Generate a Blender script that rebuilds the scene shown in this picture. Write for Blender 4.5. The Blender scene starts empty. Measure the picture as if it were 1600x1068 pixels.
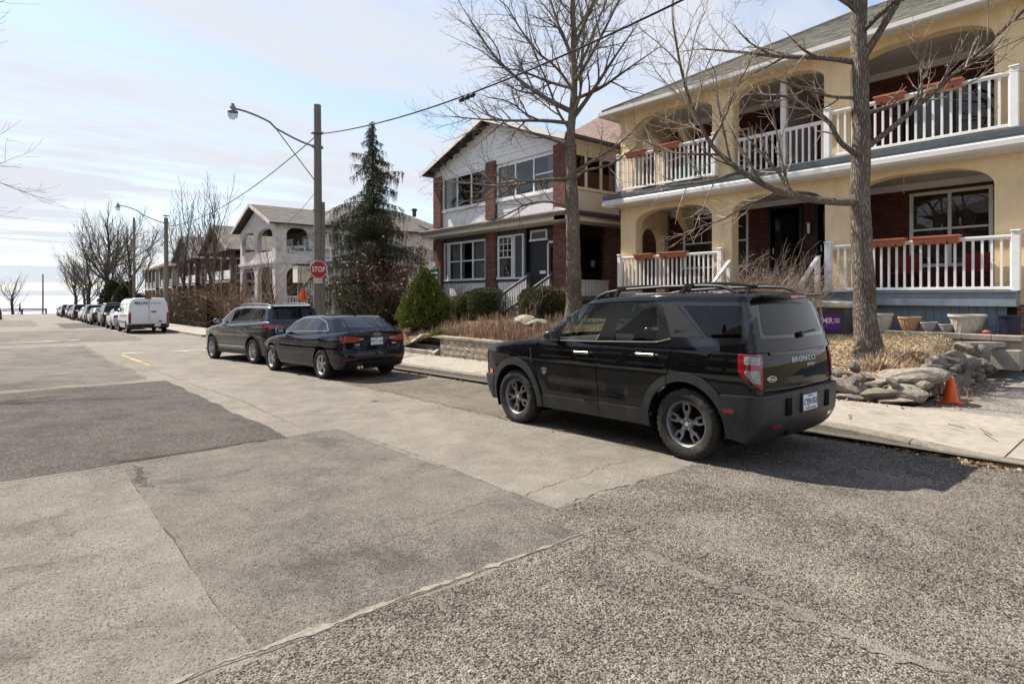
import bpy, bmesh, math, random
import numpy as np
from mathutils import Vector, Matrix
from mathutils.geometry import delaunay_2d_cdt
from mathutils.noise import noise as pnoise

random.seed(7)
rng = np.random.default_rng(11)
scene = bpy.context.scene
COL = scene.collection
R = math.radians

# ------------------------------------------------------------------ camera
cam_d = bpy.data.cameras.new('camera')
cam = bpy.data.objects.new('camera', cam_d)
COL.objects.link(cam)
cam.location = (0, 0, 1.62)
cam.rotation_euler = (R(90), 0, R(-40.0))
cam_d.sensor_width = 36.0
cam_d.lens = 935.0 * 36.0 / 1600.0
cam_d.shift_y = -(534.0 - 462.0) / 1600.0
cam_d.clip_start = 0.05
cam_d.clip_end = 60000
scene.camera = cam

# ------------------------------------------------------------------ sun and sky
SUN_DIR = Vector((-0.28, 1.0, 1.25)).normalized()      # towards the sun
sun_d = bpy.data.lights.new('sun', 'SUN')
sun_d.energy = 5.0
sun_d.angle = R(0.55)
sun_d.color = (1.0, 0.925, 0.815)
sun = bpy.data.objects.new('sun', sun_d)
COL.objects.link(sun)
sun.location = (0, 30, 40)
sun.rotation_euler = SUN_DIR.to_track_quat('Z', 'Y').to_euler()

world = bpy.data.worlds.new('World')
scene.world = world
world.use_nodes = True
wn, wl = world.node_tree.nodes, world.node_tree.links
wn.clear()
w_out = wn.new('ShaderNodeOutputWorld')
w_bg = wn.new('ShaderNodeBackground')
w_bg.inputs['Strength'].default_value = 0.12
w_sky = wn.new('ShaderNodeTexSky')
w_sky.sky_type = 'NISHITA'
w_sky.sun_disc = False
w_sky.sun_elevation = math.asin(SUN_DIR.z)
w_sky.sun_rotation = math.atan2(SUN_DIR.x, SUN_DIR.y)
w_sky.air_density = 1.0
w_sky.dust_density = 0.5
w_sky.ozone_density = 1.2

def wnode(t, **kw):
    n = wn.new(t)
    for k, v in kw.items():
        setattr(n, k, v)
    return n

def wmath(op, a, b=None, c=None, clamp=False):
    n = wn.new('ShaderNodeMath'); n.operation = op; n.use_clamp = clamp
    for i, v in enumerate((a, b, c)):
        if v is None: continue
        if isinstance(v, (int, float)): n.inputs[i].default_value = v
        else: wl.new(v, n.inputs[i])
    return n.outputs[0]
w_tc = wn.new('ShaderNodeTexCoord')
w_sep = wn.new('ShaderNodeSeparateXYZ')
wl.new(w_tc.outputs['Generated'], w_sep.inputs[0])
dz = wmath('MAXIMUM', w_sep.outputs[2], 0.0)
den = wmath('ADD', dz, 0.12)
cxn = wmath('DIVIDE', w_sep.outputs[0], den)
cyn = wmath('DIVIDE', w_sep.outputs[1], den)
w_comb = wn.new('ShaderNodeCombineXYZ')
wl.new(cxn, w_comb.inputs[0]); wl.new(cyn, w_comb.inputs[1])
w_map = wn.new('ShaderNodeMapping')
w_map.inputs['Rotation'].default_value = (0, 0, R(28))
w_map.inputs['Scale'].default_value = (0.55, 1.7, 1)
w_map.inputs['Location'].default_value = (0.35, 0.9, 0)
wl.new(w_comb.outputs[0], w_map.inputs[0])
def wnoise(scale, detail, rough, dist=0.0, vec=None):
    n = wn.new('ShaderNodeTexNoise')
    n.inputs['Scale'].default_value = scale; n.inputs['Detail'].default_value = detail
    n.inputs['Roughness'].default_value = rough; n.inputs['Distortion'].default_value = dist
    wl.new(vec or w_map.outputs[0], n.inputs['Vector'])
    return n.outputs[0]
n1 = wnoise(0.55, 7, 0.55, 0.35)
n2 = wnoise(2.1, 8, 0.6, 0.5)
cl = wmath('ADD', wmath('MULTIPLY', n1, 0.78), wmath('MULTIPLY', n2, 0.26))
mr = wn.new('ShaderNodeMapRange'); mr.interpolation_type = 'SMOOTHSTEP'
mr.inputs[1].default_value = 0.43; mr.inputs[2].default_value = 0.60
mr.inputs[3].default_value = 0.18; mr.inputs[4].default_value = 0.92
wl.new(cl, mr.inputs[0])
# spring haze, thicker towards the horizon all round
hz = wmath('POWER', wmath('SUBTRACT', 1.0, dz, clamp=True), 5.0)
veil = wmath('ADD', mr.outputs[0], wmath('MULTIPLY', hz, 0.45), clamp=True)
# a thin aircraft trail high in the cirrus (a straight line in the cloud layer)
tx = wmath('DIVIDE', w_sep.outputs[0], wmath('MAXIMUM', dz, 0.02))
ty = wmath('DIVIDE', w_sep.outputs[1], wmath('MAXIMUM', dz, 0.02))
TA, TB = (0.286, 5.95), (2.263, 4.947)
tl = math.hypot(TB[0] - TA[0], TB[1] - TA[1])
tn = (-(TB[1] - TA[1]) / tl, (TB[0] - TA[0]) / tl)
off = wmath('ADD', wmath('ADD', wmath('MULTIPLY', tx, tn[0]), wmath('MULTIPLY', ty, tn[1])), -(TA[0] * tn[0] + TA[1] * tn[1]))
tr = wn.new('ShaderNodeMapRange'); tr.interpolation_type = 'SMOOTHSTEP'
tr.inputs[1].default_value = 0.085; tr.inputs[2].default_value = 0.0
tr.inputs[3].default_value = 0.0; tr.inputs[4].default_value = 0.62
wl.new(wmath('ABSOLUTE', off), tr.inputs[0])
trail = wmath('MULTIPLY', tr.outputs[0], wmath('GREATER_THAN', w_sep.outputs[2], 0.03))
mask = wmath('MAXIMUM', veil, trail, clamp=True)
w_mix = wn.new('ShaderNodeMix'); w_mix.data_type = 'RGBA'
wl.new(mask, w_mix.inputs['Factor'])
wl.new(w_sky.outputs[0], w_mix.inputs['A'])
w_mix.inputs['B'].default_value = (3.85, 4.02, 4.35, 1)
wl.new(w_mix.outputs['Result'], w_bg.inputs['Color'])
wl.new(w_bg.outputs[0], w_out.inputs[0])

vs = scene.view_settings
vs.view_transform = 'Standard'; vs.look = 'None'
vs.exposure = 0.80; vs.gamma = 1.0; vs.use_curve_mapping = False
scene.render.engine = 'CYCLES'
scene.cycles.use_denoising = True
scene.cycles.max_bounces = 8
scene.cycles.transparent_max_bounces = 16

# ------------------------------------------------------------------ materials
MATS = {}
def nodes_of(m):
    m.use_nodes = True
    nt = m.node_tree
    b = next(n for n in nt.nodes if n.type == 'BSDF_PRINCIPLED')
    return nt, b

def lnk(nt, a, b): nt.links.new(a, b)

def mat(name, col, rough=0.6, metal=0.0, var=0.12, scale=6.0, bump=0.0, bscale=40.0, spec=0.5, coat=0.0,
        coord='Object', dirt=None, dscale=1.5, damt=0.4, stretch=None):
    """plain surface: base colour varied by noise, optional fine relief and larger stains of another colour"""
    if name in MATS: return MATS[name]
    m = bpy.data.materials.new(name); MATS[name] = m
    nt, b = nodes_of(m)
    b.inputs['Roughness'].default_value = rough; b.inputs['Metallic'].default_value = metal
    b.inputs['Specular IOR Level'].default_value = spec
    b.inputs['Coat Weight'].default_value = coat; b.inputs['Coat Roughness'].default_value = 0.03
    tc = nt.nodes.new('ShaderNodeTexCoord')
    vec = tc.outputs[coord]
    if stretch:
        mp = nt.nodes.new('ShaderNodeMapping'); mp.inputs['Scale'].default_value = stretch
        lnk(nt, vec, mp.inputs[0]); vec = mp.outputs[0]
    c = (*col, 1)
    last = None
    if var > 0:
        n = nt.nodes.new('ShaderNodeTexNoise'); n.inputs['Scale'].default_value = scale; n.inputs['Detail'].default_value = 5
        n.inputs['Roughness'].default_value = 0.6
        lnk(nt, vec, n.inputs['Vector'])
        r = nt.nodes.new('ShaderNodeValToRGB')
        r.color_ramp.elements[0].position = 0.3; r.color_ramp.elements[1].position = 0.7
        r.color_ramp.elements[0].color = (*[x * (1 - var) for x in col], 1)
        r.color_ramp.elements[1].color = (*[min(1, x * (1 + var)) for x in col], 1)
        lnk(nt, n.outputs[0], r.inputs[0]); last = r.outputs[0]
    else:
        b.inputs['Base Color'].default_value = c
    if dirt:
        n = nt.nodes.new('ShaderNodeTexNoise'); n.inputs['Scale'].default_value = dscale; n.inputs['Detail'].default_value = 7
        n.inputs['Roughness'].default_value = 0.68
        lnk(nt, vec, n.inputs['Vector'])
        mr_ = nt.nodes.new('ShaderNodeMapRange'); mr_.inputs[1].default_value = 0.5; mr_.inputs[2].default_value = 0.72
        mr_.inputs[4].default_value = damt
        lnk(nt, n.outputs[0], mr_.inputs[0])
        mx = nt.nodes.new('ShaderNodeMix'); mx.data_type = 'RGBA'
        lnk(nt, mr_.outputs[0], mx.inputs['Factor'])
        if last: lnk(nt, last, mx.inputs['A'])
        else: mx.inputs['A'].default_value = c
        mx.inputs['B'].default_value = (*dirt, 1); last = mx.outputs['Result']
    if last: lnk(nt, last, b.inputs['Base Color'])
    if bump:
        n = nt.nodes.new('ShaderNodeTexNoise'); n.inputs['Scale'].default_value = bscale; n.inputs['Detail'].default_value = 4
        lnk(nt, vec, n.inputs['Vector'])
        bp = nt.nodes.new('ShaderNodeBump'); bp.inputs['Strength'].default_value = bump; bp.inputs['Distance'].default_value = 0.02
        lnk(nt, n.outputs[0], bp.inputs['Height']); lnk(nt, bp.outputs[0], b.inputs['Normal'])
    return m

def glass(name, tint=(0.8, 0.85, 0.83), ior=1.5, rough=0.0, refl=(1, 1, 1)):
    if name in MATS: return MATS[name]
    m = bpy.data.materials.new(name); MATS[name] = m
    m.use_nodes = True; nt = m.node_tree; nt.nodes.clear()
    o = nt.nodes.new('ShaderNodeOutputMaterial'); mx = nt.nodes.new('ShaderNodeMixShader')
    fr = nt.nodes.new('ShaderNodeFresnel'); fr.inputs[0].default_value = ior
    ge = nt.nodes.new('ShaderNodeNewGeometry'); io = nt.nodes.new('ShaderNodeMix'); io.data_type = 'FLOAT'      # same mirror strength from both sides of a thin pane
    io.inputs['A'].default_value = ior; io.inputs['B'].default_value = 1.0 / ior
    lnk(nt, ge.outputs['Backfacing'], io.inputs['Factor']); lnk(nt, io.outputs['Result'], fr.inputs[0])
    t = nt.nodes.new('ShaderNodeBsdfTransparent'); t.inputs[0].default_value = (*tint, 1)
    g = nt.nodes.new('ShaderNodeBsdfGlossy'); g.inputs['Roughness'].default_value = rough; g.inputs['Color'].default_value = (*refl, 1)
    # slight waviness, as old panes have
    lnk(nt, fr.outputs[0], mx.inputs[0]); lnk(nt, t.outputs[0], mx.inputs[1]); lnk(nt, g.outputs[0], mx.inputs[2])
    lnk(nt, mx.outputs[0], o.inputs[0])
    return m

# ------------------------------------------------------------------ mesh helpers
def ss(a, b, x):
    t = np.clip((x - a) / (b - a), 0, 1); return t * t * (3 - 2 * t)

def zg(s):
    """height of the road along the street: it falls gently towards the lake"""
    s = np.asarray(s, float)
    return -0.017 * np.minimum(s, 20) - 0.0105 * np.maximum(s - 20, 0)
def zgf(s): return float(zg(s))

class MB:
    def __init__(self): self.v = []; self.f = []; self.m = []
    def add(self, verts, faces, mi=0):
        o = len(self.v); self.v.extend([tuple(map(float, p)) for p in verts])
        self.f.extend([tuple(o + i for i in f) for f in faces]); self.m.extend([mi] * len(faces)); return self
    def box(self, x0, x1, y0, y1, z0, z1, mi=0):
        v = [(x, y, z) for x in (x0, x1) for y in (y0, y1) for z in (z0, z1)]
        f = [(0, 1, 3, 2), (4, 6, 7, 5), (0, 4, 5, 1), (2, 3, 7, 6), (0, 2, 6, 4), (1, 5, 7, 3)]
        return self.add(v, f, mi)
    def bar(self, a, b, w, h, mi=0, up=(0, 0, 1), taper=1.0):
        """box-section bar from a to b"""
        a, b = Vector(a), Vector(b); d = (b - a).normalized(); u = Vector(up)
        s = d.cross(u)
        if s.length < 1e-4: s = d.cross(Vector((0, 1, 0)))
        s.normalize(); u = s.cross(d).normalized()
        v = []
        for p, k in ((a, 1.0), (b, taper)):
            for sx, sz in ((-1, -1), (1, -1), (1, 1), (-1, 1)):
                v.append(p + s * (sx * w / 2 * k) + u * (sz * h / 2 * k))
        return self.add(v, [(3, 2, 1, 0), (4, 5, 6, 7), (0, 1, 5, 4), (1, 2, 6, 5), (2, 3, 7, 6), (3, 0, 4, 7)], mi)
    def tube(self, pts, rad, n=8, mi=0, cap=True):
        pts = [Vector(p) for p in pts]
        if isinstance(rad, (int, float)): rad = [rad] * len(pts)
        rings = []; ref = None
        for i, p in enumerate(pts):
            d = (pts[min(i + 1, len(pts) - 1)] - pts[max(i - 1, 0)])
            if d.length < 1e-9: d = Vector((0, 0, 1))
            d.normalize()
            if ref is None:
                ref = Vector((1, 0, 0)) if abs(d.x) < 0.8 else Vector((0, 1, 0))
            s = d.cross(ref)
            if s.length < 1e-5: s = d.cross(Vector((0.3, 0.5, 0.8)))
            s.normalize(); t = d.cross(s).normalized(); ref = t.cross(d) * -1 if False else ref
            rings.append([p + (s * math.cos(2 * math.pi * k / n) + t * math.sin(2 * math.pi * k / n)) * rad[i] for k in range(n)])
        v = [q for r in rings for q in r]; f = []
        for i in range(len(pts) - 1):
            for k in range(n):
                k2 = (k + 1) % n
                f.append((i * n + k, i * n + k2, (i + 1) * n + k2, (i + 1) * n + k))
        if cap:
            f.append(tuple(range(n - 1, -1, -1))); f.append(tuple((len(pts) - 1) * n + k for k in range(n)))
        return self.add(v, f, mi)
    def lathe(self, prof, c=(0, 0, 0), n=24, mi=0, axis='z'):
        """prof: list of (radius, height)"""
        v = []
        for r, h in prof:
            for k in range(n):
                a = 2 * math.pi * k / n
                if axis == 'z': v.append((c[0] + r * math.cos(a), c[1] + r * math.sin(a), c[2] + h))
                elif axis == 'x': v.append((c[0] + h, c[1] + r * math.cos(a), c[2] + r * math.sin(a)))
                else: v.append((c[0] + r * math.sin(a), c[1] + h, c[2] + r * math.cos(a)))
        f = []
        for i in range(len(prof) - 1):
            for k in range(n):
                k2 = (k + 1) % n
                f.append((i * n + k, i * n + k2, (i + 1) * n + k2, (i + 1) * n + k))
        return self.add(v, f, mi)
    def prism(self, poly, axis, a, b, mi=0):
        """polygon (2D) extruded along axis from a to b; for x: (y,z), y: (x,z), z: (x,y)"""
        n = len(poly)
        def P(p, t):
            return (t, p[0], p[1]) if axis == 'x' else (p[0], t, p[1]) if axis == 'y' else (p[0], p[1], t)
        v = [P(p, a) for p in poly] + [P(p, b) for p in poly]
        f = [tuple(range(n - 1, -1, -1)), tuple(range(n, 2 * n))]
        f += [(i, (i + 1) % n, n + (i + 1) % n, n + i) for i in range(n)]
        return self.add(v, f, mi)

def origin_of(o):
    p = Vector((0, 0, 0))
    while o is not None:
        p += o.location; o = o.parent
    return p

def mesh_obj(name, verts, faces, mats, parent=None, smooth=False, fm=None, normals=None, local=False):
    me = bpy.data.meshes.new(name)
    if parent is not None and not local:
        og = origin_of(parent); ox, oy, oz = og
        verts = [(x - ox, y - oy, z - oz) for x, y, z in verts]
    me.from_pydata([tuple(v) for v in verts], [], [tuple(f) for f in faces])
    if not isinstance(mats, (list, tuple)): mats = [mats]
    for m in mats: me.materials.append(m)
    if fm is not None and len(mats) > 1: me.polygons.foreach_set('material_index', fm)
    if smooth is True: me.polygons.foreach_set('use_smooth', [True] * len(me.polygons))
    if normals is not None:
        me.polygons.foreach_set('use_smooth', [True] * len(me.polygons))
        me.normals_split_custom_set_from_vertices([tuple(n) for n in normals])
    me.update()
    o = bpy.data.objects.new(name, me); COL.objects.link(o)
    o.parent = parent
    return o

def mesh_fast(name, V, F, m, parent=None, smooth=False):
    """large mesh from arrays: F is (n,k) with one k, or a list of such arrays"""
    V = np.asarray(V, np.float32)
    if parent is not None: V = V - np.array(origin_of(parent), np.float32)
    Fs = F if isinstance(F, list) else [F]; Fs = [np.asarray(f, np.int32) for f in Fs if len(f)]
    me = bpy.data.meshes.new(name); me.vertices.add(len(V)); me.vertices.foreach_set('co', V.ravel())
    tot = sum(f.size for f in Fs); np_ = sum(len(f) for f in Fs); me.loops.add(tot); me.polygons.add(np_)
    me.loops.foreach_set('vertex_index', np.concatenate([f.ravel() for f in Fs]))
    ct = np.concatenate([np.full(len(f), f.shape[1], np.int32) for f in Fs]); st = np.concatenate([[0], np.cumsum(ct)[:-1]]).astype(np.int32)
    me.polygons.foreach_set('loop_start', st)
    me.polygons.foreach_set('use_smooth', np.full(np_, bool(smooth)))
    me.materials.append(m); me.update(calc_edges=True); me.validate()
    o = bpy.data.objects.new(name, me); COL.objects.link(o); o.parent = parent
    return o

def build(mb, name, mats, parent=None, smooth=False, local=False, bevel=0.0, recalc=True, auto=None):
    o = mesh_obj(name, mb.v, mb.f, mats, parent, smooth, mb.m, local=local)
    if bevel or recalc:
        bm = bmesh.new(); bm.from_mesh(o.data)
        if recalc: bmesh.ops.recalc_face_normals(bm, faces=bm.faces)
        if bevel:
            ed = [e for e in bm.edges if len(e.link_faces) == 2 and e.calc_face_angle(0) > 0.5]
            bmesh.ops.bevel(bm, geom=ed, offset=bevel, segments=1, affect='EDGES', profile=0.5, clamp_overlap=True)
        bm.to_mesh(o.data); bm.free()
    if auto is not None:
        o.data.polygons.foreach_set('use_smooth', [True] * len(o.data.polygons))
        o.data.set_sharp_from_angle(angle=R(auto))
    return o

def bxo(a, *r, **k):
    mb = MB(); mb.box(*a); return build(mb, *r, **k)
def bro(a, *r, **k):
    mb = MB(); mb.bar(*a); return build(mb, *r, **k)
def pro(a, *r, **k):
    mb = MB(); mb.prism(*a); return build(mb, *r, **k)

def tag(o, label, cat=None, group=None, kind=None):
    if label: o['label'] = label
    if cat: o['category'] = cat
    if group: o['group'] = group
    if kind: o['kind'] = kind
    return o

def thing(name, loc, label, cat, group=None, rotz=0.0):
    o = bpy.data.objects.new(name, None); COL.objects.link(o)
    o.empty_display_size = 0.2
    o.location = loc; o.rotation_euler = (0, 0, rotz)
    return tag(o, label, cat, group)

def share(src, name, parent, loc, rot=(0, 0, 0), scale=(1, 1, 1)):
    """another object with the same mesh data"""
    o = bpy.data.objects.new(name, src.data if hasattr(src, 'data') else src); COL.objects.link(o)
    o.parent = parent; o.location = loc; o.rotation_euler = rot; o.scale = scale
    return o

def copy_tree(o, parent=None):
    c = o.copy(); COL.objects.link(c); c.parent = parent
    for ch in list(o.children): copy_tree(ch, c)
    return c

def text_mesh(s, size, depth=0.002, align='CENTER', space=1.0, bold=0.0):
    cu = bpy.data.curves.new('lettering', 'FONT'); cu.body = s; cu.size = size; cu.extrude = depth
    cu.align_x = align; cu.align_y = 'CENTER'; cu.space_character = space; cu.offset = bold
    cu.resolution_u = 3
    ob = bpy.data.objects.new('lettering', cu); COL.objects.link(ob)
    dg = bpy.context.evaluated_depsgraph_get()
    me = bpy.data.meshes.new_from_object(ob.evaluated_get(dg))
    bpy.data.objects.remove(ob); bpy.data.curves.remove(cu)
    me.materials.clear()
    return me

def text_obj(name, s, size, m, parent, loc, rot, depth=0.002, space=1.0, bold=0.0, scale=(1, 1, 1), align='CENTER'):
    me = text_mesh(s, size, depth, align, space, bold); me.materials.append(m)
    o = bpy.data.objects.new(name, me); COL.objects.link(o)
    o.parent = parent; o.location = loc; o.rotation_euler = rot; o.scale = scale
    return o
# ================================================================== GROUND
def asphalt(name, base, dark, vor=85.0, contrast=0.5, stain=(0.07, 0.065, 0.06), stain_amt=0.35, bump=0.5, sscale=0.55, light=None, pits=0.0, pscale=24, pthr=.42, srange=(.47, .72)):
    if name in MATS: return MATS[name]
    m = bpy.data.materials.new(name); MATS[name] = m
    nt, b = nodes_of(m)
    N = nt.nodes.new
    b.inputs['Roughness'].default_value = 0.88; b.inputs['Specular IOR Level'].default_value = 0.25
    tc = N('ShaderNodeTexCoord'); vec = tc.outputs['Object']
    v = N('ShaderNodeTexVoronoi'); v.inputs['Scale'].default_value = vor; v.inputs['Randomness'].default_value = 1.0
    lnk(nt, vec, v.inputs['Vector'])
    sep = N('ShaderNodeSeparateColor'); lnk(nt, v.outputs['Color'], sep.inputs[0])
    r = N('ShaderNodeValToRGB'); lnk(nt, sep.outputs[0], r.inputs[0])
    e = r.color_ramp.elements
    e[0].position = 0.0; e[0].color = (*dark, 1)
    e[1].position = 1.0; e[1].color = (*(light or [min(1, x * 1.35) for x in base]), 1)
    k = r.color_ramp.elements.new(0.25 + 0.2 * contrast); k.color = (*base, 1)
    # binder between the stones
    dist = N('ShaderNodeMapRange'); dist.inputs[1].default_value = 0.25; dist.inputs[2].default_value = 0.75
    dist.inputs[4].default_value = contrast
    lnk(nt, v.outputs['Distance'], dist.inputs[0])
    n2 = N('ShaderNodeTexNoise'); n2.inputs['Scale'].default_value = vor * 0.22; n2.inputs['Detail'].default_value = 5
    lnk(nt, vec, n2.inputs['Vector'])
    mm = N('ShaderNodeMath'); mm.operation = 'MULTIPLY'; lnk(nt, dist.outputs[0], mm.inputs[0])
    n2r = N('ShaderNodeMapRange'); n2r.inputs[1].default_value = 0.35; n2r.inputs[2].default_value = 0.68; lnk(nt, n2.outputs[0], n2r.inputs[0])
    lnk(nt, n2r.outputs[0], mm.inputs[1])
    mx = N('ShaderNodeMix'); mx.data_type = 'RGBA'; lnk(nt, mm.outputs[0], mx.inputs['Factor'])
    lnk(nt, r.outputs[0], mx.inputs['A']); mx.inputs['B'].default_value = (*dark, 1)
    # broad uneven tone
    n3 = N('ShaderNodeTexNoise'); n3.inputs['Scale'].default_value = sscale; n3.inputs['Detail'].default_value = 13; n3.inputs['Roughness'].default_value = 0.76; n3.inputs['Distortion'].default_value = .5
    lnk(nt, vec, n3.inputs['Vector'])
    s3 = N('ShaderNodeMapRange'); s3.inputs[1].default_value, s3.inputs[2].default_value = srange; s3.inputs[4].default_value = stain_amt
    lnk(nt, n3.outputs[0], s3.inputs[0])
    mx2 = N('ShaderNodeMix'); mx2.data_type = 'RGBA'; lnk(nt, s3.outputs[0], mx2.inputs['Factor'])
    lnk(nt, mx.outputs['Result'], mx2.inputs['A']); mx2.inputs['B'].default_value = (*stain, 1)
    n4 = N('ShaderNodeTexNoise'); n4.inputs['Scale'].default_value = 2.3; n4.inputs['Detail'].default_value = 8; n4.inputs['Roughness'].default_value = 0.7
    lnk(nt, vec, n4.inputs['Vector'])
    s4 = N('ShaderNodeMapRange'); s4.inputs[1].default_value = 0.3; s4.inputs[2].default_value = 0.7; s4.inputs[3].default_value = 0.76; s4.inputs[4].default_value = 1.20
    lnk(nt, n4.outputs[0], s4.inputs[0])
    last = mx2.outputs['Result']
    n5 = N('ShaderNodeTexNoise'); n5.inputs['Scale'].default_value = .42; n5.inputs['Detail'].default_value = 6; n5.inputs['Distortion'].default_value = .8
    mp5 = N('ShaderNodeMapping'); mp5.inputs['Scale'].default_value = (1.5, .7, 1); mp5.inputs['Location'].default_value = (3.1, 7.7, 0); lnk(nt, vec, mp5.inputs[0]); lnk(nt, mp5.outputs[0], n5.inputs['Vector'])
    s5 = N('ShaderNodeMapRange'); s5.inputs[1].default_value = .46; s5.inputs[2].default_value = .68; s5.inputs[4].default_value = .5; lnk(nt, n5.outputs[0], s5.inputs[0])
    mx5 = N('ShaderNodeMix'); mx5.data_type = 'RGBA'; lnk(nt, s5.outputs[0], mx5.inputs['Factor']); lnk(nt, last, mx5.inputs['A']); mx5.inputs['B'].default_value = (*[min(1, x * 1.3) for x in base], 1); last = mx5.outputs['Result']
    if pits:      # lost stones and oil drips: sparse dark flecks, thicker in worn areas
        pv = N('ShaderNodeTexVoronoi'); pv.inputs['Scale'].default_value = pscale; lnk(nt, vec, pv.inputs['Vector'])
        ps = N('ShaderNodeSeparateColor'); lnk(nt, pv.outputs['Color'], ps.inputs[0])
        pr = N('ShaderNodeMath'); pr.operation = 'MULTIPLY'; pr.inputs[1].default_value = pthr; lnk(nt, ps.outputs[0], pr.inputs[0])
        pw = N('ShaderNodeMapRange'); pw.inputs[1].default_value = .36; pw.inputs[2].default_value = .62; pw.inputs[3].default_value = .45; pw.inputs[4].default_value = 1.0; lnk(nt, n3.outputs[0], pw.inputs[0])
        pa = N('ShaderNodeMath'); pa.operation = 'MULTIPLY'; lnk(nt, pr.outputs[0], pa.inputs[0]); lnk(nt, pw.outputs[0], pa.inputs[1])
        pl = N('ShaderNodeMath'); pl.operation = 'LESS_THAN'; lnk(nt, pv.outputs['Distance'], pl.inputs[0]); lnk(nt, pa.outputs[0], pl.inputs[1])
        pf = N('ShaderNodeMath'); pf.operation = 'MULTIPLY'; pf.inputs[1].default_value = pits; lnk(nt, pl.outputs[0], pf.inputs[0])
        mx3 = N('ShaderNodeMix'); mx3.data_type = 'RGBA'; lnk(nt, pf.outputs[0], mx3.inputs['Factor']); lnk(nt, last, mx3.inputs['A']); mx3.inputs['B'].default_value = (*[x * .6 for x in dark], 1); last = mx3.outputs['Result']
    mul = N('ShaderNodeVectorMath'); mul.operation = 'SCALE'; lnk(nt, last, mul.inputs[0]); lnk(nt, s4.outputs[0], mul.inputs['Scale'])
    lnk(nt, mul.outputs[0], b.inputs['Base Color'])
    bp = N('ShaderNodeBump'); bp.inputs['Strength'].default_value = bump; bp.inputs['Distance'].default_value = 0.006
    bh = N('ShaderNodeMath'); bh.operation = 'ADD'; lnk(nt, sep.outputs[1], bh.inputs[0])
    bi = N('ShaderNodeMath'); bi.operation = 'MULTIPLY'; bi.inputs[1].default_value = -1.6; lnk(nt, v.outputs['Distance'], bi.inputs[0])
    lnk(nt, bi.outputs[0], bh.inputs[1])
    lnk(nt, bh.outputs[0], bp.inputs['Height']); lnk(nt, bp.outputs[0], b.inputs['Normal'])
    return m

M_ROAD = asphalt('old_light_asphalt', (0.204, 0.182, 0.154), (0.096, 0.084, 0.069), 140, 0.4, (0.116, 0.102, 0.083), 0.65, 0.5, pits=.85, pscale=40, pthr=.25)
M_ROADL = asphalt('smoother_light_asphalt', (0.188, 0.170, 0.146), (0.075, 0.067, 0.057), 125, 0.5, (0.055, 0.049, 0.042), 0.95, 0.6, 0.8, pits=.95, pscale=44, pthr=.38, srange=(.52, .66))
M_MID = asphalt('worn_grey_asphalt', (0.164, 0.148, 0.127), (0.055, 0.049, 0.042), 120, 0.6, (0.055, 0.049, 0.042), 0.9, 0.7, 0.9, pits=.95, pscale=46, pthr=.42, srange=(.50, .67))
M_DARK = asphalt('dark_patch_asphalt', (0.088, 0.08, 0.07), (0.02, 0.018, 0.016), 95, 0.85, (0.04, 0.036, 0.031), 0.85, 0.9, 0.8, light=(.21, .19, .165), pits=.85, pscale=66, pthr=.55)
M_COARSE = asphalt('coarse_aggregate_asphalt', (0.185, 0.163, 0.135), (0.045, 0.039, 0.033), 100, 0.75, (0.085, 0.075, 0.062), 0.6, 1.0, 0.8, light=(0.37, 0.325, 0.27), pits=.95, pscale=60, pthr=.72)
M_GUTR = asphalt('silty_parking_strip', (0.160, 0.136, 0.106), (0.048, 0.040, 0.030), 110, 0.6, (0.068, 0.052, 0.037), 0.8, 0.6, 1.3, pits=.7, pscale=50, pthr=.32)
M_DRIVE = asphalt('driveway_asphalt', (0.27, 0.242, 0.207), (0.07, 0.062, 0.053), 75, 0.7, (0.11, 0.097, 0.08), 0.4, 0.7)
M_CONC = mat('sidewalk_concrete', (0.32, 0.286, 0.238), 0.85, var=0.14, scale=9, bump=0.25, bscale=160, dirt=(0.175, 0.15, 0.118), dscale=1.9, damt=0.75, spec=0.25)
M_CURB = mat('curb_concrete', (0.22, 0.195, 0.16), 0.88, var=0.25, scale=14, bump=0.5, bscale=90, dirt=(0.12, 0.105, 0.085), dscale=4, damt=0.7, spec=0.2)
M_JOINT = mat('joint_dirt', (0.085, 0.075, 0.06), 0.95, var=0.3, scale=30)
M_SOIL = mat('garden_soil', (0.13, 0.093, 0.06), 0.95, var=0.5, scale=22, bump=1.0, bscale=45, spec=0.1, dirt=(0.30, 0.215, 0.125), dscale=6, damt=0.7)
M_MULCH = mat('wood_chip_mulch', (0.31, 0.238, 0.15), 0.9, var=0.45, scale=60, bump=1.0, bscale=70, spec=0.15, dirt=(0.16, 0.10, 0.055), dscale=3.2, damt=0.8)
M_GRASS = mat('dormant_lawn', (0.15, 0.125, 0.075), 0.95, var=0.4, scale=12, bump=0.8, bscale=80, spec=0.1)
M_CRACK = mat('crack_dirt', (0.12, 0.105, 0.085), 0.95, var=0.4, scale=40, spec=0.1)
M_SEAMLIGHT = mat('dusty_seam', (0.24, 0.212, 0.175), 0.95, var=0.3, scale=25, spec=0.1)
M_LINEW = mat('worn_white_line', (0.52, 0.50, 0.46), 0.8, var=0.2, scale=30, dirt=(0.30, 0.27, 0.23), dscale=9, damt=0.8)
M_LINEY = mat('worn_yellow_line', (0.46, 0.30, 0.06), 0.8, var=0.2, scale=30, dirt=(0.30, 0.26, 0.2), dscale=8, damt=0.9)

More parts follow.
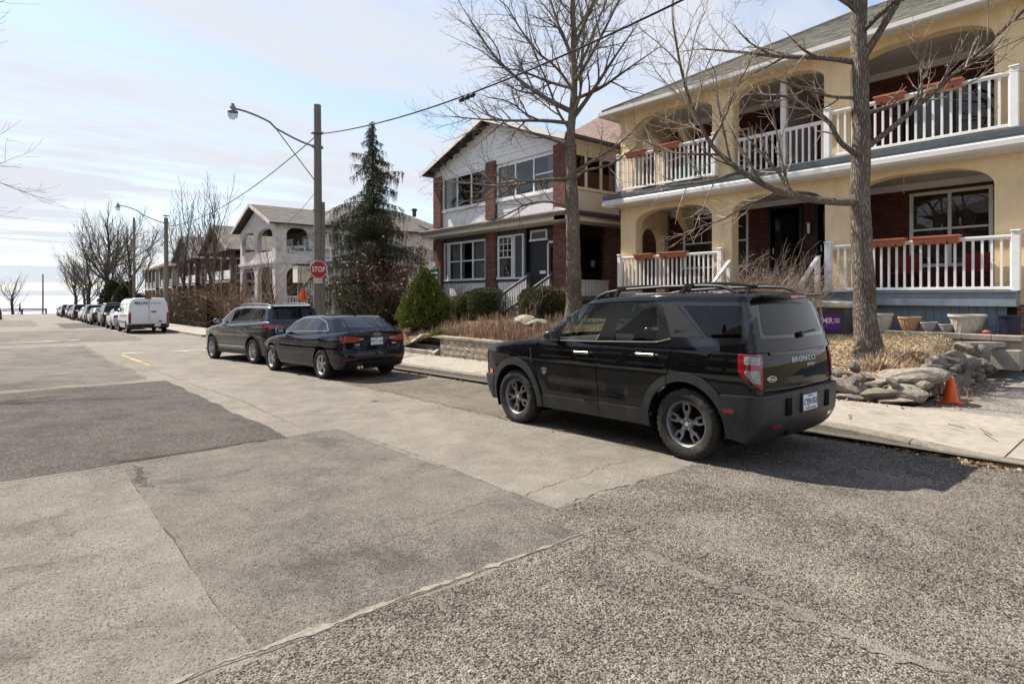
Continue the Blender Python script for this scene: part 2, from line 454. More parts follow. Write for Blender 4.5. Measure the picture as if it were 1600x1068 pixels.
def sheet(name, x0, x1, y0, y1, dz, m, step=4.0, kind='structure', parent=None, xs=None):
    ys = [y0]
    while ys[-1] < y1 - 1e-6:
        nxt = min(y1, ys[-1] + step)
        if ys[-1] < 20 < nxt: nxt = 20.0
        ys.append(nxt)
    v, f = [], []
    for y in ys: v += [(x0, y, zgf(y) + dz), (x1, y, zgf(y) + dz)]
    for i in range(len(ys) - 1): f.append((2 * i, 2 * i + 1, 2 * i + 3, 2 * i + 2))
    o = mesh_obj(name, v, f, m, parent)
    if parent is None: tag(o, None, kind=kind)
    return o

# base terrain sheet, reaching well past everything (drops to the beach and lake)
def terr(x, y):
    z = float(zg(min(y, 138.0))) - 0.06
    if y > 138: z -= (y - 138) * 0.09
    return z
gv, gf = [], []
gx = [-400, -120, -60, -30, -8, -2.7, 7.0, 9.6, 20, 40, 80, 160, 400]
gy = [-120, -40, -10, 0, 20, 40, 80, 120, 138, 150, 175]
for y in gy:
    for x in gx: gv.append((x, y, terr(x, y)))
for i in range(len(gy) - 1):
    for j in range(len(gx) - 1):
        a = i * len(gx) + j; gf.append((a, a + 1, a + 1 + len(gx), a + len(gx)))
tag(mesh_obj('ground', gv, gf, M_GRASS), 'dormant brown lawn and earth under the whole street', kind='structure')

m_water = bpy.data.materials.new('lake_water'); nt, b = nodes_of(m_water)
b.inputs['Base Color'].default_value = (0.30, 0.34, 0.37, 1); b.inputs['Roughness'].default_value = 0.35  # pale base colour stands in for the reflected bright sky
tcw = nt.nodes.new('ShaderNodeTexCoord'); nw = nt.nodes.new('ShaderNodeTexNoise'); nw.inputs['Scale'].default_value = 0.35; nw.inputs['Detail'].default_value = 6
lnk(nt, tcw.outputs['Object'], nw.inputs['Vector']); bw = nt.nodes.new('ShaderNodeBump'); bw.inputs['Strength'].default_value = 1.0; bw.inputs['Distance'].default_value = 1.2
lnk(nt, nw.outputs[0], bw.inputs['Height']); lnk(nt, bw.outputs[0], b.inputs['Normal'])
tag(mesh_obj('lake', [(-20000, 150, -3.6), (20000, 150, -3.6), (20000, 40000, -3.6), (-20000, 40000, -3.6)], [(0, 1, 2, 3)], m_water), 'pale lake at the end of the street', kind='structure')

# ---- carriageway: one light sheet, later repairs laid over it
road = sheet('road', -2.6, 7.52, -20, 131, 0.0, M_ROAD, 3.0)
tag(road, 'old light grey asphalt street running down to the lake')
sheet('cross_street', 7.3, 70, 26.0, 33.5, -0.004, M_ROAD, 3.0)

def wob_rect(name, x0, x1, y0, y1, dz, m, amp=0.025, label=None, skip=(), crop=None, seed=0):
    """a road repair with slightly uneven cut edges"""
    loop = []
    def edge(ax, ay, bx, by):
        L = math.hypot(bx - ax, by - ay); n = max(2, int(L / 0.18))
        for i in range(n):
            t = i / n; x, y = ax + (bx - ax) * t, ay + (by - ay) * t
            k = amp * (pnoise(Vector((x * 1.7 + seed, y * 1.7, 3.3))) + 0.6 * pnoise(Vector((x * 7, y * 7 + seed, 1.3))))
            nx, ny = (by - ay) / L, -(bx - ax) / L
            loop.append((x + nx * k, y + ny * k))
    edge(x0, y0, x1, y0); edge(x1, y0, x1, y1); edge(x1, y1, x0, y1); edge(x0, y1, x0, y0)
    # split at the bend in the grade so every sheet stays parallel to the road
    inner = [(x0 + (x1 - x0) * i / 6, y0 + (y1 - y0) * j / 8) for i in range(1, 6) for j in range(1, 8)]
    pts = [Vector(p) for p in loop + inner]
    n = len(loop)
    r = delaunay_2d_cdt(pts, [], [list(range(n))], 1, 1e-5)
    v = [(p[0], p[1], zgf(p[1]) + dz) for p in r[0]]
    o = mesh_obj(name, v, [tuple(f) for f in r[2]], m)
    tag(o, label, kind='structure'); return o

wob_rect('road_patch', 0.87, 3.30, 2.88, 7.50, 0.0025, M_MID, 0.03, 'worn mid grey asphalt repair in the middle of the street')
wob_rect('road_patch', -2.6, 0.868, 2.90, 7.34, 0.0025, M_ROADL, 0.03, 'worn asphalt repair at the lower left of the street', seed=4)
wob_rect('road_patch', -2.6, 2.64, 7.38, 15.1, 0.0025, M_DARK, 0.05, 'large dark square asphalt patch on the left of the street', seed=9)
wob_rect('road_patch', -2.6, 2.42, 15.65, 19.98, 0.0025, M_MID, 0.14, 'grey asphalt patch beyond the dark square one', seed=12)
wob_rect('road_patch', -0.5, 2.35, 20.02, 30.6, 0.0025, M_MID, 0.2, 'darker worn asphalt before the crossing', seed=15)
wob_rect('road_patch', -2.6, 5.0, 33.0, 49.0, 0.0025, M_MID, 0.3, 'grey asphalt repair beyond the crossing', seed=18)
wob_rect('road_patch', 3.0, 7.3, 52.0, 66.0, 0.0025, M_DARK, 0.3, 'dark asphalt repair beside the far parked cars', seed=21)
wob_rect('road_patch', -2.6, 1.7, 60.0, 84.0, 0.0025, M_MID, 0.3, 'grey asphalt repair far down the street', seed=24)
wob_rect('road_patch', -2.6, 3.10, -16.0, 2.865, 0.0025, M_COARSE, 0.045, 'coarse stony asphalt in the foreground', seed=27)
wob_rect('road_patch', 3.06, 7.4, -16.0, 3.38, 0.0045, M_COARSE, 0.04, 'coarse stony asphalt behind the black car', seed=30)
wob_rect('road_patch', 5.35, 7.5, 3.6, 20.0, 0.0025, M_GUTR, 0.10, 'gritty grey parking strip along the kerb', seed=33)

def ribbon(name, pts, w, dz, m, label=None, jit=0.02, taper=True, seg=0.025):
    """thin uneven band lying on the road (crack, seam, paint)"""
    P = []
    for (ax, ay), (bx, by) in zip(pts[:-1], pts[1:]):
        L = math.hypot(bx - ax, by - ay); n = max(1, int(L / seg))
        for i in range(n): P.append((ax + (bx - ax) * i / n, ay + (by - ay) * i / n))
    P.append(pts[-1]); v, f = [], []
    for i, (x, y) in enumerate(P):
        a = P[max(0, i - 1)]; c = P[min(len(P) - 1, i + 1)]
        L = math.hypot(c[0] - a[0], c[1] - a[1]) or 1; nx, ny = -(c[1] - a[1]) / L, (c[0] - a[0]) / L
        k = jit * (pnoise(Vector((x * 3, y * 3, 7))) + 0.6 * pnoise(Vector((x * 11, y * 11, 2))) + 0.35 * pnoise(Vector((x * 37, y * 37, 4))))
        ww = w * max(0.05, 0.55 + 1.1 * pnoise(Vector((x * 9, y * 9, 5))) + 0.5 * pnoise(Vector((x * 31, y * 31, 5))))
        if taper: ww *= min(1, 0.2 + 4 * min(i, len(P) - 1 - i) / len(P))
        for sgn in (-1, 1):
            px, py = x + nx * (k + sgn * ww / 2), y + ny * (k + sgn * ww / 2)
            v.append((px, py, zgf(py) + dz))
    for i in range(len(P) - 1): f.append((2 * i, 2 * i + 1, 2 * i + 3, 2 * i + 2))
    o = mesh_obj(name, v, f, m); tag(o, label, kind='structure'); return o

ribbon('road_crack', [(5.10, 3.87), (4.64, 3.95), (4.23, 3.89), (3.77, 3.88), (3.28, 3.80), (2.83, 3.88), (2.19, 3.73), (1.66, 3.64)], 0.011, 0.0045, M_CRACK, 'long crack wandering across the street behind the black car', 0.05)
ribbon('road_crack', [(3.0, 7.6), (2.98, 8.68), (3.06, 10.9), (2.93, 13.97), (2.88, 17.0), (2.95, 19.4)], 0.016, 0.0045, M_CRACK, 'straight dark seam beside the large dark patch', 0.03)
ribbon('road_crack', [(3.31, 7.45), (3.36, 5.8), (3.30, 4.1), (3.27, 2.9)], 0.012, 0.0045, M_CRACK, 'seam along the edge of the mid grey repair', 0.02)
ribbon('road_crack', [(3.4, 3.42), (4.05, 3.43), (4.78, 3.37), (5.36, 3.4)], 0.022, 0.006, M_CRACK, 'ragged joint behind the black car', 0.05)
ribbon('road_seam', [(-2.4, 7.30), (0.9, 7.32), (1.4, 7.33), (2.65, 7.44), (3.25, 7.55)], 0.028, 0.005, M_SEAMLIGHT, 'pale dusty joint below the large dark patch', 0.02)
ribbon('road_seam', [(-2.4, 15.2), (1.2, 15.25), (2.45, 15.5), (2.7, 15.4)], 0.10, 0.005, M_SEAMLIGHT, 'pale joint above the large dark patch', 0.05)
ribbon('road_seam', [(0.3, 2.93), (1.8, 2.92), (3.22, 2.9)], 0.055, 0.005, M_SEAMLIGHT, 'pale joint along the coarse foreground asphalt', 0.02)
ribbon('road_crack', [(5.3, 5.2), (5.35, 8.0), (5.45, 10.2), (5.38, 12.3)], 0.025, 0.006, M_CRACK, 'crack along the gritty parking strip', 0.08)
ribbon('road_crack', [(0.95, 7.2), (0.98, 6.9), (0.9, 6.6), (0.92, 6.35), (1.0, 6.1)], 0.10, 0.005, M_DARK, 'dark broken asphalt below the large dark patch', 0.10)
ribbon('road_seam', [(3.12, 2.84), (3.16, 2.4), (3.10, 2.1), (3.13, 1.6), (3.10, 1.1), (3.14, .5), (3.12, -.2)], 0.13, 0.0065, M_ROADL, 'pale worn strip between the two coarse foreground areas', 0.045)
ribbon('road_crack', [(3.25, 2.78), (3.28, 2.55), (3.22, 2.2), (3.27, 2.0), (3.3, 1.8)], 0.03, 0.0075, M_CRACK, 'ragged broken edge beside the pale worn strip', 0.08)
# paint
ribbon('stop_line', [(3.0, 24.75), (4.3, 24.55), (5.6, 24.4), (7.0, 24.3)], 0.30, 0.0055, M_LINEW, 'white stop line before the crossing', 0.0, False, 0.3)
ribbon('lane_line', [(2.92, 24.1), (2.95, 22.0), (3.0, 19.4)], 0.13, 0.0055, M_LINEY, 'short worn yellow centre line before the crossing', 0.0, False, 0.2)
ribbon('stop_line', [(-2.3, 35.2), (0.2, 35.3), (2.6, 35.6)], 0.32, 0.0055, M_LINEW, 'faint white line on the far side of the crossing', 0.0, False, 0.3)

# pothole scabs: little raised lips of broken asphalt
def scab(x, y, r, label):
    mb = MB(); n = 16
    ring = [(x + math.cos(a) * r * (1 + .35 * pnoise(Vector((math.cos(a) * 2, math.sin(a) * 2, x)))) * 1.5, y + math.sin(a) * r * 0.6) for a in [2 * math.pi * k / n for k in range(n)]]
    v = [(px, py, zgf(py) + 0.005) for px, py in ring] + [(x + (px - x) * .8, y + (py - y) * .8, zgf(py) + 0.012) for px, py in ring]
    v.append((x, y, zgf(y) + 0.0065))
    f = [(i, (i + 1) % n, n + (i + 1) % n, n + i) for i in range(n)] + [(n + i, n + (i + 1) % n, 2 * n) for i in range(n)]
    o = mesh_obj('broken_asphalt', v, f, [M_MID]); tag(o, label, kind='structure')
scab(3.38, 2.72, 0.045, 'small broken hole in the coarse asphalt, nearer the black car')
scab(3.36, 2.15, 0.06, 'broken lip of asphalt at the end of the smooth strip')
scab(4.7, 9.2, 0.05, 'small pothole between the parked cars')

# ---- right kerb and sidewalk
def curb_x(y): return 7.52 - 0.34 * float(ss(3.4, -0.4, y))
def curb_h(y): return 0.135 - 0.085 * float(ss(3.3, 1.2, y))
SW_BACK = 9.46
kerb = thing('kerb', (7.5, 10, 0), None, None); kerb['kind'] = 'structure'; kerb['label'] = 'low concrete kerb along the right sidewalk'
y = -10.0; k = 0
while y < 23.5:
    L = 1.22; a, c = y, min(y + L - 0.012, 23.9); mb = MB(); sub = 4
    v = []; f = []
    for i in range(sub + 1):
        yy = a + (c - a) * i / sub; x = curb_x(yy); h = curb_h(yy); z = zgf(yy)
        jj = 0.006 * pnoise(Vector((yy * 3, 1, 2)))
        v += [(x + jj, yy, z - 0.05), (x + 0.012 + jj, yy, z + h - 0.022), (x + 0.035, yy, z + h), (x + 0.17, yy, z + h + 0.003), (x + 0.17, yy, z - 0.05)]
    for i in range(sub):
        for q in range(4): f.append((5 * i + q, 5 * i + q + 1, 5 * i + q + 6, 5 * i + q + 5))
    f += [(0, 1, 2, 3, 4), tuple(5 * sub + q for q in (4, 3, 2, 1, 0))]
    mb.add(v, f); build(mb, 'kerb_stone', M_CURB, kerb); y += L; k += 1
walk = thing('sidewalk', (8.6, 10, 0), None, None); walk['kind'] = 'structure'; walk['label'] = 'pale concrete sidewalk on the right side of the street'
sheet('bedding', 7.3, SW_BACK + 0.02, -10, 25, 0.05, M_JOINT, 3, parent=walk)
joints = [-10, -8.2, -6.4, -4.6, -2.6, -0.6, 1.40, 3.28, 5.1, 6.9, 8.7, 10.5, 12.3, 14.1, 15.9, 17.7, 19.5, 21.3, 23.4, 25.2]
for i in range(len(joints) - 1):
    a, c = joints[i] + 0.006, joints[i + 1] - 0.006; v, f = [], []; n = 5
    for q in range(n + 1):
        yy = a + (c - a) * q / n; h = curb_h(yy); z = zgf(yy)
        x0 = curb_x(yy) + 0.176 if yy < 23.9 else 7.7
        tilt = 0.004 * math.sin(i * 2.3)
        for x, zz in ((x0, z + h - 0.006), (x0 + 0.015, z + h + tilt), (SW_BACK - 0.015, z + 0.145 + tilt), (SW_BACK, z + 0.137), (SW_BACK, z), (x0, z)): v.append((x, yy, zz))
    for q in range(n):
        for e in range(6): f.append((6 * q + e, 6 * q + (e + 1) % 6, 6 * q + 6 + (e + 1) % 6, 6 * q + 6 + e))
    f += [(5, 4, 3, 2, 1, 0), tuple(6 * n + e for e in range(6))]
    mb = MB(); mb.add(v, f); build(mb, 'slab', M_CONC, walk)
# sidewalk corner and the far block
cs = MB(); cs.box(9.47, 30, 24.0, 25.2, -0.5, -0.26); o = build(cs, 'sidewalk', M_CONC); tag(o, 'sidewalk along the side street, behind the stop sign', kind='structure')
fs = MB()
for a in np.arange(33.6, 120, 6.0):
    v = [(7.5, a, zgf(a) - .05), (7.5, a, zgf(a) + .12), (9.6, a, zgf(a) + .14), (9.6, a, zgf(a) - .05)]
    w = [(x, a + 5.99, z + zgf(a + 5.99) - zgf(a)) for x, _, z in v]
    fs.add(v + w, [(0, 1, 5, 4), (1, 2, 6, 5), (2, 3, 7, 6), (3, 2, 1, 0), (4, 5, 6, 7)])
o = build(fs, 'sidewalk', M_CONC); tag(o, 'far sidewalk beyond the crossing', kind='structure')
ls = MB()
for a in np.arange(-18, 126, 6.0):
    v = [(-2.6, a, zgf(a) - .05), (-2.6, a, zgf(a) + .12), (-4.6, a, zgf(a) + .14), (-4.6, a, zgf(a) - .05)]
    w = [(x, a + 5.99, z + zgf(a + 5.99) - zgf(a)) for x, _, z in v]
    ls.add(v + w, [(0, 1, 5, 4), (1, 2, 6, 5), (2, 3, 7, 6), (3, 2, 1, 0), (4, 5, 6, 7)])
o = build(ls, 'sidewalk', M_CONC); tag(o, 'sidewalk on the left side of the street', kind='structure')

# ---- driveway at the right edge
dv, df = [], []
dxs = [SW_BACK - .0, 10.0, 10.8, 12, 13.5, 16, 20]; dys = [-4, -2, 0, 1.2, 2.0, 2.75]
for yy in dys:
    for x in dxs: dv.append((x, yy + (0.02 * (x - 9.5) if yy > 2.5 else 0), zgf(yy) + 0.139 + 0.012 * (x - 9.46)))
for i in range(len(dys) - 1):
    for j in range(len(dxs) - 1):
        a = i * len(dxs) + j; df.append((a, a + 1, a + 1 + len(dxs), a + len(dxs)))
tag(mesh_obj('driveway', dv, df, M_DRIVE), 'grey asphalt driveway at the right edge', kind='structure')

# ---- planted beds (height fields)
def bed_h(x, y):
    """surface of the front gardens"""
    z = 0.14 + zgf(y)
    a = float(ss(9.6, 10.35, x)) * 0.33 + float(ss(10.3, 13.9, x)) * 0.42          # rises from the stones to the porch
    if y < 9.0:
        # left and street side are held by rocks; slopes off to the driveway
        k = float(ss(2.55, 3.5, y)); 
        z += a * k + 0.02
    else:
        b_ = 0.52 + float(ss(9.6, 13.2, x)) * 0.42
        t = float(ss(9.0, 9.8, y)); z += a * (1 - t) + b_ * t
        if y > 15.2:      # falls to the side street corner
            u = float(ss(15.2, 17.0, y)); z -= u * 0.36 * float(ss(12.0, 9.7, x))
            z -= float(ss(20, 24.0, y)) * 0.5 * float(ss(14.5, 12, x))
    z += 0.035 * pnoise(Vector((x * 1.3, y * 1.3, 0.2))) + 0.015 * pnoise(Vector((x * 5, y * 5, 1.2)))
    return z
def height_sheet(name, x0, x1, y0, y1, st, m, label, fn=bed_h):
    xs = np.arange(x0, x1 + st / 2, st); ys = np.arange(y0, y1 + st / 2, st)
    v = [(x, y, fn(x, y)) for y in ys for x in xs]; nx = len(xs)
    f = [(i * nx + j, i * nx + j + 1, (i + 1) * nx + j + 1, (i + 1) * nx + j) for i in range(len(ys) - 1) for j in range(nx - 1)]
    return tag(mesh_obj(name, v, f, m, smooth=True), label, kind='structure')
height_sheet('garden_bed', 9.56, 15.2, 2.75, 9.0, 0.11, M_MULCH, 'straw coloured wood chip bed around the near tree')
height_sheet('garden_bed', 9.56, 15.2, 9.0, 24.0, 0.16, M_SOIL, 'leaf strewn garden bed in front of the brick and white house')
# ================================================================== CARS
def paint(name, col, rough=0.28, flake=0.0, metal=0.0, dust=0.18):
    if name in MATS: return MATS[name]
    m = bpy.data.materials.new(name); MATS[name] = m
    nt, b = nodes_of(m)
    b.inputs['Metallic'].default_value = metal; b.inputs['Roughness'].default_value = rough
    b.inputs['Coat Weight'].default_value = 1.0; b.inputs['Coat Roughness'].default_value = 0.025
    if max(col) < .03: b.inputs['Specular IOR Level'].default_value = 0.0
    b.inputs['Coat IOR'].default_value = 1.45
    tc = nt.nodes.new('ShaderNodeTexCoord'); n = nt.nodes.new('ShaderNodeTexNoise')
    n.inputs['Scale'].default_value = 3.0; n.inputs['Detail'].default_value = 9; n.inputs['Roughness'].default_value = 0.75
    lnk(nt, tc.outputs['Object'], n.inputs['Vector'])
    sp = nt.nodes.new('ShaderNodeSeparateXYZ'); lnk(nt, tc.outputs['Object'], sp.inputs[0])
    # road dust collects on the lower panels
    mr_ = nt.nodes.new('ShaderNodeMapRange'); mr_.inputs[1].default_value = 0.95; mr_.inputs[2].default_value = 0.35
    mr_.inputs[3].default_value = 0.004; mr_.inputs[4].default_value = dust
    lnk(nt, sp.outputs[2], mr_.inputs[0])
    mu = nt.nodes.new('ShaderNodeMath'); mu.operation = 'MULTIPLY'
    nr = nt.nodes.new('ShaderNodeMapRange'); nr.inputs[1].default_value = 0.35; nr.inputs[2].default_value = 0.7
    lnk(nt, n.outputs[0], nr.inputs[0]); lnk(nt, mr_.outputs[0], mu.inputs[0]); lnk(nt, nr.outputs[0], mu.inputs[1])
    mx = nt.nodes.new('ShaderNodeMix'); mx.data_type = 'RGBA'; lnk(nt, mu.outputs[0], mx.inputs['Factor'])
    mx.inputs['A'].default_value = (*col, 1); mx.inputs['B'].default_value = (0.20, 0.17, 0.13, 1)
    lnk(nt, mx.outputs['Result'], b.inputs['Base Color'])
    ro = nt.nodes.new('ShaderNodeMath'); ro.operation = 'MULTIPLY_ADD'; ro.inputs[1].default_value = 1.2; ro.inputs[2].default_value = 0.02
    lnk(nt, mu.outputs[0], ro.inputs[0]); lnk(nt, ro.outputs[0], b.inputs['Coat Roughness'])
    return m

M_BLACKP = paint('black_paint', (0.004, 0.0043, 0.005), 0.35, dust=0.06)
M_NAVYP = paint('blue_black_paint', (0.004, 0.005, 0.010), 0.35, dust=0.05)
M_GREYP = paint('dark_grey_paint', (0.022, 0.027, 0.031), 0.35, metal=0.5, dust=.10)
M_WHITEP = paint('white_paint', (0.72, 0.73, 0.74), 0.4)
M_SILVERP = paint('silver_paint', (0.50, 0.51, 0.52), 0.35, metal=0.4)
M_BLUEP = paint('slate_blue_paint', (0.035, 0.05, 0.075), 0.35, metal=0.4)
M_PLAST = mat('grey_plastic_cladding', (0.017, 0.018, 0.020), 0.5, var=0.25, scale=8, bump=0.1, bscale=400, dirt=(0.10, 0.09, 0.075), dscale=5, damt=0.22)
M_BLKPL = mat('black_trim_plastic', (0.012, 0.012, 0.013), 0.45, var=0.2, scale=10)
M_GLOSSBLK = mat('gloss_black_trim', (0.008, 0.008, 0.009), 0.08, var=0.0, coat=0.6)
M_DARKIN = mat('dark_underside', (0.008, 0.008, 0.008), 0.9, var=0.2, scale=4, spec=0.1)
M_TIRE = mat('tyre_rubber', (0.03, 0.028, 0.026), 0.8, var=0.3, scale=14, bump=0.3, bscale=120, dirt=(0.10, 0.088, 0.072), dscale=7, damt=0.6, spec=0.25)
M_RIMDK = mat('dark_grey_alloy', (0.22, 0.222, 0.23), 0.42, metal=0.75, var=0.15, scale=20, dirt=(0.14, 0.12, 0.1), dscale=8, damt=0.5)
M_RIMSV = mat('silver_alloy', (0.52, 0.52, 0.52), 0.38, metal=0.7, var=0.1, scale=20, dirt=(0.25, 0.22, 0.18), dscale=8, damt=0.4)
M_CHROME = mat('bright_metal', (0.70, 0.68, 0.64), 0.16, metal=1.0, var=0.05, scale=20)
M_REDL = mat('red_lamp_lens', (0.24, 0.005, 0.008), 0.12, var=0.15, scale=40, coat=1.0)
M_REDD = mat('deep_red_lamp_lens', (0.20, 0.006, 0.008), 0.12, var=0.1, scale=40, coat=1.0)
M_CLEARL = mat('clear_lamp_lens', (0.27, 0.27, 0.28), 0.1, var=0.55, scale=45, coat=1.0)
M_AMBER = mat('amber_lens', (0.55, 0.16, 0.02), 0.15, var=0.1, scale=40, coat=1.0)
M_PLATE = mat('white_plate', (0.70, 0.71, 0.72), 0.4, var=0.05, scale=20)
M_PLBLUE = mat('plate_blue', (0.02, 0.06, 0.30), 0.5, var=0.0)
M_SEAT = mat('seat_fabric', (0.03, 0.03, 0.032), 0.8, var=0.2, scale=14)
M_LIGHTIN = mat('light_trim', (0.22, 0.23, 0.22), 0.6, var=0.2, scale=6)
G_CLEAR = glass('car_glass', (0.62, 0.70, 0.66), 1.55)
G_TINT = glass('privacy_glass', (0.04, 0.043, 0.046), 1.45)
G_REAR = glass('rear_glass', (0.035, 0.038, 0.04), 1.45)
M_SATIN = mat('satin_bronze_trim', (0.34, 0.31, 0.27), 0.3, metal=1.0, var=0.05, scale=20)
G_SEDAN = glass('sedan_glass', (0.36, 0.44, 0.43), 1.6)

def tab(pts):
    xs = np.array([p[0] for p in pts], float); ys = np.array([p[1] for p in pts], float)
    i = np.argsort(xs); xs, ys = xs[i], ys[i]
    # smooth interpolation (monotone cubic)
    h = np.diff(xs); d = np.diff(ys) / h
    m = np.zeros_like(ys); m[0], m[-1] = d[0], d[-1]
    for k in range(1, len(xs) - 1):
        m[k] = 0 if d[k - 1] * d[k] <= 0 else 2 * d[k - 1] * d[k] / (d[k - 1] + d[k])
    def f(q):
        q = np.clip(np.asarray(q, float), xs[0], xs[-1]); k = np.clip(np.searchsorted(xs, q) - 1, 0, len(h) - 1)
        t = (q - xs[k]) / h[k]
        return ((2 * t**3 - 3 * t**2 + 1) * ys[k] + (t**3 - 2 * t**2 + t) * h[k] * m[k] + (-2 * t**3 + 3 * t**2) * ys[k + 1] + (t**3 - t**2) * h[k] * m[k + 1])
    return f

def smax(a, b, k):
    h = np.clip(0.5 + 0.5 * (a - b) / k, 0, 1)
    return b + (a - b) * h + k * h * (1 - h)

class Shell:
    """closed car shell given implicitly; y forward, x to the side, z up. Solved along rays so any outline lands on the same surface."""
    def __init__(s, W, YF, YR, ZT, cf, cr, rad, k=0.07, kt=0.05, kf=None):
        s.W, s.YF, s.YR, s.ZT, s.cf, s.cr, s.rad, s.k, s.kt = W, YF, YR, ZT, cf, cr, rad, k, kt; s.kf = kf or k
    def F(s, x, y, z):
        x = np.abs(x)
        a = smax(x - s.W(y, z), s.YR(x, z) - y, s.k)
        a = smax(a, y - s.YF(x, z), s.kf)
        return smax(a, z - s.ZT(x, y), s.kt)
    def solve(s, o, d, hi=4.0):
        lo = np.zeros(len(o)); hi = np.full(len(o), hi)
        for _ in range(34):
            mid = (lo + hi) / 2; p = o + d * mid[:, None]
            ins = s.F(p[:, 0], p[:, 1], p[:, 2]) < 0
            lo = np.where(ins, mid, lo); hi = np.where(ins, hi, mid)
        return o + d * ((lo + hi) / 2)[:, None]
    def wrap(s, u, z):
        u = np.asarray(u, float); z = np.asarray(z, float)
        yc = np.clip(u, s.cr, s.cf); ph = (u - yc) / s.rad
        o = np.stack([np.zeros_like(u), yc, z], 1)
        d = np.stack([np.cos(ph), np.sin(ph), np.zeros_like(u)], 1)
        return s.solve(o, d)
    def u_of(s, x, y):
        yc = np.clip(y, s.cr, s.cf)
        return yc + s.rad * np.arctan2(y - yc, x)
    def side(s, y, z):
        """(y,z) seen from the side -> u"""
        y = np.asarray(y, float); z = np.asarray(z, float)
        p = s.solve(np.stack([np.zeros_like(y), y, z], 1), np.tile([1.0, 0, 0], (len(y), 1)))
        return s.u_of(p[:, 0], y)
    def end(s, x, z, back=True):
        """(x,z) seen from behind / front -> u"""
        x = np.asarray(x, float); z = np.asarray(z, float); c = s.cr if back else s.cf
        p = s.solve(np.stack([x, np.full_like(x, c), z], 1), np.tile([0, -1.0 if back else 1.0, 0], (len(x), 1)))
        return s.u_of(x, p[:, 1])
    def top(s, x, y, z0):
        o = np.stack([x, y, np.full_like(x, z0)], 1)
        return s.solve(o, np.tile([0, 0, 1.0], (len(x), 1)))
    def normal(s, p):
        e = 2e-3; x, y, z = p[:, 0], p[:, 1], p[:, 2]
        g = np.stack([s.F(x + e, y, z) - s.F(x - e, y, z), s.F(x, y + e, z) - s.F(x, y - e, z), s.F(x, y, z + e) - s.F(x, y, z - e)], 1)
        return g / (np.linalg.norm(g, axis=1)[:, None] + 1e-12)

def pip(px, py, poly):
    x = np.array([p[0] for p in poly]); y = np.array([p[1] for p in poly])
    ins = np.zeros(len(px), bool); j = len(poly) - 1
    for i in range(len(poly)):
        c = ((y[i] > py) != (y[j] > py)) & (px < (x[j] - x[i]) * (py - y[i]) / (y[j] - y[i] + 1e-15) + x[i])
        ins ^= c; j = i
    return ins

def dens(poly, st, close=True):
    out = []; n = len(poly)
    for i in range(n if close else n - 1):
        a, b = poly[i], poly[(i + 1) % n]; L = math.hypot(b[0] - a[0], b[1] - a[1]); k = max(1, int(math.ceil(L / st)))
        for q in range(k): out.append((a[0] + (b[0] - a[0]) * q / k, a[1] + (b[1] - a[1]) * q / k))
    if not close: out.append(poly[-1])
    return out

def rounded(poly, r, n=4):
    """round the corners of a polygon"""
    out = []; m = len(poly)
    for i in range(m):
        p0, p1, p2 = Vector(poly[i - 1]), Vector(poly[i]), Vector(poly[(i + 1) % m])
        a, b = (p0 - p1), (p2 - p1); rr = min(r, a.length * .45, b.length * .45)
        A, B = p1 + a.normalized() * rr, p1 + b.normalized() * rr
        for q in range(n + 1):
            t = q / n; out.append(tuple(A * (1 - t)**2 + p1 * 2 * t * (1 - t) + B * t**2))
    return out

def circ(cy, cz, r, a0=0, a1=360, n=40):
    return [(cy + r * math.cos(R(a0 + (a1 - a0) * i / n)), cz + r * math.sin(R(a0 + (a1 - a0) * i / n))) for i in range(n + (0 if a1 - a0 == 360 else 1))]

def stroke(pts, w):
    """polyline -> thin polygon"""
    L, Rr = [], []
    for i, p in enumerate(pts):
        a = Vector(pts[max(0, i - 1)]); b = Vector(pts[min(len(pts) - 1, i + 1)]); d = (b - a).normalized(); n = Vector((-d.y, d.x)) * w / 2
        L.append(tuple(Vector(p) + n)); Rr.append(tuple(Vector(p) - n))
    return L + Rr[::-1]

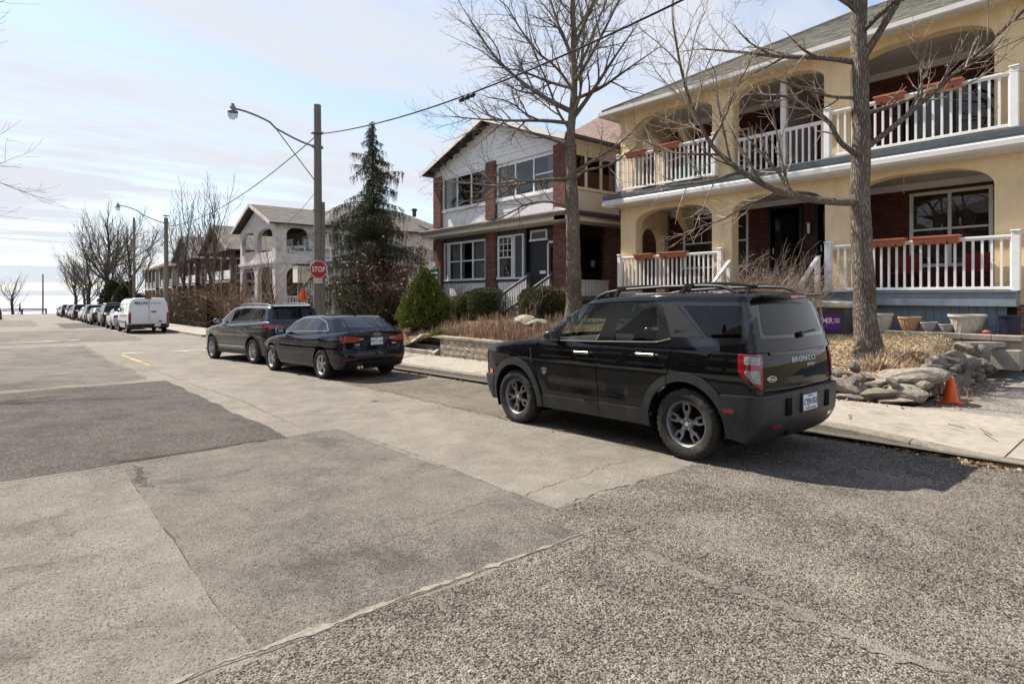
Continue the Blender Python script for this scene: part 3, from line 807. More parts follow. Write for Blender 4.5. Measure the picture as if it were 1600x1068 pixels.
def shell_regions(sh, z0, ztop, u0, u1, regions, grid, st=0.045):
    """regions: list of dicts(name, view 'side'|'rear'|'front', poly). Returns per-region triangles on the half shell (x>=0)."""
    pts = []; cons = []
    def addpoly(q):
        i0 = len(pts); pts.extend(q); cons.append(list(range(i0, i0 + len(q))))
    # domain border
    us = np.arange(u0, u1 + 1e-6, (u1 - u0) / max(8, int((u1 - u0) / grid)))
    zt = ztop(us)
    border = [(u, z0) for u in us] + [(us[-1], z) for z in np.linspace(z0, zt[-1], 14)[1:-1]] + [(u, z) for u, z in zip(us[::-1], zt[::-1])] + [(us[0], z) for z in np.linspace(zt[0], z0, 14)[1:-1]]
    addpoly(border)
    polys = []
    for rg in regions:
        q = dens(rg['poly'], st)
        a = np.array([p[0] for p in q]); z = np.array([p[1] for p in q])
        u = sh.side(a, z) if rg['view'] == 'side' else sh.end(a, z, rg['view'] == 'rear') if rg['view'] in ('rear', 'front') else a
        poly = list(zip(u.tolist(), z.tolist())); polys.append(poly); addpoly(poly)
    gp = []
    for i, u in enumerate(np.arange(u0 + grid / 2, u1, grid)):
        zt_ = float(ztop(np.array([u]))[0]); nz = max(2, int((zt_ - z0) / grid))
        for j in range(1, nz):
            gp.append((u + (grid * .25 if j % 2 else -grid * .25), z0 + (zt_ - z0) * j / nz))
    allp = [Vector(p) for p in pts + gp]
    edges = []
    for c in cons: edges += [(c[i], c[(i + 1) % len(c)]) for i in range(len(c))]
    r = delaunay_2d_cdt(allp, edges, [], 0, 1e-4)
    V = np.array([(p[0], p[1]) for p in r[0]]); T = np.array([tuple(t) for t in r[2] if len(t) == 3])
    cen = V[T].mean(1)
    ins = pip(cen[:, 0], cen[:, 1], border)
    T, cen = T[ins], cen[ins]
    P = sh.wrap(V[:, 0], V[:, 1]); N = sh.normal(P)
    ids = np.full(len(T), -1)
    for k, (rg, poly) in enumerate(zip(regions, polys)):
        ids[pip(cen[:, 0], cen[:, 1], poly)] = k
    # consistent outward winding
    n = np.cross(P[T[:, 1]] - P[T[:, 0]], P[T[:, 2]] - P[T[:, 0]]); fl = (n * N[T].mean(1)).sum(1) < 0
    T[fl] = T[fl][:, ::-1]
    return P, N, T, ids, zt, us

def part_mesh(name, P, N, T, m, parent, off=0.0, lip=0.0, mirror=None, both=False, smooth=True):
    """one panel from the half shell: offset along the normal, with a lip folded inwards along its edge.
    mirror None: right side only, 'L': left side only; both: one mesh with both halves"""
    if len(T) == 0: return None
    used, inv = np.unique(T.ravel(), return_inverse=True)
    t = inv.reshape(-1, 3); p = P[used] + N[used] * off; nn = N[used].copy()
    p[np.abs(p[:, 0]) < 1e-4, 0] = 0
    if lip:
        e = {}
        for a, b, c in t:
            for q in ((a, b), (b, c), (c, a)): e[q] = e.get(q, 0) + 1
        bd = [q for q in e if (q[1], q[0]) not in e and not (abs(p[q[0], 0]) < 0.004 and abs(p[q[1], 0]) < 0.004)]
        vs_, ns_, fs_ = [], [], []; o = len(p)
        for a, b in bd:
            ed = p[b] - p[a]; sn = np.cross(ed, nn[a]); sn /= (np.linalg.norm(sn) + 1e-9)
            vs_ += [p[a], p[b], p[b] - nn[b] * lip, p[a] - nn[a] * lip]; ns_ += [sn] * 4
            fs_ += [(o, o + 3, o + 2), (o, o + 2, o + 1)]; o += 4
        if vs_:
            p = np.vstack([p, vs_]); nn = np.vstack([nn, ns_]); t = np.vstack([t, fs_])
    if mirror == 'L':
        p = p * [-1, 1, 1]; nn = nn * [-1, 1, 1]; t = t[:, ::-1]
    elif both:
        k = len(p); t = np.vstack([t, t[:, ::-1] + k]); p = np.vstack([p, p * [-1, 1, 1]]); nn = np.vstack([nn, nn * [-1, 1, 1]])
    return mesh_obj(name, p.tolist(), t.tolist(), m, parent, normals=nn.tolist() if smooth else None, local=True)

def cap_mesh(sh, loop, z0, grid, drop=None):
    """top panel closing a shell: loop = (x,y) of the wrap's upper edge (half), from front centre to rear centre"""
    lp = [tuple(q) for q in loop]
    lp[0] = (0.0, lp[0][1]); lp[-1] = (0.0, lp[-1][1])
    cl = dens([lp[-1], lp[0]], grid, False)[1:-1]
    border = lp + cl
    xs = max(p[0] for p in lp); ys = [p[1] for p in lp]
    gp = [(x, y) for x in np.arange(grid / 2, xs, grid) for y in np.arange(min(ys) + grid / 2, max(ys), grid)]
    ins = pip(np.array([p[0] for p in gp]), np.array([p[1] for p in gp]), border)
    gp = [p for p, k in zip(gp, ins) if k]
    n = len(border)
    r = delaunay_2d_cdt([Vector(p) for p in border + gp], [(i, (i + 1) % n) for i in range(n)], [], 0, 1e-4)
    V = np.array([(p[0], p[1]) for p in r[0]]); T = np.array([tuple(t) for t in r[2] if len(t) == 3]); cen = V[T].mean(1)
    T = T[pip(cen[:, 0], cen[:, 1], border)]
    P = sh.top(V[:, 0], V[:, 1], z0); N = sh.normal(P)
    if drop is not None:
        c3 = P[T].mean(1); T = T[~drop(c3)]
    nn = np.cross(P[T[:, 1]] - P[T[:, 0]], P[T[:, 2]] - P[T[:, 0]]); fl = (nn * N[T].mean(1)).sum(1) < 0
    T[fl] = T[fl][:, ::-1]
    return P, N, T

# ---- wheels: axle along x, centred on the origin, outer face towards +x
def tyre(Rt, rim, w, tread=True, n=96):
    mb = MB(); h = w / 2
    prof = [(rim, h * 0.72), (rim + .006, h * .86), (rim + (Rt - rim) * .35, h * .99), (rim + (Rt - rim) * .68, h * .985), (Rt - .022, h * .9), (Rt - .006, h * .78), (Rt, h * .55), (Rt, h * .2), (Rt, -h * .2), (Rt, -h * .55), (Rt - .006, -h * .78), (Rt - .03, -h * .92), (rim + (Rt - rim) * .4, -h), (rim, -h * .7)]
    v, f = [], []; m = len(prof)
    for k in range(n):
        a = 2 * math.pi * k / n
        for i, (r, x) in enumerate(prof):
            rr = r
            if tread:
                if 4 <= i <= 6 and k % 3 == 0: rr -= 0.009
                if 7 <= i <= 8 and (k + 1) % 3 == 0: rr -= 0.008
                if 9 <= i <= 10 and (k + 2) % 3 == 0: rr -= 0.009
            v.append((x, rr * math.cos(a), rr * math.sin(a)))
    for k in range(n):
        for i in range(m - 1):
            a, b = k * m + i, ((k + 1) % n) * m + i; f.append((a, a + 1, b + 1, b))
    mb.add(v, f); return mb

def wheel_set(parent, Rt, rimr, w, style, m_rim, places, tread=True, hi=True):
    """builds one wheel (tyre, rim, hub, nuts as sub-parts) and places copies; returns list of wheel empties"""
    n = 96 if hi else 24
    tb = tyre(Rt, rimr, w, tread and hi, n)
    tmesh = build(tb, 'tyre', M_TIRE, None, local=True, auto=35 if tread else 60)
    h = w / 2; rb = MB()
    rb.lathe([(rimr + .004, h * .70), (rimr + .004, h * .76), (rimr - .010, h * .78), (rimr - .022, h * .66), (rimr - .032, h * .1), (rimr - .05, -h * .5)], n=n if hi else 20, axis='x')
    # spokes in the (y,z) plane, face at x = fx
    fx = h * .56
    def quad(poly, t0, t1):
        rb.prism(poly, 'x', t0, t1)
    def rot(p, a): return (p[0] * math.cos(a) - p[1] * math.sin(a), p[0] * math.sin(a) + p[1] * math.cos(a))
    ro = rimr - .012
    if style == 'loop5':
        for k in range(5):
            a = math.pi / 2 + 2 * math.pi * k / 5
            quad([rot(p, a) for p in ((.03, -.024), (ro * .42, -.022), (ro * .55, -.040), (ro * .60, -.040), (ro * .60, .040), (ro * .55, .040), (ro * .42, .022), (.03, .024))], fx - .030, fx)
            for s in (-1, 1):
                quad([rot(p, a) for p in ((ro * .57, s * .042), (ro * .90, s * .044), (ro * .90, s * .024), (ro * .57, s * .022))], fx - .026, fx + .003)
            quad([rot(p, a) for p in ((ro * .87, -.044), (ro * 1.0, -.052), (ro * 1.0, .052), (ro * .87, .044))], fx - .026, fx + .003)
        rb.lathe([(0, fx + .004), (.05, fx + .004), (.064, fx - .006), (.068, fx - .04)], n=24, axis='x')
    else:
        ns = {'five': 5, 'y5': 5, 'ten': 10, 'steel': 8}[style]
        for k in range(ns):
            a = math.pi / 2 + 2 * math.pi * k / ns
            if style == 'five':
                quad([rot(p, a) for p in ((.03, -.035), (ro * .6, -.024), (ro, -.046), (ro, .046), (ro * .6, .024), (.03, .035))], fx - .03, fx)
            elif style == 'y5':
                for s in (-1, 1):
                    quad([rot(p, a) for p in ((.03, s * .002), (.03, s * .03), (ro, s * .075), (ro, s * .047))], fx - .03, fx)
            else:
                quad([rot(p, a) for p in ((.03, -.018), (ro, -.014), (ro, .014), (.03, .018))], fx - .03, fx)
        rb.lathe([(0, fx + .004), (.045, fx + .004), (.06, fx - .006), (.064, fx - .04)], n=20, axis='x')
    rmesh = build(rb, 'rim', m_rim, None, local=True, auto=40)
    db = MB(); db.lathe([(rimr - .04, -h * .3), (.02, -h * .3)], n=24, axis='x'); db.lathe([(.0, fx - .075), (ro * .66, fx - .075), (ro * .66, fx - .09)], n=28, axis='x')
    dmesh = build(db, 'brake_disc', M_DARKIN, None, local=True)
    nb = MB()
    for k in range(5):
        a = math.pi / 2 + 2 * math.pi * k / 5
        nb.lathe([(0, fx + .016), (.008, fx + .016), (.011, fx + .001)], c=(0, .055 * math.cos(a), .055 * math.sin(a)), n=8, axis='x')
    nb.lathe([(0, fx + .010), (.018, fx + .010), (.024, fx + .002)], n=16, axis='x')
    nmesh = build(nb, 'wheel_nuts', M_CHROME, None, local=True)
    protos = [tmesh, rmesh, dmesh, nmesh]
    outs = []
    for i, (x, y, z) in enumerate(places):
        wh = bpy.data.objects.new('wheel', None); COL.objects.link(wh); wh.parent = parent
        wh.location = (x, y, z); wh.rotation_euler = (R(17 * i), 0, 0) if x > 0 else (R(-23 * i), 0, math.pi)
        if not hi: protos_use = protos[:2]
        else: protos_use = protos
        for p in protos_use: share(p, p.name.split('.')[0], wh, (0, 0, 0))
        outs.append(wh)
    for p in protos: bpy.data.objects.remove(p)
    return outs

def plate(parent, loc, txt, rot=(R(90), 0, 0), mtext=None, sub=True, sc=1.0):
    mb = MB(); mb.box(-.1525 * sc, .1525 * sc, -.003, .003, -.0775 * sc, .0775 * sc)
    o = build(mb, 'licence_plate', M_PLATE, parent, local=True, bevel=0.002); o.location = loc; o.rotation_euler = (rot[0] - R(90), rot[1], rot[2])
    if txt: text_obj('plate_number', txt, .088 * sc, mtext or M_PLBLUE, o, (0, -.0045, .002), (R(90), 0, 0), .0008, 1.0, .0012, (.80, 1, 1))
    if sub:
        text_obj('plate_motto', 'YOURS TO DISCOVER', .022, mtext or M_PLBLUE, o, (0, -.0045, -.060), (R(90), 0, 0), .0006)
        text_obj('plate_region', 'ONTARIO', .022, mtext or M_PLBLUE, o, (0, -.0045, .062), (R(90), 0, 0), .0006)
    return o

def seats(parent, rows, zf=0.62, w=0.50, back=0.62, xo=0.37, mm=None):
    for (yy, n) in rows:
        for s in ((-xo, xo) if n == 2 else (-.42, 0, .42)):
            mb = MB(); ww = w if n == 2 else .40
            mb.prism([(yy - .02, zf - .1), (yy + .50, zf - .1), (yy + .52, zf + .03), (yy + .0, zf)], 'x', s - ww / 2, s + ww / 2)
            mb.prism([(yy - .06, zf - .02), (yy + .09, zf), (yy - .06, zf + back), (yy - .17, zf + back)], 'x', s - ww / 2 + .02, s + ww / 2 - .02)
            mb.prism([(yy - .17, zf + back + .05), (yy - .08, zf + back + .04), (yy - .09, zf + back + .22), (yy - .17, zf + back + .22)], 'x', s - .13, s + .13)
            build(mb, 'seat', mm or M_SEAT, parent, local=True, bevel=.03, auto=50)

def make_car(name, loc, spec, label, pitch=0.0, yaw=0.0, group=None, cat='car', roll=0.0):
    car = thing(name, loc, label, cat, group)
    car.rotation_euler = (pitch, roll, yaw)
    S = spec; g = S.get('grid', .06)
    lo, gh = S['lower'], S['green']
    # --- lower body
    u0, u1 = lo.cr - lo.rad * math.pi / 2, lo.cf + lo.rad * math.pi / 2
    def ycen(u):      # rough y of a wrap station, to find the top edge there
        yc = np.clip(u, lo.cr, lo.cf); ph = (u - yc) / lo.rad
        ext = np.where(u > lo.cf, S['yf'] - lo.cf, lo.cr - S['yr'])
        return yc + np.sin(ph) * ext, np.cos(ph) * S['hw']
    def ztop_lo(u):
        y_, x_ = ycen(np.asarray(u, float)); return lo.ZT(x_, y_) - S.get('zdrop', .022)
    P, N, T, ids, zt, us = shell_regions(lo, S['z0'], ztop_lo, u0, u1, S['lregions'], g)
    body = T[ids == -1]
    bo = part_mesh('body', P, N, body, S['paint'], car, both=True)
    for k, rg in enumerate(S['lregions']):
        t = T[ids == k]
        if rg.get('hole'): continue
        kw = dict(off=rg.get('off', 0.0), lip=rg.get('lip', 0.0))
        if rg.get('both'): part_mesh(rg['name'], P, N, t, rg['mat'], car, both=True, **kw)
        else:
            for sd in (None, 'L'):
                o = part_mesh(rg['name'], P, N, t, rg['mat'], car, mirror=sd, **kw)
                if o is not None and rg.get('label'): o['label'] = rg['label']
    top = lo.wrap(us, zt)
    gF = lambda c: (gh.F(c[:, 0], c[:, 1], np.maximum(c[:, 2], S['gz0'] + .01) + 0.0) < -0.045) if gh is not None else np.zeros(len(c), bool)
    loop = [(p[0], p[1]) for p in top[::-1]]
    Pc, Nc, Tc = cap_mesh(lo, loop, S['z0'] + .05, g * 1.3, gF)
    fr = Pc[Tc].mean(1)[:, 1] > S.get('hood_y', 1.5)
    part_mesh('hood', Pc, Nc, Tc[fr], S['paint'], car, both=True)
    if (~fr).any(): part_mesh(S.get('deck_name', 'shoulder'), Pc, Nc, Tc[~fr], S['paint'], car, both=True)
    # --- cabin
    u0, u1 = gh.cr - gh.rad * math.pi / 2, gh.cf + gh.rad * math.pi / 2
    def ztop_g(u):
        yc = np.clip(u, gh.cr, gh.cf); ph = (np.asarray(u, float) - yc) / gh.rad
        y_ = yc + np.sin(ph) * np.where(u > gh.cf, S['gyf'] - gh.cf, gh.cr - S['gyr']); return gh.ZT(np.cos(ph) * .55, y_) - S.get('gdrop', .03)
    P, N, T, ids, zt, us = shell_regions(gh, S['gz0'], ztop_g, u0, u1, S['gregions'], g)
    part_mesh('pillars', P, N, T[ids == -1], S.get('pillar_mat', S['paint']), car, both=True)
    for k, rg in enumerate(S['gregions']):
        t = T[ids == k]
        if rg.get('hole'): continue
        kw = dict(off=rg.get('off', 0.0), lip=rg.get('lip', 0.0))
        if rg.get('both'): part_mesh(rg['name'], P, N, t, rg['mat'], car, both=True, **kw)
        else:
            for sd in (None, 'L'): part_mesh(rg['name'], P, N, t, rg['mat'], car, mirror=sd, **kw)
    top = gh.wrap(us, zt)
    Pc, Nc, Tc = cap_mesh(gh, [(p[0], p[1]) for p in top[::-1]], S['gz0'] + .1, g * 1.3)
    part_mesh('roof', Pc, Nc, Tc, S.get('roof_mat', S['paint']), car, both=True)
    # --- floor, arches
    mb = MB(); hw = S['hw'] - .10
    mb.box(-hw, hw, S['yr'] + .25, S['yf'] - .25, S['z0'] + .02, S['z0'] + .06)
    for yy in S['axles']:
        for s in (-1, 1):
            n = 14; ri = S['arch'] - .004
            v = []; f = []
            for i in range(n + 1):
                a = math.pi * (i / n) * 1.24 - math.pi * .12
                for x in (s * (hw - .22), s * (hw + .06)): v.append((x, yy + ri * math.cos(a), S['Rt'] + ri * math.sin(a)))
            for i in range(n): f.append((2 * i, 2 * i + 1, 2 * i + 3, 2 * i + 2))
            mb.add(v, f)
            mb.prism([(yy + ri * math.cos(math.pi * i / 12), S['Rt'] + ri * math.sin(math.pi * i / 12)) for i in range(13)] + [(yy - ri, S['z0']), (yy + ri, S['z0'])], 'x', s * (hw - .225), s * (hw - .215))
    build(mb, 'underbody', M_DARKIN, car, local=True, recalc=False)
    wheel_set(car, S['Rt'], S['rim'], S['tw'], S['wstyle'], S['wmat'], [(s * S['track'] / 2, yy, S['Rt']) for yy in S['axles'] for s in (-1, 1)], S.get('tread', False), S.get('hi', True))
    return car

def mirrors(car, x, y, z, m, sc=1.0):
    for s in (-1, 1):
        mb = MB()
        mb.prism([(s * x, z - .03), (s * (x + .06), z - .055), (s * (x + .20) , z - .045), (s * (x + .22), z + .06), (s * (x + .17), z + .105), (s * (x + .05), z + .09), (s * x, z + .03)], 'y', y - .02, y + .13)
        o = build(mb, 'wing_mirror', m, car, local=True, bevel=.022, auto=50)
        gb = MB(); gb.prism([(s * (x + .07), z - .03), (s * (x + .19), z - .03), (s * (x + .20), z + .06), (s * (x + .08), z + .075)], 'y', y - .026, y - .022)
        build(gb, 'mirror_glass', M_CHROME, o, local=True)
# ---- the black off-road SUV in the foreground
def suv_box_spec():
    plan = tab([(-1.0, .80), (-.85, .835), (-.6, .885), (-.2, .918), (.5, .925), (2.0, .925), (2.75, .918), (3.1, .885), (3.6, .76)])
    sec = tab([(.25, -.05), (.4, -.022), (.55, -.004), (.72, 0), (.92, -.003), (1.05, -.016), (1.15, -.04), (1.25, -.075)])
    def W(y, z):
        w = plan(y) + sec(z)
        # scooped panel low on the doors
        t = ss(.70, .80, y) * (1 - ss(1.95, 2.07, y)) * ss(.52, .60, z - .02 * (1.4 - y) * 0) * (1 - ss(.655, .675, z))
        return w - .016 * t
    yrb = tab([(.25, -.66), (.38, -.78), (.5, -.815), (.7, -.822), (.85, -.815), (1.05, -.80), (1.15, -.775), (1.26, -.73)])
    yfb = tab([(.25, 3.34), (.45, 3.48), (.75, 3.52), (.95, 3.50), (1.05, 3.46), (1.2, 3.36)])
    ztb = tab([(-1, 1.245), (-.65, 1.24), (.13, 1.235), (.30, 1.20), (1.1, 1.185), (1.6, 1.178), (1.95, 1.185), (2.2, 1.19), (2.9, 1.122), (3.2, 1.085), (3.45, 1.03), (3.7, .98)])
    lower = Shell(W, lambda x, z: yfb(z) - .13 * x**2, lambda x, z: yrb(z) + .11 * x**2, lambda x, y: ztb(y) - .028 * x**2, 2.72, -.12, .85, .055, .035)
    gp = tab([(-.8, -.05), (-.4, -.015), (.3, 0), (1.3, -.005), (1.9, -.03), (2.3, -.06)])
    WG = lambda y, z: .888 - .215 * (z - 1.17) + gp(y)
    zr = tab([(-.85, 1.675), (-.65, 1.70), (-.3, 1.722), (.2, 1.73), (.7, 1.725), (1.1, 1.708), (1.45, 1.67), (1.7, 1.62)])
    green = Shell(WG, lambda x, z: 2.30 - 1.72 * (z - 1.19) - .13 * x**2, lambda x, z: -.785 + .30 * (z - 1.2) + .11 * x**2, lambda x, y: zr(y) - .055 * x**2, 1.15, .05, .82, .05, .035)
    L = []
    S = lambda name, poly, m, **k: dict(name=name, view='side', poly=poly, mat=m, **k)
    cl = lambda poly: [(a, max(b, .2905)) for a, b in poly]
    ua = lambda y, z: float(lower.side([y], [z])[0])
    u0, u1 = lower.cr - lower.rad * math.pi / 2, lower.cf + lower.rad * math.pi / 2
    hole = lambda poly, view='side': dict(name='gap', view=view, poly=poly, hole=True)
    df = [(2.17, 1.20), (2.245, 1.04), (2.25, .85), (2.165, .465), (1.17, .475), (1.178, .80), (1.12, 1.21)]
    dr = [(1.12, 1.21), (1.178, .80), (1.17, .475), (.53, .475), (.50, .60), (.42, .74), (.30, .845), (.188, .90), (.165, 1.05), (.143, 1.24)]
    L += [S('front_door', df, M_BLACKP), S('rear_door', dr, M_BLACKP)]
    seam = .009
    for pl in ([(2.17, 1.19), (2.245, 1.04), (2.25, .85), (2.165, .465)], [(1.12, 1.21), (1.178, .80), (1.17, .30)], [(.143, 1.25), (.165, 1.05), (.188, .86)]):
        L.append(hole(stroke(dens(pl, .05, False), seam)))
    L.append(hole(rounded([(.03, 1.095), (.045, .965), (-.175, .955), (-.185, 1.09)], .04)))
    L.append(S('fuel_door', rounded([(.026, 1.091), (.041, .969), (-.171, .959), (-.181, 1.086)], .038), M_BLACKP))
    # tailgate and its shut lines
    L.append(dict(name='tailgate', view='rear', poly=[(0, 1.26), (.70, 1.26), (.735, 1.12), (.735, .75), (0, .75)], mat=M_BLACKP, both=True))
    L.append(hole(stroke(dens([(.70, 1.25), (.733, 1.12), (.733, .72)], .04, False), seam), 'rear'))
    L.append(hole([(0, .735), (0, .748), (.735, .748), (.735, .735)], 'rear'))
    # lamps
    uA, uB = ua(-.585, 1.0), float(lower.end([.742], [.95])[0])
    du = uB - uA; lp = lambda a, z: (uA + du * a, z)
    lamp = rounded([lp(0, 1.112), lp(1, 1.10), lp(1, .778), lp(.85, .778), lp(0, .925)], .03)
    U = lambda name, poly, m, **k: dict(name=name, view='u', poly=poly, mat=m, **k)
    L.append(U('tail_lamp', lamp, M_REDD, off=.012, lip=.014))
    L.append(U('tail_lamp_border', rounded([lp(.03, 1.102), lp(.97, 1.092), lp(.97, .79), lp(.86, .79), lp(.03, .932)], .03), M_REDL, off=.014))
    L.append(U('reversing_lens', [lp(.27, 1.085), lp(.86, 1.075), lp(.86, .82), lp(.55, .845), lp(.27, .93)], M_CLEARL, off=.0155))
    L.append(U('brake_lens', [lp(.27, 1.012), lp(.86, 1.004), lp(.86, .95), lp(.27, .958)], M_REDL, off=.017))
    # cladding
    L.append(S('side_sill', cl([(2.22, .29), (2.22, .452), (.42, .466), (.42, .29)]), M_PLAST, off=.012, lip=.02))
    L.append(hole(stroke([(1.17, .48), (1.168, .29)], seam)))
    L.append(U('rear_bumper', [(u0, .291), (u0, .735), (ua(-.42, .70), .712), (ua(-.42, .6), .291)], M_PLAST, off=.045, lip=.05, both=True))
    L.append(U('front_bumper', [(u1, .291), (u1, .63), (ua(3.12, .6), .62), (ua(3.12, .6), .291)], M_PLAST, off=.03, lip=.035, both=True))
    for cy in (0, 2.67):
        L.append(S('wheel_flare', cl(circ(cy, .36, .532)), M_PLAST, off=.024, lip=.03))
        L.append(hole(cl(circ(cy, .36, .442))))
    L.append(hole(stroke([(.19, .93), (.188, .76)], seam)))
    # bumper reflectors and step pocket
    L.append(S('side_reflector', rounded([(-.455, .585), (-.455, .548), (-.56, .548), (-.56, .585)], .012), M_REDD, off=.05, lip=.01))
    L.append(dict(name='rear_reflector', view='rear', poly=rounded([(.50, .44), (.50, .405), (.64, .405), (.64, .44)], .012), mat=M_REDD, off=.05, lip=.01))
    # front: lamps and grille panel
    L.append(dict(name='headlamp', view='front', poly=rounded([(.50, .80), (.80, .80), (.80, .99), (.50, .99)], .06), mat=M_CLEARL, off=.01, lip=.01))
    L.append(dict(name='grille', view='front', poly=[(0, .78), (.49, .78), (.49, .99), (0, .99)], mat=M_BLKPL, off=.004, both=True))
    L.append(S('marker_lamp', [(3.20, .70), (3.20, .64), (3.28, .64), (3.28, .70)], M_AMBER, off=.012, lip=.01))
    G = []
    fw = rounded([(1.90, 1.165), (1.63, 1.475), (1.42, 1.567), (1.03, 1.592), (1.19, 1.182)], .03)
    rw = rounded([(.94, 1.187), (.885, 1.597), (.40, 1.597), (.335, 1.38), (.365, 1.20)], .035)
    qw = rounded([(.06, 1.575), (-.575, 1.565), (-.605, 1.262), (-.25, 1.25)], .03)
    cp = rounded([(.31, 1.597), (.15, 1.592), (-.215, 1.252), (.165, 1.245)], .02)
    G.append(S('window_surround', rounded([(1.98, 1.14), (1.67, 1.50), (1.44, 1.596), (1.0, 1.618), (.2, 1.618), (-.60, 1.60), (-.66, 1.59), (-.66, 1.20), (.1, 1.14)], .02), M_GLOSSBLK, off=.001))
    G.append(S('front_window', fw, glass('front_door_glass', (.82, .90, .85), 1.55), off=.0)); G.append(S('rear_window', rw, glass('rear_door_glass', (.30, .34, .34), 1.6)))
    G.append(S('quarter_window', qw, G_TINT, off=.003)); G.append(S('quarter_panel', cp, M_BLKPL, off=.012, lip=.012))
    G.append(S('vent_slot', [(.12, 1.32), (-.10, 1.315), (-.135, 1.285), (.125, 1.285)], M_GLOSSBLK, off=.006))
    G.append(dict(name='rear_glass_surround', view='rear', poly=rounded([(-.01, 1.24), (.70, 1.245), (.615, 1.635), (-.01, 1.645)], .03), mat=M_GLOSSBLK, both=True, off=.002))
    G.append(dict(name='rear_screen', view='rear', poly=rounded([(-.01, 1.27), (.64, 1.275), (.565, 1.585), (-.01, 1.60)], .04), mat=G_REAR, both=True, off=.004))
    G.append(dict(name='windscreen', view='front', poly=rounded([(-.01, 1.215), (.72, 1.215), (.62, 1.62), (-.01, 1.635)], .05), mat=G_CLEAR, both=True))
    return dict(lower=lower, green=green, lregions=L, gregions=G, z0=.29, gz0=1.12, yf=3.52, yr=-.82, gyf=1.55, gyr=-.66, hw=.92, paint=M_BLACKP,
                axles=(0.0, 2.67), arch=.442, Rt=.362, rim=.237, tw=.235, track=1.60, wstyle='loop5', wmat=M_RIMDK, tread=True, grid=.05, hood_y=1.7)

def on_surface(sh, x, z, back=True, off=0.0):
    c = sh.cr if back else sh.cf
    p = sh.solve(np.array([[abs(x), c, z]]), np.array([[0, -1.0 if back else 1.0, 0]]))
    n = sh.normal(p); p = p + n * off; return (x, float(p[0, 1]), float(p[0, 2])), n[0]
def on_side(sh, y, z, off=0.0):
    p = sh.solve(np.array([[0.0, y, z]]), np.array([[1.0, 0, 0]])); return float(p[0, 0]) + off

spec = suv_box_spec(); lo, gh = spec['lower'], spec['green']
bronco = make_car('parked_suv', (6.19, 3.545, zgf(3.545) + .005), spec, 'black boxy off-road car with roof rails, parked nearest at the kerb', pitch=R(-1.25), yaw=R(0.0))
# handles
for s in (-1, 1):
    for yy, zz in ((1.39, 1.018), (.455, 1.043)):
        x = on_side(lo, yy, zz); mb = MB()
        mb.prism([(yy + .125, zz + .012), (yy + .12, zz + .024), (yy - .115, zz + .024), (yy - .125, zz + .010), (yy - .11, zz - .006), (yy + .115, zz - .006)], 'x', s * (x + .028), s * (x + .046))
        for q in (-.10, .10): mb.box(min(s * x, s * (x + .03)), max(s * x, s * (x + .03)), yy + q - .016, yy + q + .016, zz - .004, zz + .018)
        build(mb, 'door_handle', M_SATIN, bronco, local=True, bevel=.004)
        db = MB(); db.lathe([(0, 0), (.055, 0)], c=(0, 0, 0), n=18, axis='x')
        o = build(db, 'handle_recess', M_GLOSSBLK, bronco, local=True); o.location = (s * (x + .001), yy - .01, zz - .012); o.scale = (1, 1.2, .62)
    # belt trim
    pts = [(1.90, 1.150), (1.5, 1.158), (1.1, 1.166), (.5, 1.182), (.33, 1.189), (.17, 1.226)]
    mb = MB(); mb.tube([(s * (on_side(gh, a, max(b, 1.15)) + .004), a, b) for a, b in pts], .0085, 6)
    build(mb, 'belt_trim', M_SATIN, bronco, local=True)
    # drip moulding
    mb = MB(); mb.tube([(s * (on_side(gh, a, b) + .002), a, b) for a, b in [(1.96, 1.20), (1.66, 1.515), (1.42, 1.607), (1.0, 1.632), (.3, 1.637), (-.62, 1.615)]], .007, 6)
    build(mb, 'drip_rail', M_GLOSSBLK, bronco, local=True)
    # fender badge, shield
    x = on_side(lo, 2.07, .77); mb = MB()
    mb.prism([(2.115, .80), (2.025, .80), (2.025, .745), (2.07, .712), (2.115, .745)], 'x', s * (x + .001), s * (x + .006))
    o = build(mb, 'shield_badge', M_CHROME, bronco, local=True)
    pro(([(2.107, .780), (2.033, .780), (2.033, .749), (2.07, .722), (2.107, .749)], 'x', s * (x + .006), s * (x + .0075)), 'badge_field', M_GREYP, o, local=True)
    pro(([(2.095, .748), (2.07, .77), (2.052, .757), (2.045, .765), (2.04, .745), (2.07, .728)], 'x', s * (x + .0075), s * (x + .009)), 'badge_emblem', M_CHROME, o, local=True)
    # fender vent
    x = on_side(lo, 2.33, .95); pro(([(2.345, 1.04), (2.325, 1.04), (2.31, .86), (2.335, .86)], 'x', s * (x - .002), s * (x + .008)), 'fender_vent', M_SATIN, bronco, local=True)
    pro(([(2.341, 1.034), (2.329, 1.034), (2.317, .868), (2.331, .868)], 'x', s * (x + .008), s * (x + .0095)), 'fender_vent_mesh', M_GLOSSBLK, bronco, local=True)
    # roof rail
    mb = MB(); X = s * .665
    mb.tube([(X, 1.40, 1.655), (X, 1.33, 1.70), (X, 1.22, 1.738), (X, 1.0, 1.765), (X, .4, 1.782), (X, -.1, 1.778), (X, -.30, 1.765), (X, -.40, 1.73), (X, -.45, 1.69)], [.016, .019, .019, .018, .018, .018, .018, .019, .016], 8)
    for q in (1.02, .12): mb.bar((X, q + .07, 1.69), (X, q, 1.768), .035, .05, taper=.8)
    build(mb, 'roof_rail', M_PLAST, bronco, local=True, auto=50)
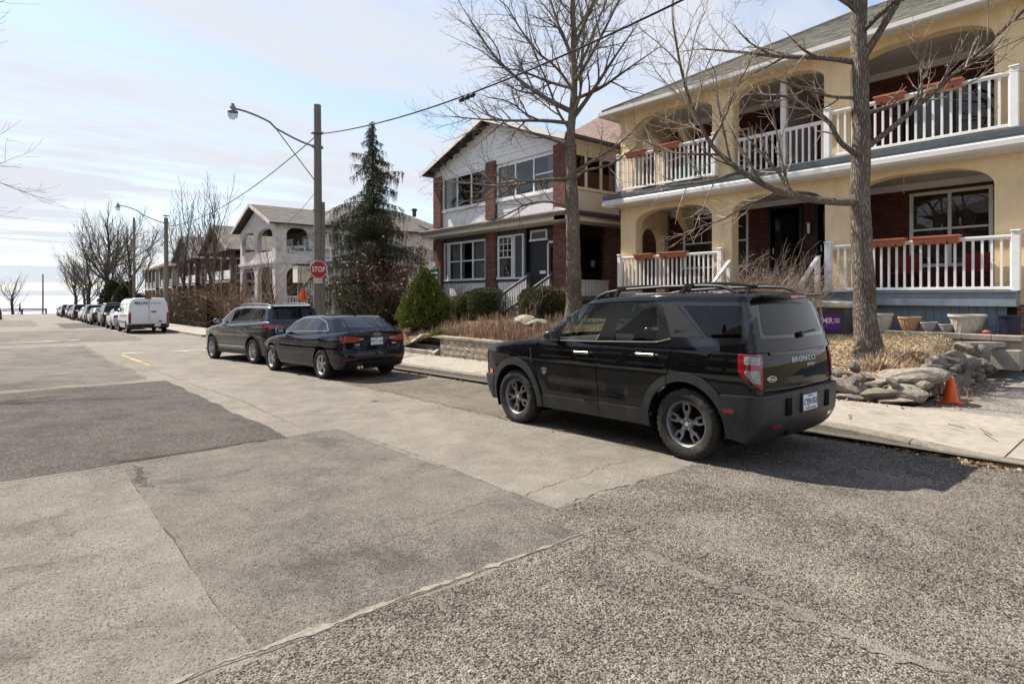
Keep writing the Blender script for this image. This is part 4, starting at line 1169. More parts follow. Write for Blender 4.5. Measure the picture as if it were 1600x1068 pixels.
for yy in (.98, .06):
    mb = MB(); xs = np.linspace(-.70, .70, 15)
    mb.tube([(x, yy, 1.785 + .030 * (1 - (x / .7)**2)) for x in xs], .017, 8)
    for s in (-1, 1): mb.box(s * .665 - .045, s * .665 + .045, yy - .045, yy + .045, 1.765, 1.805)
    build(mb, 'cross_bar', M_BLKPL, bronco, local=True, auto=50)
mirrors(bronco, .885, 1.80, 1.185, M_GLOSSBLK)
# rear: lettering, trim, badge, plate, wiper, spoiler, third lamp
(p, n) = on_surface(lo, 0, 1.035, True, .003)
tilt = math.atan2(n[2], -n[1])
M_WHITEL = mat('white_lettering', (0.55, 0.55, 0.54), .35, var=0)
text_obj('model_lettering', 'BRONCO', .098, M_WHITEL, bronco, (.02, p[1] + .004, 1.02), (R(90) - tilt, 0, 0), .003, 1.16, .0012, (1.15, .74, 1))
(p, n) = on_surface(lo, 0, .965, True, .003)
text_obj('trim_lettering', 'SPORT', .05, M_WHITEL, bronco, (.16, p[1] - .002, .958), (R(90), 0, 0), .002, 1.05, .001, (1.2, .75, 1))
mb = MB(); pts = [on_surface(lo, x, 1.098, True, .004)[0] for x in np.linspace(-.60, .60, 15)]; mb.tube(pts, .013, 6); build(mb, 'tailgate_trim', M_GLOSSBLK, bronco, local=True, auto=60)
mb = MB(); pts = [on_surface(lo, x, 1.111, True, .006)[0] for x in np.linspace(-.60, .60, 15)]; mb.tube(pts, .005, 6); build(mb, 'tailgate_trim_edge', M_SATIN, bronco, local=True, auto=60)
(p, n) = on_surface(lo, -.60, .86, True, .004)
mb = MB(); mb.lathe([(0, 0), (.055, 0), (.062, .004)], n=24, axis='y'); o = build(mb, 'oval_badge', M_CHROME, bronco, local=True); o.location = p; o.scale = (1.15, 1, .5); o.rotation_euler = (0, 0, R(-9))
mb = MB(); mb.lathe([(0, -.002), (.047, -.002), (.05, 0)], n=24, axis='y'); o2 = build(mb, 'badge_field', mat('badge_blue', (.01, .03, .15), .3, var=0), o, local=True)
text_obj('badge_script', 'Ford', .05, M_CHROME, o, (0, -.004, 0), (R(90), 0, 0), .001, 1.0, .001, (1.1, 1.5, 1))
(p, n) = on_surface(lo, 0, .60, True, .052)
bxo((-.20, .20, p[1] - .006, p[1] + .05, .50, .70), 'plate_recess', M_BLKPL, bronco, local=True, bevel=.008)
plate(bronco, (-.04, p[1] - .012, .600), 'CYJN 053')
for s in (-1, 1):
    bxo((s * .42 - .05, s * .42 + .05, p[1] + .012, p[1] + .05, .50, .67), 'bumper_pocket', M_DARKIN, bronco, local=True, bevel=.008)
pro(([(-.64, 1.60), (-.64, 1.69), (-.76, 1.668), (-.765, 1.635), (-.70, 1.625)], 'x', -.56, .56), 'spoiler', M_BLACKP, bronco, local=True, bevel=.012, auto=50)
bxo((-.17, .17, -.774, -.70, 1.638, 1.664), 'third_brake_lamp', M_REDL, bronco, local=True, bevel=.006)
(p, n) = on_surface(gh, 0, 1.29, True, .02)
mb = MB(); mb.bar((.02, p[1] - .005, 1.275), (.36, p[1] + .01, 1.30), .022, .018); mb.lathe([(0, -.03), (.028, -.03), (.032, 0)], c=(.0, p[1], 1.268), n=12, axis='y'); build(mb, 'rear_wiper', M_BLKPL, bronco, local=True)
mb = MB(); mb.box(-.55, .55, -.72, -.45, .30, .40); mb.tube([(-.35, -.80, .33), (-.35, -.3, .33)], .035, 10); build(mb, 'exhaust', M_DARKIN, bronco, local=True)
# cabin
seats(bronco, [(.95, 2), (.05, 3)], zf=.66)
pro(([(1.55, .95), (1.62, 1.10), (1.95, 1.165), (2.25, 1.17), (2.25, .8), (1.7, .75)], 'x', -.80, .80), 'dashboard', M_SEAT, bronco, local=True, bevel=.02)
mb = MB(); n = 24
mb.tube([(-.37 + .185 * math.cos(2 * math.pi * k / n), 1.52 - .185 * math.sin(2 * math.pi * k / n) * .35, 1.10 + .185 * math.sin(2 * math.pi * k / n) * .93) for k in range(n + 1)], .016, 6)
mb.box(-.50, -.24, 1.51, 1.54, 1.07, 1.11); build(mb, 'steering_wheel', M_LIGHTIN, bronco, local=True, auto=60)
mb = MB(); mb.box(-.78, .78, -.60, -.05, .62, .66); mb.box(-.70, .70, -.12, -.05, .62, 1.18); build(mb, 'cargo_floor', M_DARKIN, bronco, local=True)
# ---- other parked cars
def std_spec(kind, pnt, wb, ro, fo, hw, H, Rt, rimr, wstyle, wmat, grid=.06, hi=True, glass_s=None, glass_r=None, z0=.24):
    L, G = [], []
    ax = (0.0, wb); yr, yf = -ro, wb + fo
    S = lambda name, poly, m, **k: dict(name=name, view='side', poly=poly, mat=m, **k)
    Rr = lambda name, poly, m, **k: dict(name=name, view='rear', poly=poly, mat=m, **k)
    hole = lambda poly, view='side': dict(name='gap', view=view, poly=poly, hole=True)
    cl = lambda poly: [(a, max(b, z0 + .0006)) for a, b in poly]
    gs, gr = glass_s or G_SEDAN, glass_r or G_SEDAN
    plan = tab([(yr - .1, hw - .17), (yr + .12, hw - .085), (yr + .45, hw - .02), (.3, hw), (wb * .75, hw), (wb + .1, hw - .015), (wb + fo * .5, hw - .07), (yf + .1, hw - .2)])
    arch = Rt + (.065 if kind != 'van' else .07)
    extra = {}
    if kind == 'sedan':
        sec = tab([(z0, -.07), (.35, -.03), (.5, -.008), (.62, 0), (.74, -.006), (.80, -.002), (.84, .004), (.90, -.02), (1.0, -.055), (1.1, -.09)])
        yrb = tab([(z0, yr + .16), (.35, yr + .05), (.5, yr), (.62, yr + .015), (.66, yr + .05), (.8, yr + .055), (.95, yr + .04), (1.06, yr + .03), (1.12, yr + .05)])
        yfb = tab([(z0, yf - .12), (.4, yf - .01), (.6, yf), (.75, yf - .06), (.9, yf - .2)])
        ztb = tab([(yr - .1, 1.055), (yr + .1, 1.058), (-.45, 1.06), (-.1, 1.035), (.5, 1.005), (1.4, .975), (1.9, .975), (2.2, .955), (2.7, .885), (3.1, .80), (3.4, .70), (3.7, .6)])
        lower = Shell(lambda y, z: plan(y) + sec(z), lambda x, z: yfb(z) - .25 * x**2, lambda x, z: yrb(z) + .16 * x**2, lambda x, y: ztb(y) - .05 * x**2, wb + .05, -.15, .80, .10, .06)
        gp = tab([(-.9, -.10), (-.3, -.02), (.5, 0), (1.2, 0), (2.0, -.04), (2.4, -.08)])
        zr = tab([(-.9, 1.20), (-.35, 1.345), (.1, 1.40), (.7, 1.418), (1.15, 1.40), (1.6, 1.34), (2.0, 1.2)])
        # fast sloping screens
        green = Shell(lambda y, z: .815 - .42 * (z - 1.0) + gp(y), lambda x, z: 2.36 - 2.15 * (z - .95) - .16 * x**2, lambda x, z: -.58 + 1.55 * (z - 1.06) + .10 * x**2, lambda x, y: zr(y) - .07 * x**2, .95, .25, .70, .08, .07)
        fw = [(1.99, 1.005), (1.55, 1.235), (1.15, 1.325), (.70, 1.335), (.99, 1.04)]
        rw = [(.90, 1.045), (.62, 1.335), (.36, 1.328), (.08, 1.235), (-.10, 1.075)]
        surround = [(2.06, .985), (1.57, 1.258), (1.16, 1.348), (.45, 1.352), (.05, 1.262), (-.19, 1.06)]
        G += [S('window_trim', rounded(surround, .04), M_CHROME, off=.0), S('window_frame', rounded([(2.03, .995), (1.56, 1.249), (1.15, 1.34), (.45, 1.344), (.06, 1.252), (-.16, 1.068)], .04), M_GLOSSBLK, off=.002),
              S('front_window', rounded(fw, .03), gs, off=.003), S('rear_window', rounded(rw, .04), gs, off=.003)]
        G += [Rr('rear_screen', rounded([(-.01, 1.115), (.58, 1.135), (.46, 1.325), (-.01, 1.345)], .05), gr, both=True, off=.001),
              dict(name='windscreen', view='front', poly=rounded([(-.01, 1.0), (.64, 1.0), (.50, 1.33), (-.01, 1.345)], .05), mat=gs, both=True)]
        doors = [[(2.07, 1.0), (2.16, .78), (2.10, .36)], [(.93, 1.03), (1.0, .75), (.98, .34)], [(-.08, 1.05), (-.05, .85), (.12, .72), (.32, .62)]]
        lamps = [Rr('tail_lamp', rounded([(.33, .905), (.36, .855), (.52, .82), (.80, .815), (.80, .95), (.52, .935)], .03), M_REDL, off=.008, lip=.01)]
        lampu = ([(-.72, .955), (-.86, .955), (-.86, .82), (-.76, .83)])
        boot = [hole(stroke(dens([(.0, .72), (.52, .725), (.545, .80)], .05, False), .009), 'rear'), hole(stroke(dens([(0, .655), (.4, .655), (.70, .68)], .05, False), .012), 'rear'),
                Rr('rear_diffuser', [(-.01, z0 + .001), (.62, z0 + .001), (.66, .40), (-.01, .41)], M_BLKPL, both=True, off=.006, lip=.01),
                Rr('rear_reflector', rounded([(.48, .455), (.48, .432), (.72, .436), (.72, .46)], .008), M_REDD, off=.008)]
        dn = 'boot_lid'; gz0 = .95; gyf, gyr = 1.5, -.1; zb = .98
    elif kind == 'suv':
        k = H / 1.67
        sec = tab([(z0, -.06), (.4, -.03), (.55, -.012), (.7, 0), (.92, -.002), (1.0, .004), (1.05, -.012), (1.15, -.04), (1.25, -.075)])
        yrb = tab([(z0, yr + .18), (.4, yr + .03), (.55, yr), (.66, yr + .01), (.72, yr + .05), (.95, yr + .045), (1.1, yr + .06), (1.2, yr + .10), (1.3, yr + .15)])
        yfb = tab([(z0, yf - .12), (.45, yf - .01), (.7, yf), (.9, yf - .06), (1.05, yf - .2)])
        ztb = tab([(yr - .1, 1.225), (-.5, 1.225), (.3, 1.20), (1.3, 1.165), (2.0, 1.14), (2.35, 1.12), (2.8, 1.06), (3.2, .99), (3.6, .86), (3.9, .7)])
        lower = Shell(lambda y, z: plan(y) + sec(z), lambda x, z: yfb(z) - .22 * x**2, lambda x, z: yrb(z) + .13 * x**2, lambda x, y: ztb(y) - .04 * x**2, wb + .05, -.15, .82, .10, .06)
        gp = tab([(yr, -.08), (-.5, -.03), (.4, 0), (1.4, 0), (2.2, -.04), (2.6, -.08)])
        zr = tab([(yr, 1.60), (-.6, 1.625), (0, 1.652), (.7, 1.66), (1.2, 1.645), (1.7, 1.58), (2.0, 1.5)])
        zr2 = lambda y: zr(y) * k
        green = Shell(lambda y, z: .845 - .30 * (z - 1.18) + gp(y), lambda x, z: 2.58 - 1.95 * (z - 1.13) - .15 * x**2, lambda x, z: yr + .12 + .42 * (z - 1.2) + .12 * x**2, lambda x, y: zr2(y) - .055 * x**2, 1.15, .1, .78, .085, .06)
        fw = [(2.18, 1.165), (1.70, 1.44), (1.38, 1.54), (1.02, 1.555), (1.13, 1.19)]
        rw = [(1.03, 1.195), (.95, 1.56), (.14, 1.56), (.30, 1.215)]
        qw = [(.17, 1.225), (.03, 1.555), (-.40, 1.535), (-.47, 1.42), (-.34, 1.27)]
        sur = [(2.26, 1.145), (1.72, 1.462), (1.39, 1.563), (1.0, 1.582), (0, 1.582), (-.43, 1.558), (-.51, 1.42), (-.37, 1.25), (.2, 1.195)]
        G += [S('window_trim', rounded(sur, .05), M_CHROME), S('window_frame', rounded([(2.23, 1.155), (1.71, 1.452), (1.39, 1.553), (1.0, 1.572), (0, 1.572), (-.42, 1.549), (-.495, 1.42), (-.36, 1.262), (.2, 1.207)], .05), M_GLOSSBLK, off=.002),
              S('front_window', rounded(fw, .03), gs, off=.003), S('rear_window', rounded(rw, .03), gs, off=.003), S('quarter_window', rounded(qw, .05), gs, off=.003)]
        G += [Rr('rear_screen', rounded([(-.01, 1.245), (.66, 1.26), (.60, 1.53), (-.01, 1.555)], .05), gr, both=True, off=.003),
              dict(name='windscreen', view='front', poly=rounded([(-.01, 1.19), (.70, 1.19), (.58, 1.55), (-.01, 1.57)], .05), mat=gs, both=True)]
        doors = [[(2.20, 1.14), (2.27, .95), (2.22, .42)], [(1.08, 1.18), (1.13, .85), (1.11, .40)], [(.17, 1.2), (.20, .98), (.34, .80), (.44, .66)]]
        lamps = [Rr('tail_lamp', rounded([(.34, 1.10), (.40, 1.0), (.85, .98), (.88, 1.11), (.85, 1.12)], .03), M_REDL, off=.010, lip=.012)]
        lampu = None
        boot = [hole(stroke(dens([(.0, .70), (.55, .70), (.60, .98)], .05, False), .01), 'rear'),
                Rr('rear_valance', [(-.01, z0 + .001), (.78, z0 + .001), (.80, .52), (-.01, .52)], M_BLKPL, both=True, off=.012, lip=.02)]
        dn = 'shoulder'; gz0 = 1.10; gyf, gyr = 1.8, yr + .3; zb = 1.15
    else:   # van
        sec = tab([(z0, -.05), (.5, -.01), (.7, 0), (1.0, 0), (1.2, -.006), (1.3, -.02)])
        plan = tab([(yr - .1, hw - .10), (yr + .1, hw - .03), (yr + .3, hw), (wb * .8, hw), (wb + .1, hw - .02), (wb + fo * .5, hw - .09), (yf + .1, hw - .25)])
        yrb = tab([(z0, yr + .03), (.6, yr), (1.3, yr + .005)])
        yfb = tab([(z0, yf - .1), (.5, yf), (.8, yf - .02), (1.1, yf - .2)])
        ztb = tab([(yr - .1, 1.24), (2.8, 1.24), (3.3, 1.22), (3.6, 1.14), (4.0, 1.0), (4.3, .85)])
        lower = Shell(lambda y, z: plan(y) + sec(z), lambda x, z: yfb(z) - .2 * x**2, lambda x, z: yrb(z) + .02 * x**2, lambda x, y: ztb(y) - .03 * x**2, wb + .05, .0, .85, .06, .05)
        green = Shell(lambda y, z: hw - .015 - .11 * (z - 1.2) - .12 * ss(1.55, H, z)**2 - .10 * ss(2.6, 3.6, y), lambda x, z: 3.75 - .95 * (z - 1.15) - .2 * x**2, lambda x, z: yr + .01 + .035 * (z - 1.2) + .02 * x**2, lambda x, y: H - .045 * x**2 - .05 * ss(2.2, 3.2, y), 2.2, .0, .85, .06, .09)
        G += [S('front_window', rounded([(3.25, 1.24), (2.85, 1.66), (2.15, 1.70), (2.15, 1.22)], .05), gs, off=.003)]
        G += [hole(stroke([(0, 1.1), (0, 2.0)], .008), 'rear'), dict(name='windscreen', view='front', poly=rounded([(-.01, 1.25), (.75, 1.25), (.68, 1.88), (-.01, 1.90)], .06), mat=gs, both=True)]
        G += [S('side_panel_recess', rounded([(1.9, 1.28), (1.9, 1.72), (.25, 1.72), (.25, 1.28)], .06), pnt, off=-.012), S('side_panel_recess', rounded([(.15, 1.28), (.15, 1.72), (-.75, 1.72), (-.75, 1.28)], .06), pnt, off=-.012)]
        doors = [[(3.3, 1.2), (3.35, .9), (3.2, .45)], [(2.1, 1.22), (2.1, .45)], [(.75, 1.22), (.75, .45)]]
        lamps = [Rr('tail_lamp', rounded([(hw - .135, 1.20), (hw - .135, .56), (hw - .03, .56), (hw - .02, 1.20)], .03), M_REDD, off=.012, lip=.012)]
        lampu = None
        boot = [Rr('rear_bumper', [(-.01, z0 + .001), (hw - .03, z0 + .001), (hw - .02, .545), (-.01, .545)], M_BLKPL, both=True, off=.06, lip=.06)]
        dn = 'shoulder'; gz0 = 1.18; gyf, gyr = 2.9, yr + .02; zb = 1.2
    dl = []
    for d in doors: dl.append(hole(stroke(dens(d, .06, False), .008 if hi else .012)))
    if len(doors) >= 2 and hi:
        f, r_ = doors[0], doors[1]
        L.append(S('front_door', f + r_[::-1], pnt))
        L.append(S('rear_door', r_ + [(.50, .40)] + doors[2][::-1], pnt))
    L += dl + boot + lamps
    if lampu: L.append(S('tail_lamp_corner', rounded(lampu, .02), M_REDL, off=.008, lip=.01))
    if kind != 'van':
        L.append(S('side_sill', cl([(wb - arch - .02, z0), (wb - arch - .02, z0 + .12), (arch + .02, z0 + .12), (arch + .02, z0)]), M_BLKPL if kind == 'suv' else pnt, off=.008, lip=.012))
        L.append(dict(name='headlamp', view='front', poly=rounded([(.45, .62 if kind == 'sedan' else .78), (.80, .64 if kind == 'sedan' else .80), (.80, .74 if kind == 'sedan' else .92), (.45, .70 if kind == 'sedan' else .88)], .02), mat=M_CLEARL, off=.008, lip=.01))
    for cy in ax:
        if kind == 'suv': L.append(S('wheel_flare', cl(circ(cy, Rt, arch + .055)), M_BLKPL, off=.010, lip=.012))
        L.append(hole(cl(circ(cy, Rt, arch))))
    return dict(lower=lower, green=green, lregions=L, gregions=G, z0=z0, gz0=gz0, yf=yf, yr=yr, gyf=gyf, gyr=gyr, hw=hw, paint=pnt, axles=ax, arch=arch, Rt=Rt, rim=rimr, tw=.215,
                track=2 * hw - .21, wstyle=wstyle, wmat=wmat, tread=False, hi=hi, grid=grid, hood_y=1.75 if kind != 'van' else 3.0, deck_name=dn, zdrop=.025, gdrop=.035)

def handle_pair(car, lo, spots, m, wdt=.21):
    for s in (-1, 1):
        for yy, zz in spots:
            x = on_side(lo, yy, zz); mb = MB()
            mb.prism([(yy + wdt / 2, zz - .002), (yy + wdt / 2 - .02, zz + .014), (yy - wdt / 2 + .02, zz + .014), (yy - wdt / 2, zz - .002), (yy - wdt / 2 + .03, zz - .012), (yy + wdt / 2 - .03, zz - .012)], 'x', s * (x + .018), s * (x + .034))
            for q in (-.35, .35): mb.box(min(s * x, s * (x + .022)), max(s * x, s * (x + .022)), yy + q * wdt - .012, yy + q * wdt + .012, zz - .008, zz + .010)
            build(mb, 'door_handle', m, car, local=True)

# dark blue-black sedan
sp = std_spec('sedan', M_NAVYP, 2.637, .95, .87, .888, 1.416, .320, .218, 'five', M_RIMSV, grid=.06, glass_s=G_SEDAN, glass_r=glass('sedan_rear_glass', (.30, .38, .38), 1.9))
sp['roof_mat'] = M_GLOSSBLK
sedan = make_car('parked_sedan', (6.14, 12.93, zgf(12.93) + .004), sp, 'dark blue-black four door sedan with silver five spoke wheels, parked second at the kerb', pitch=R(-.97), yaw=R(4.6))
lo, gh = sp['lower'], sp['green']
handle_pair(sedan, lo, [(1.13, .815), (.08, .83)], M_NAVYP)
mirrors(sedan, .83, 1.86, 1.0, M_NAVYP)
seats(sedan, [(.95, 2), (.12, 3)], zf=.50, back=.52, mm=mat('tan_seat', (.06, .055, .05), .7))
pro(([(1.55, .78), (1.62, .92), (1.9, .97), (2.2, .955), (2.2, .6), (1.7, .55)], 'x', -.72, .72), 'dashboard', M_SEAT, sedan, local=True)
bxo((-.60, .60, -.62, -.02, 1.0, 1.03), 'parcel_shelf', M_SEAT, sedan, local=True)
(p, n) = on_surface(lo, 0, .83, True, .006)
plate(sedan, (0.0, p[1] - .004, .825), 'BKTV 664', sub=True)
for k in range(4):
    mb = MB(); (q, n) = on_surface(lo, -.066 + .044 * k, .975, True, .006)
    mb.tube([(q[0] + .028 * math.cos(2 * math.pi * i / 20), q[1], .975 + .028 * math.sin(2 * math.pi * i / 20)) for i in range(21)], .0045, 6); build(mb, 'badge_ring', M_CHROME, sedan, local=True, auto=60)
(p, n) = on_surface(lo, -.46, .735, True, .004); text_obj('model_lettering', 'A3', .06, M_CHROME, sedan, (-.46, p[1] - .002, .765), (R(90), 0, R(-10)), .002, 1.1, .002, (1.3, .8, 1))
(p, n) = on_surface(lo, .46, .735, True, .004); bxo((.40, .52, p[1] - .004, p[1] + .01, .755, .775), 'trim_badge', M_CHROME, sedan, local=True)
mb = MB(); mb.tube([(-.47, -.93, .285), (-.47, -.6, .30)], .032, 12); mb.tube([(-.39, -.925, .285), (-.39, -.6, .30)], .032, 12); build(mb, 'exhaust', M_CHROME, sedan, local=True)
pro(([(-.02, 1.41), (.13, 1.41), (.02, 1.475), (-.03, 1.46)], 'x', -.014, .014), 'aerial_fin', M_NAVYP, sedan, local=True)
for x in (-.38, .38):
    (p, n) = on_surface(lo, x, .885, True, .017); bxo((x - .06, x + .06, p[1] - .003, p[1] + .004, .872, .896), 'lamp_lens', M_CLEARL, sedan, local=True)

# dark grey compact SUV
sp = std_spec('suv', M_GREYP, 2.79, .95, .93, .915, 1.67, .352, .24, 'y5', M_RIMSV, grid=.065, glass_s=G_SEDAN, glass_r=G_REAR)
suv2 = make_car('parked_suv', (6.14, 17.80, zgf(17.8) + .004), sp, 'dark grey rounded SUV parked behind the stop sign corner, ahead of the sedan', pitch=R(-1.0), yaw=R(8.3))
lo, gh = sp['lower'], sp['green']
handle_pair(suv2, lo, [(1.28, 1.02), (.30, 1.04)], M_GREYP)
mirrors(suv2, .87, 2.05, 1.17, M_GLOSSBLK)
seats(suv2, [(1.0, 2), (.1, 3)], zf=.66, mm=M_SEAT)
for s in (-1, 1):
    mb = MB(); mb.tube([(s * .62, 1.35, 1.625), (s * .625, 1.2, 1.68), (s * .63, .4, 1.70), (s * .62, -.3, 1.68), (s * .60, -.55, 1.63)], .016, 6); build(mb, 'roof_rail', M_CHROME, suv2, local=True, auto=60)
    mb = MB(); pts = [(s * (on_side(lo, a, .455) + .010), a, .455) for a in np.linspace(.5, 2.3, 8)]; mb.tube(pts, .011, 6); build(mb, 'sill_trim', M_CHROME, suv2, local=True, auto=60)
pro(([(-.52, 1.60), (-.52, 1.65), (-.74, 1.615), (-.74, 1.59)], 'x', -.60, .60), 'spoiler', M_GLOSSBLK, suv2, local=True, bevel=.008)
(p, n) = on_surface(lo, 0, .88, True, .006); plate(suv2, (0, p[1] - .004, .84), '', sub=False)
mb = MB(); (p, n) = on_surface(lo, 0, 1.06, True, .006); mb.tube([(.05 * math.cos(2 * math.pi * i / 20), p[1], 1.06 + .05 * math.sin(2 * math.pi * i / 20)) for i in range(21)], .006, 6); build(mb, 'round_badge', M_CHROME, suv2, local=True, auto=60)

# white delivery van
sp = std_spec('van', M_WHITEP, 3.30, 1.02, 1.01, 1.03, 2.06, .345, .21, 'steel', M_RIMSV, grid=.10, hi=False, glass_s=G_TINT, z0=.30)
van = make_car('delivery_van', (6.20, 41.2, zgf(41.2) + .004), sp, 'white panel van with blue company lettering on its rear doors', pitch=R(-.6), cat='van')
lo, gh = sp['lower'], sp['green']
M_BLUEL = mat('dark_blue_lettering', (.02, .03, .10), .5, var=0); M_PALEL = mat('pale_grey_lettering', (.42, .45, .50), .5, var=0)
(p, n) = on_surface(gh, 0, 1.72, True, .004)
text_obj('van_lettering', 'BELLINI', .20, M_BLUEL, van, (-.38, p[1] - .006, 1.745), (R(90), 0, 0), .002, 1.05, .006, (.95, 1, 1))
bxo((.03, .60, p[1] - .008, p[1] + .01, 1.70, 1.77), 'van_lettering_line', M_PALEL, van, local=True)
for z, w_ in ((1.60, .30), (1.28, .25)):
    bxo((-.25 - w_, -.25 + w_, p[1] - .008, p[1] + .01, z - .012, z + .012), 'van_lettering_line', M_PALEL, van, local=True)
mb = MB(); mb.box(-.004, .004, -1.03, -1.0, .58, 1.20); mb.box(-.004, .004, -1.022, -.98, 1.2, 1.96); build(mb, 'door_split', M_BLKPL, van, local=True)
bxo((.10, .38, -1.05, -1.0, 1.22, 1.29), 'door_handle', M_BLKPL, van, local=True, bevel=.015)
bxo((-.20, .12, -1.02, -.92, 2.005, 2.065), 'third_brake_lamp', M_BLKPL, van, local=True, bevel=.01)
mb = MB(); mb.lathe([(0, 0), (.09, 0)], n=16, axis='y'); o = build(mb, 'oval_badge', M_BLUEL, van, local=True); o.location = (.56, -1.035, .68); o.scale = (1.2, 1, .45)
plate(van, (.42, -1.09, .46), '', sub=False)
for s in (-1, 1):
    bxo((s * .93 - .04, s * .93 + .04, -1.10, -1.0, .49, .56), 'step_end_lamp', M_CLEARL, van, local=True)
    pro(([(s * 1.02, 1.25), (s * 1.25, 1.22), (s * 1.25, 1.52), (s * 1.06, 1.50)], 'y', 3.05, 3.17), 'wing_mirror', M_BLKPL, van, local=True, bevel=.02)
    mb = MB(); pts = [(s * 1.035, y_, .66) for y_ in (.45, 2.75)]; mb.bar(pts[0], pts[1], .02, .06); build(mb, 'side_moulding', M_BLKPL, van, local=True)

# the row of cars beyond the van
row = [('sedan', M_SILVERP, 47.9, 'silver white sedan parked just ahead of the white van'), ('suv', M_BLACKP, 54.3, 'black SUV with a pale roof rack beyond the white van'),
       ('sedan', M_GREYP, 60.3, 'grey sedan parked in front of the black SUV with the rack'), ('suv', M_BLUEP, 66.3, 'slate blue SUV parked in the far row'),
       ('sedan', M_WHITEP, 72.3, 'white sedan in the far row ahead of the slate blue SUV'), ('suv', M_BLACKP, 78.2, 'black SUV in the far row ahead of the white sedan'),
       ('sedan', M_GREYP, 84.3, 'dark grey sedan far down the parked row'), ('suv', M_GREYP, 90.3, 'grey SUV far down the parked row'),
       ('suv', M_BLACKP, 96.4, 'black SUV third from the lake end of the row'), ('sedan', M_GREYP, 102.2, 'small grey sedan second from the lake end of the row'),
       ('sedan', M_NAVYP, 108.0, 'dark sedan parked last in the row by the lake')]
for i, (k, pn, yy, lb) in enumerate(row):
    if k == 'sedan': sp = std_spec('sedan', pn, 2.65, .95, .87, .88, 1.416, .318, .21, 'five', M_RIMSV, grid=.13, hi=False)
    else: sp = std_spec('suv', pn, 2.72, .92, .90, .90, 1.67, .345, .23, 'five', M_RIMSV, grid=.13, hi=False, glass_s=G_TINT, glass_r=G_TINT)
    c = make_car('parked_car', (6.05 + .12 * math.sin(i * 2.1), yy, zgf(yy)), sp, lb, pitch=R(-.6), group='cars parked along the right kerb')
    mirrors(c, .84, 1.9, 1.0 if k == 'sedan' else 1.17, pn)
    plate(c, (0, -.945, .80 if k == 'sedan' else .86), '', sub=False)
    if i == 1:
        mb = MB()
        for q in (.9, .0): mb.box(-.70, .70, q - .03, q + .03, 1.76, 1.80)
        for s in (-.62, .62): mb.box(s - .02, s + .02, -.5, 1.3, 1.68, 1.77)
        build(mb, 'roof_rack', M_SILVERP, c, local=True)
sp = std_spec('suv', M_BLACKP, 2.72, .92, .90, .90, 1.67, .345, .23, 'five', M_RIMSV, grid=.13, hi=False, glass_s=G_TINT, glass_r=G_TINT)
c = make_car('parked_car', (-1.62, 90, zgf(90)), sp, 'dark SUV at the far left edge of the street', pitch=R(-.6))
# ================================================================== HOUSES: helpers
def island_mat(name, cols, rough=0.85, bump=0.4, bscale=60, spec=0.3, dirt=None, damt=.4, noise=0.18):
    """colour differs from piece to piece (brick, shingle, block)"""
    if name in MATS: return MATS[name]
    m = bpy.data.materials.new(name); MATS[name] = m
    nt, b = nodes_of(m); N = nt.nodes.new
    b.inputs['Roughness'].default_value = rough; b.inputs['Specular IOR Level'].default_value = spec
    g = N('ShaderNodeNewGeometry'); r = N('ShaderNodeValToRGB'); r.color_ramp.interpolation = 'CONSTANT' if len(cols) > 5 else 'LINEAR'
    lnk(nt, g.outputs['Random Per Island'], r.inputs[0])
    e = r.color_ramp.elements
    while len(e) < len(cols): e.new(0.5)
    for i, c in enumerate(cols): e[i].position = i / (len(cols) - (0 if len(cols) > 5 else 1)); e[i].color = (*c, 1)
    tc = N('ShaderNodeTexCoord'); n = N('ShaderNodeTexNoise'); n.inputs['Scale'].default_value = 18; n.inputs['Detail'].default_value = 6
    lnk(nt, tc.outputs['Object'], n.inputs['Vector'])
    mr_ = N('ShaderNodeMapRange'); mr_.inputs[1].default_value = .3; mr_.inputs[2].default_value = .7; mr_.inputs[3].default_value = 1 - noise; mr_.inputs[4].default_value = 1 + noise
    lnk(nt, n.outputs[0], mr_.inputs[0])
    mu = N('ShaderNodeVectorMath'); mu.operation = 'SCALE'; lnk(nt, r.outputs[0], mu.inputs[0]); lnk(nt, mr_.outputs[0], mu.inputs['Scale'])
    last = mu.outputs[0]
    if dirt:
        n2 = N('ShaderNodeTexNoise'); n2.inputs['Scale'].default_value = 1.3; n2.inputs['Detail'].default_value = 8; lnk(nt, tc.outputs['Object'], n2.inputs['Vector'])
        m2 = N('ShaderNodeMapRange'); m2.inputs[1].default_value = .48; m2.inputs[2].default_value = .7; m2.inputs[4].default_value = damt; lnk(nt, n2.outputs[0], m2.inputs[0])
        mx = N('ShaderNodeMix'); mx.data_type = 'RGBA'; lnk(nt, m2.outputs[0], mx.inputs['Factor']); lnk(nt, last, mx.inputs['A']); mx.inputs['B'].default_value = (*dirt, 1); last = mx.outputs['Result']
    lnk(nt, last, b.inputs['Base Color'])
    if bump:
        n3 = N('ShaderNodeTexNoise'); n3.inputs['Scale'].default_value = bscale; n3.inputs['Detail'].default_value = 4; lnk(nt, tc.outputs['Object'], n3.inputs['Vector'])
        bp = N('ShaderNodeBump'); bp.inputs['Strength'].default_value = bump; bp.inputs['Distance'].default_value = .01; lnk(nt, n3.outputs[0], bp.inputs['Height']); lnk(nt, bp.outputs[0], b.inputs['Normal'])
    return m

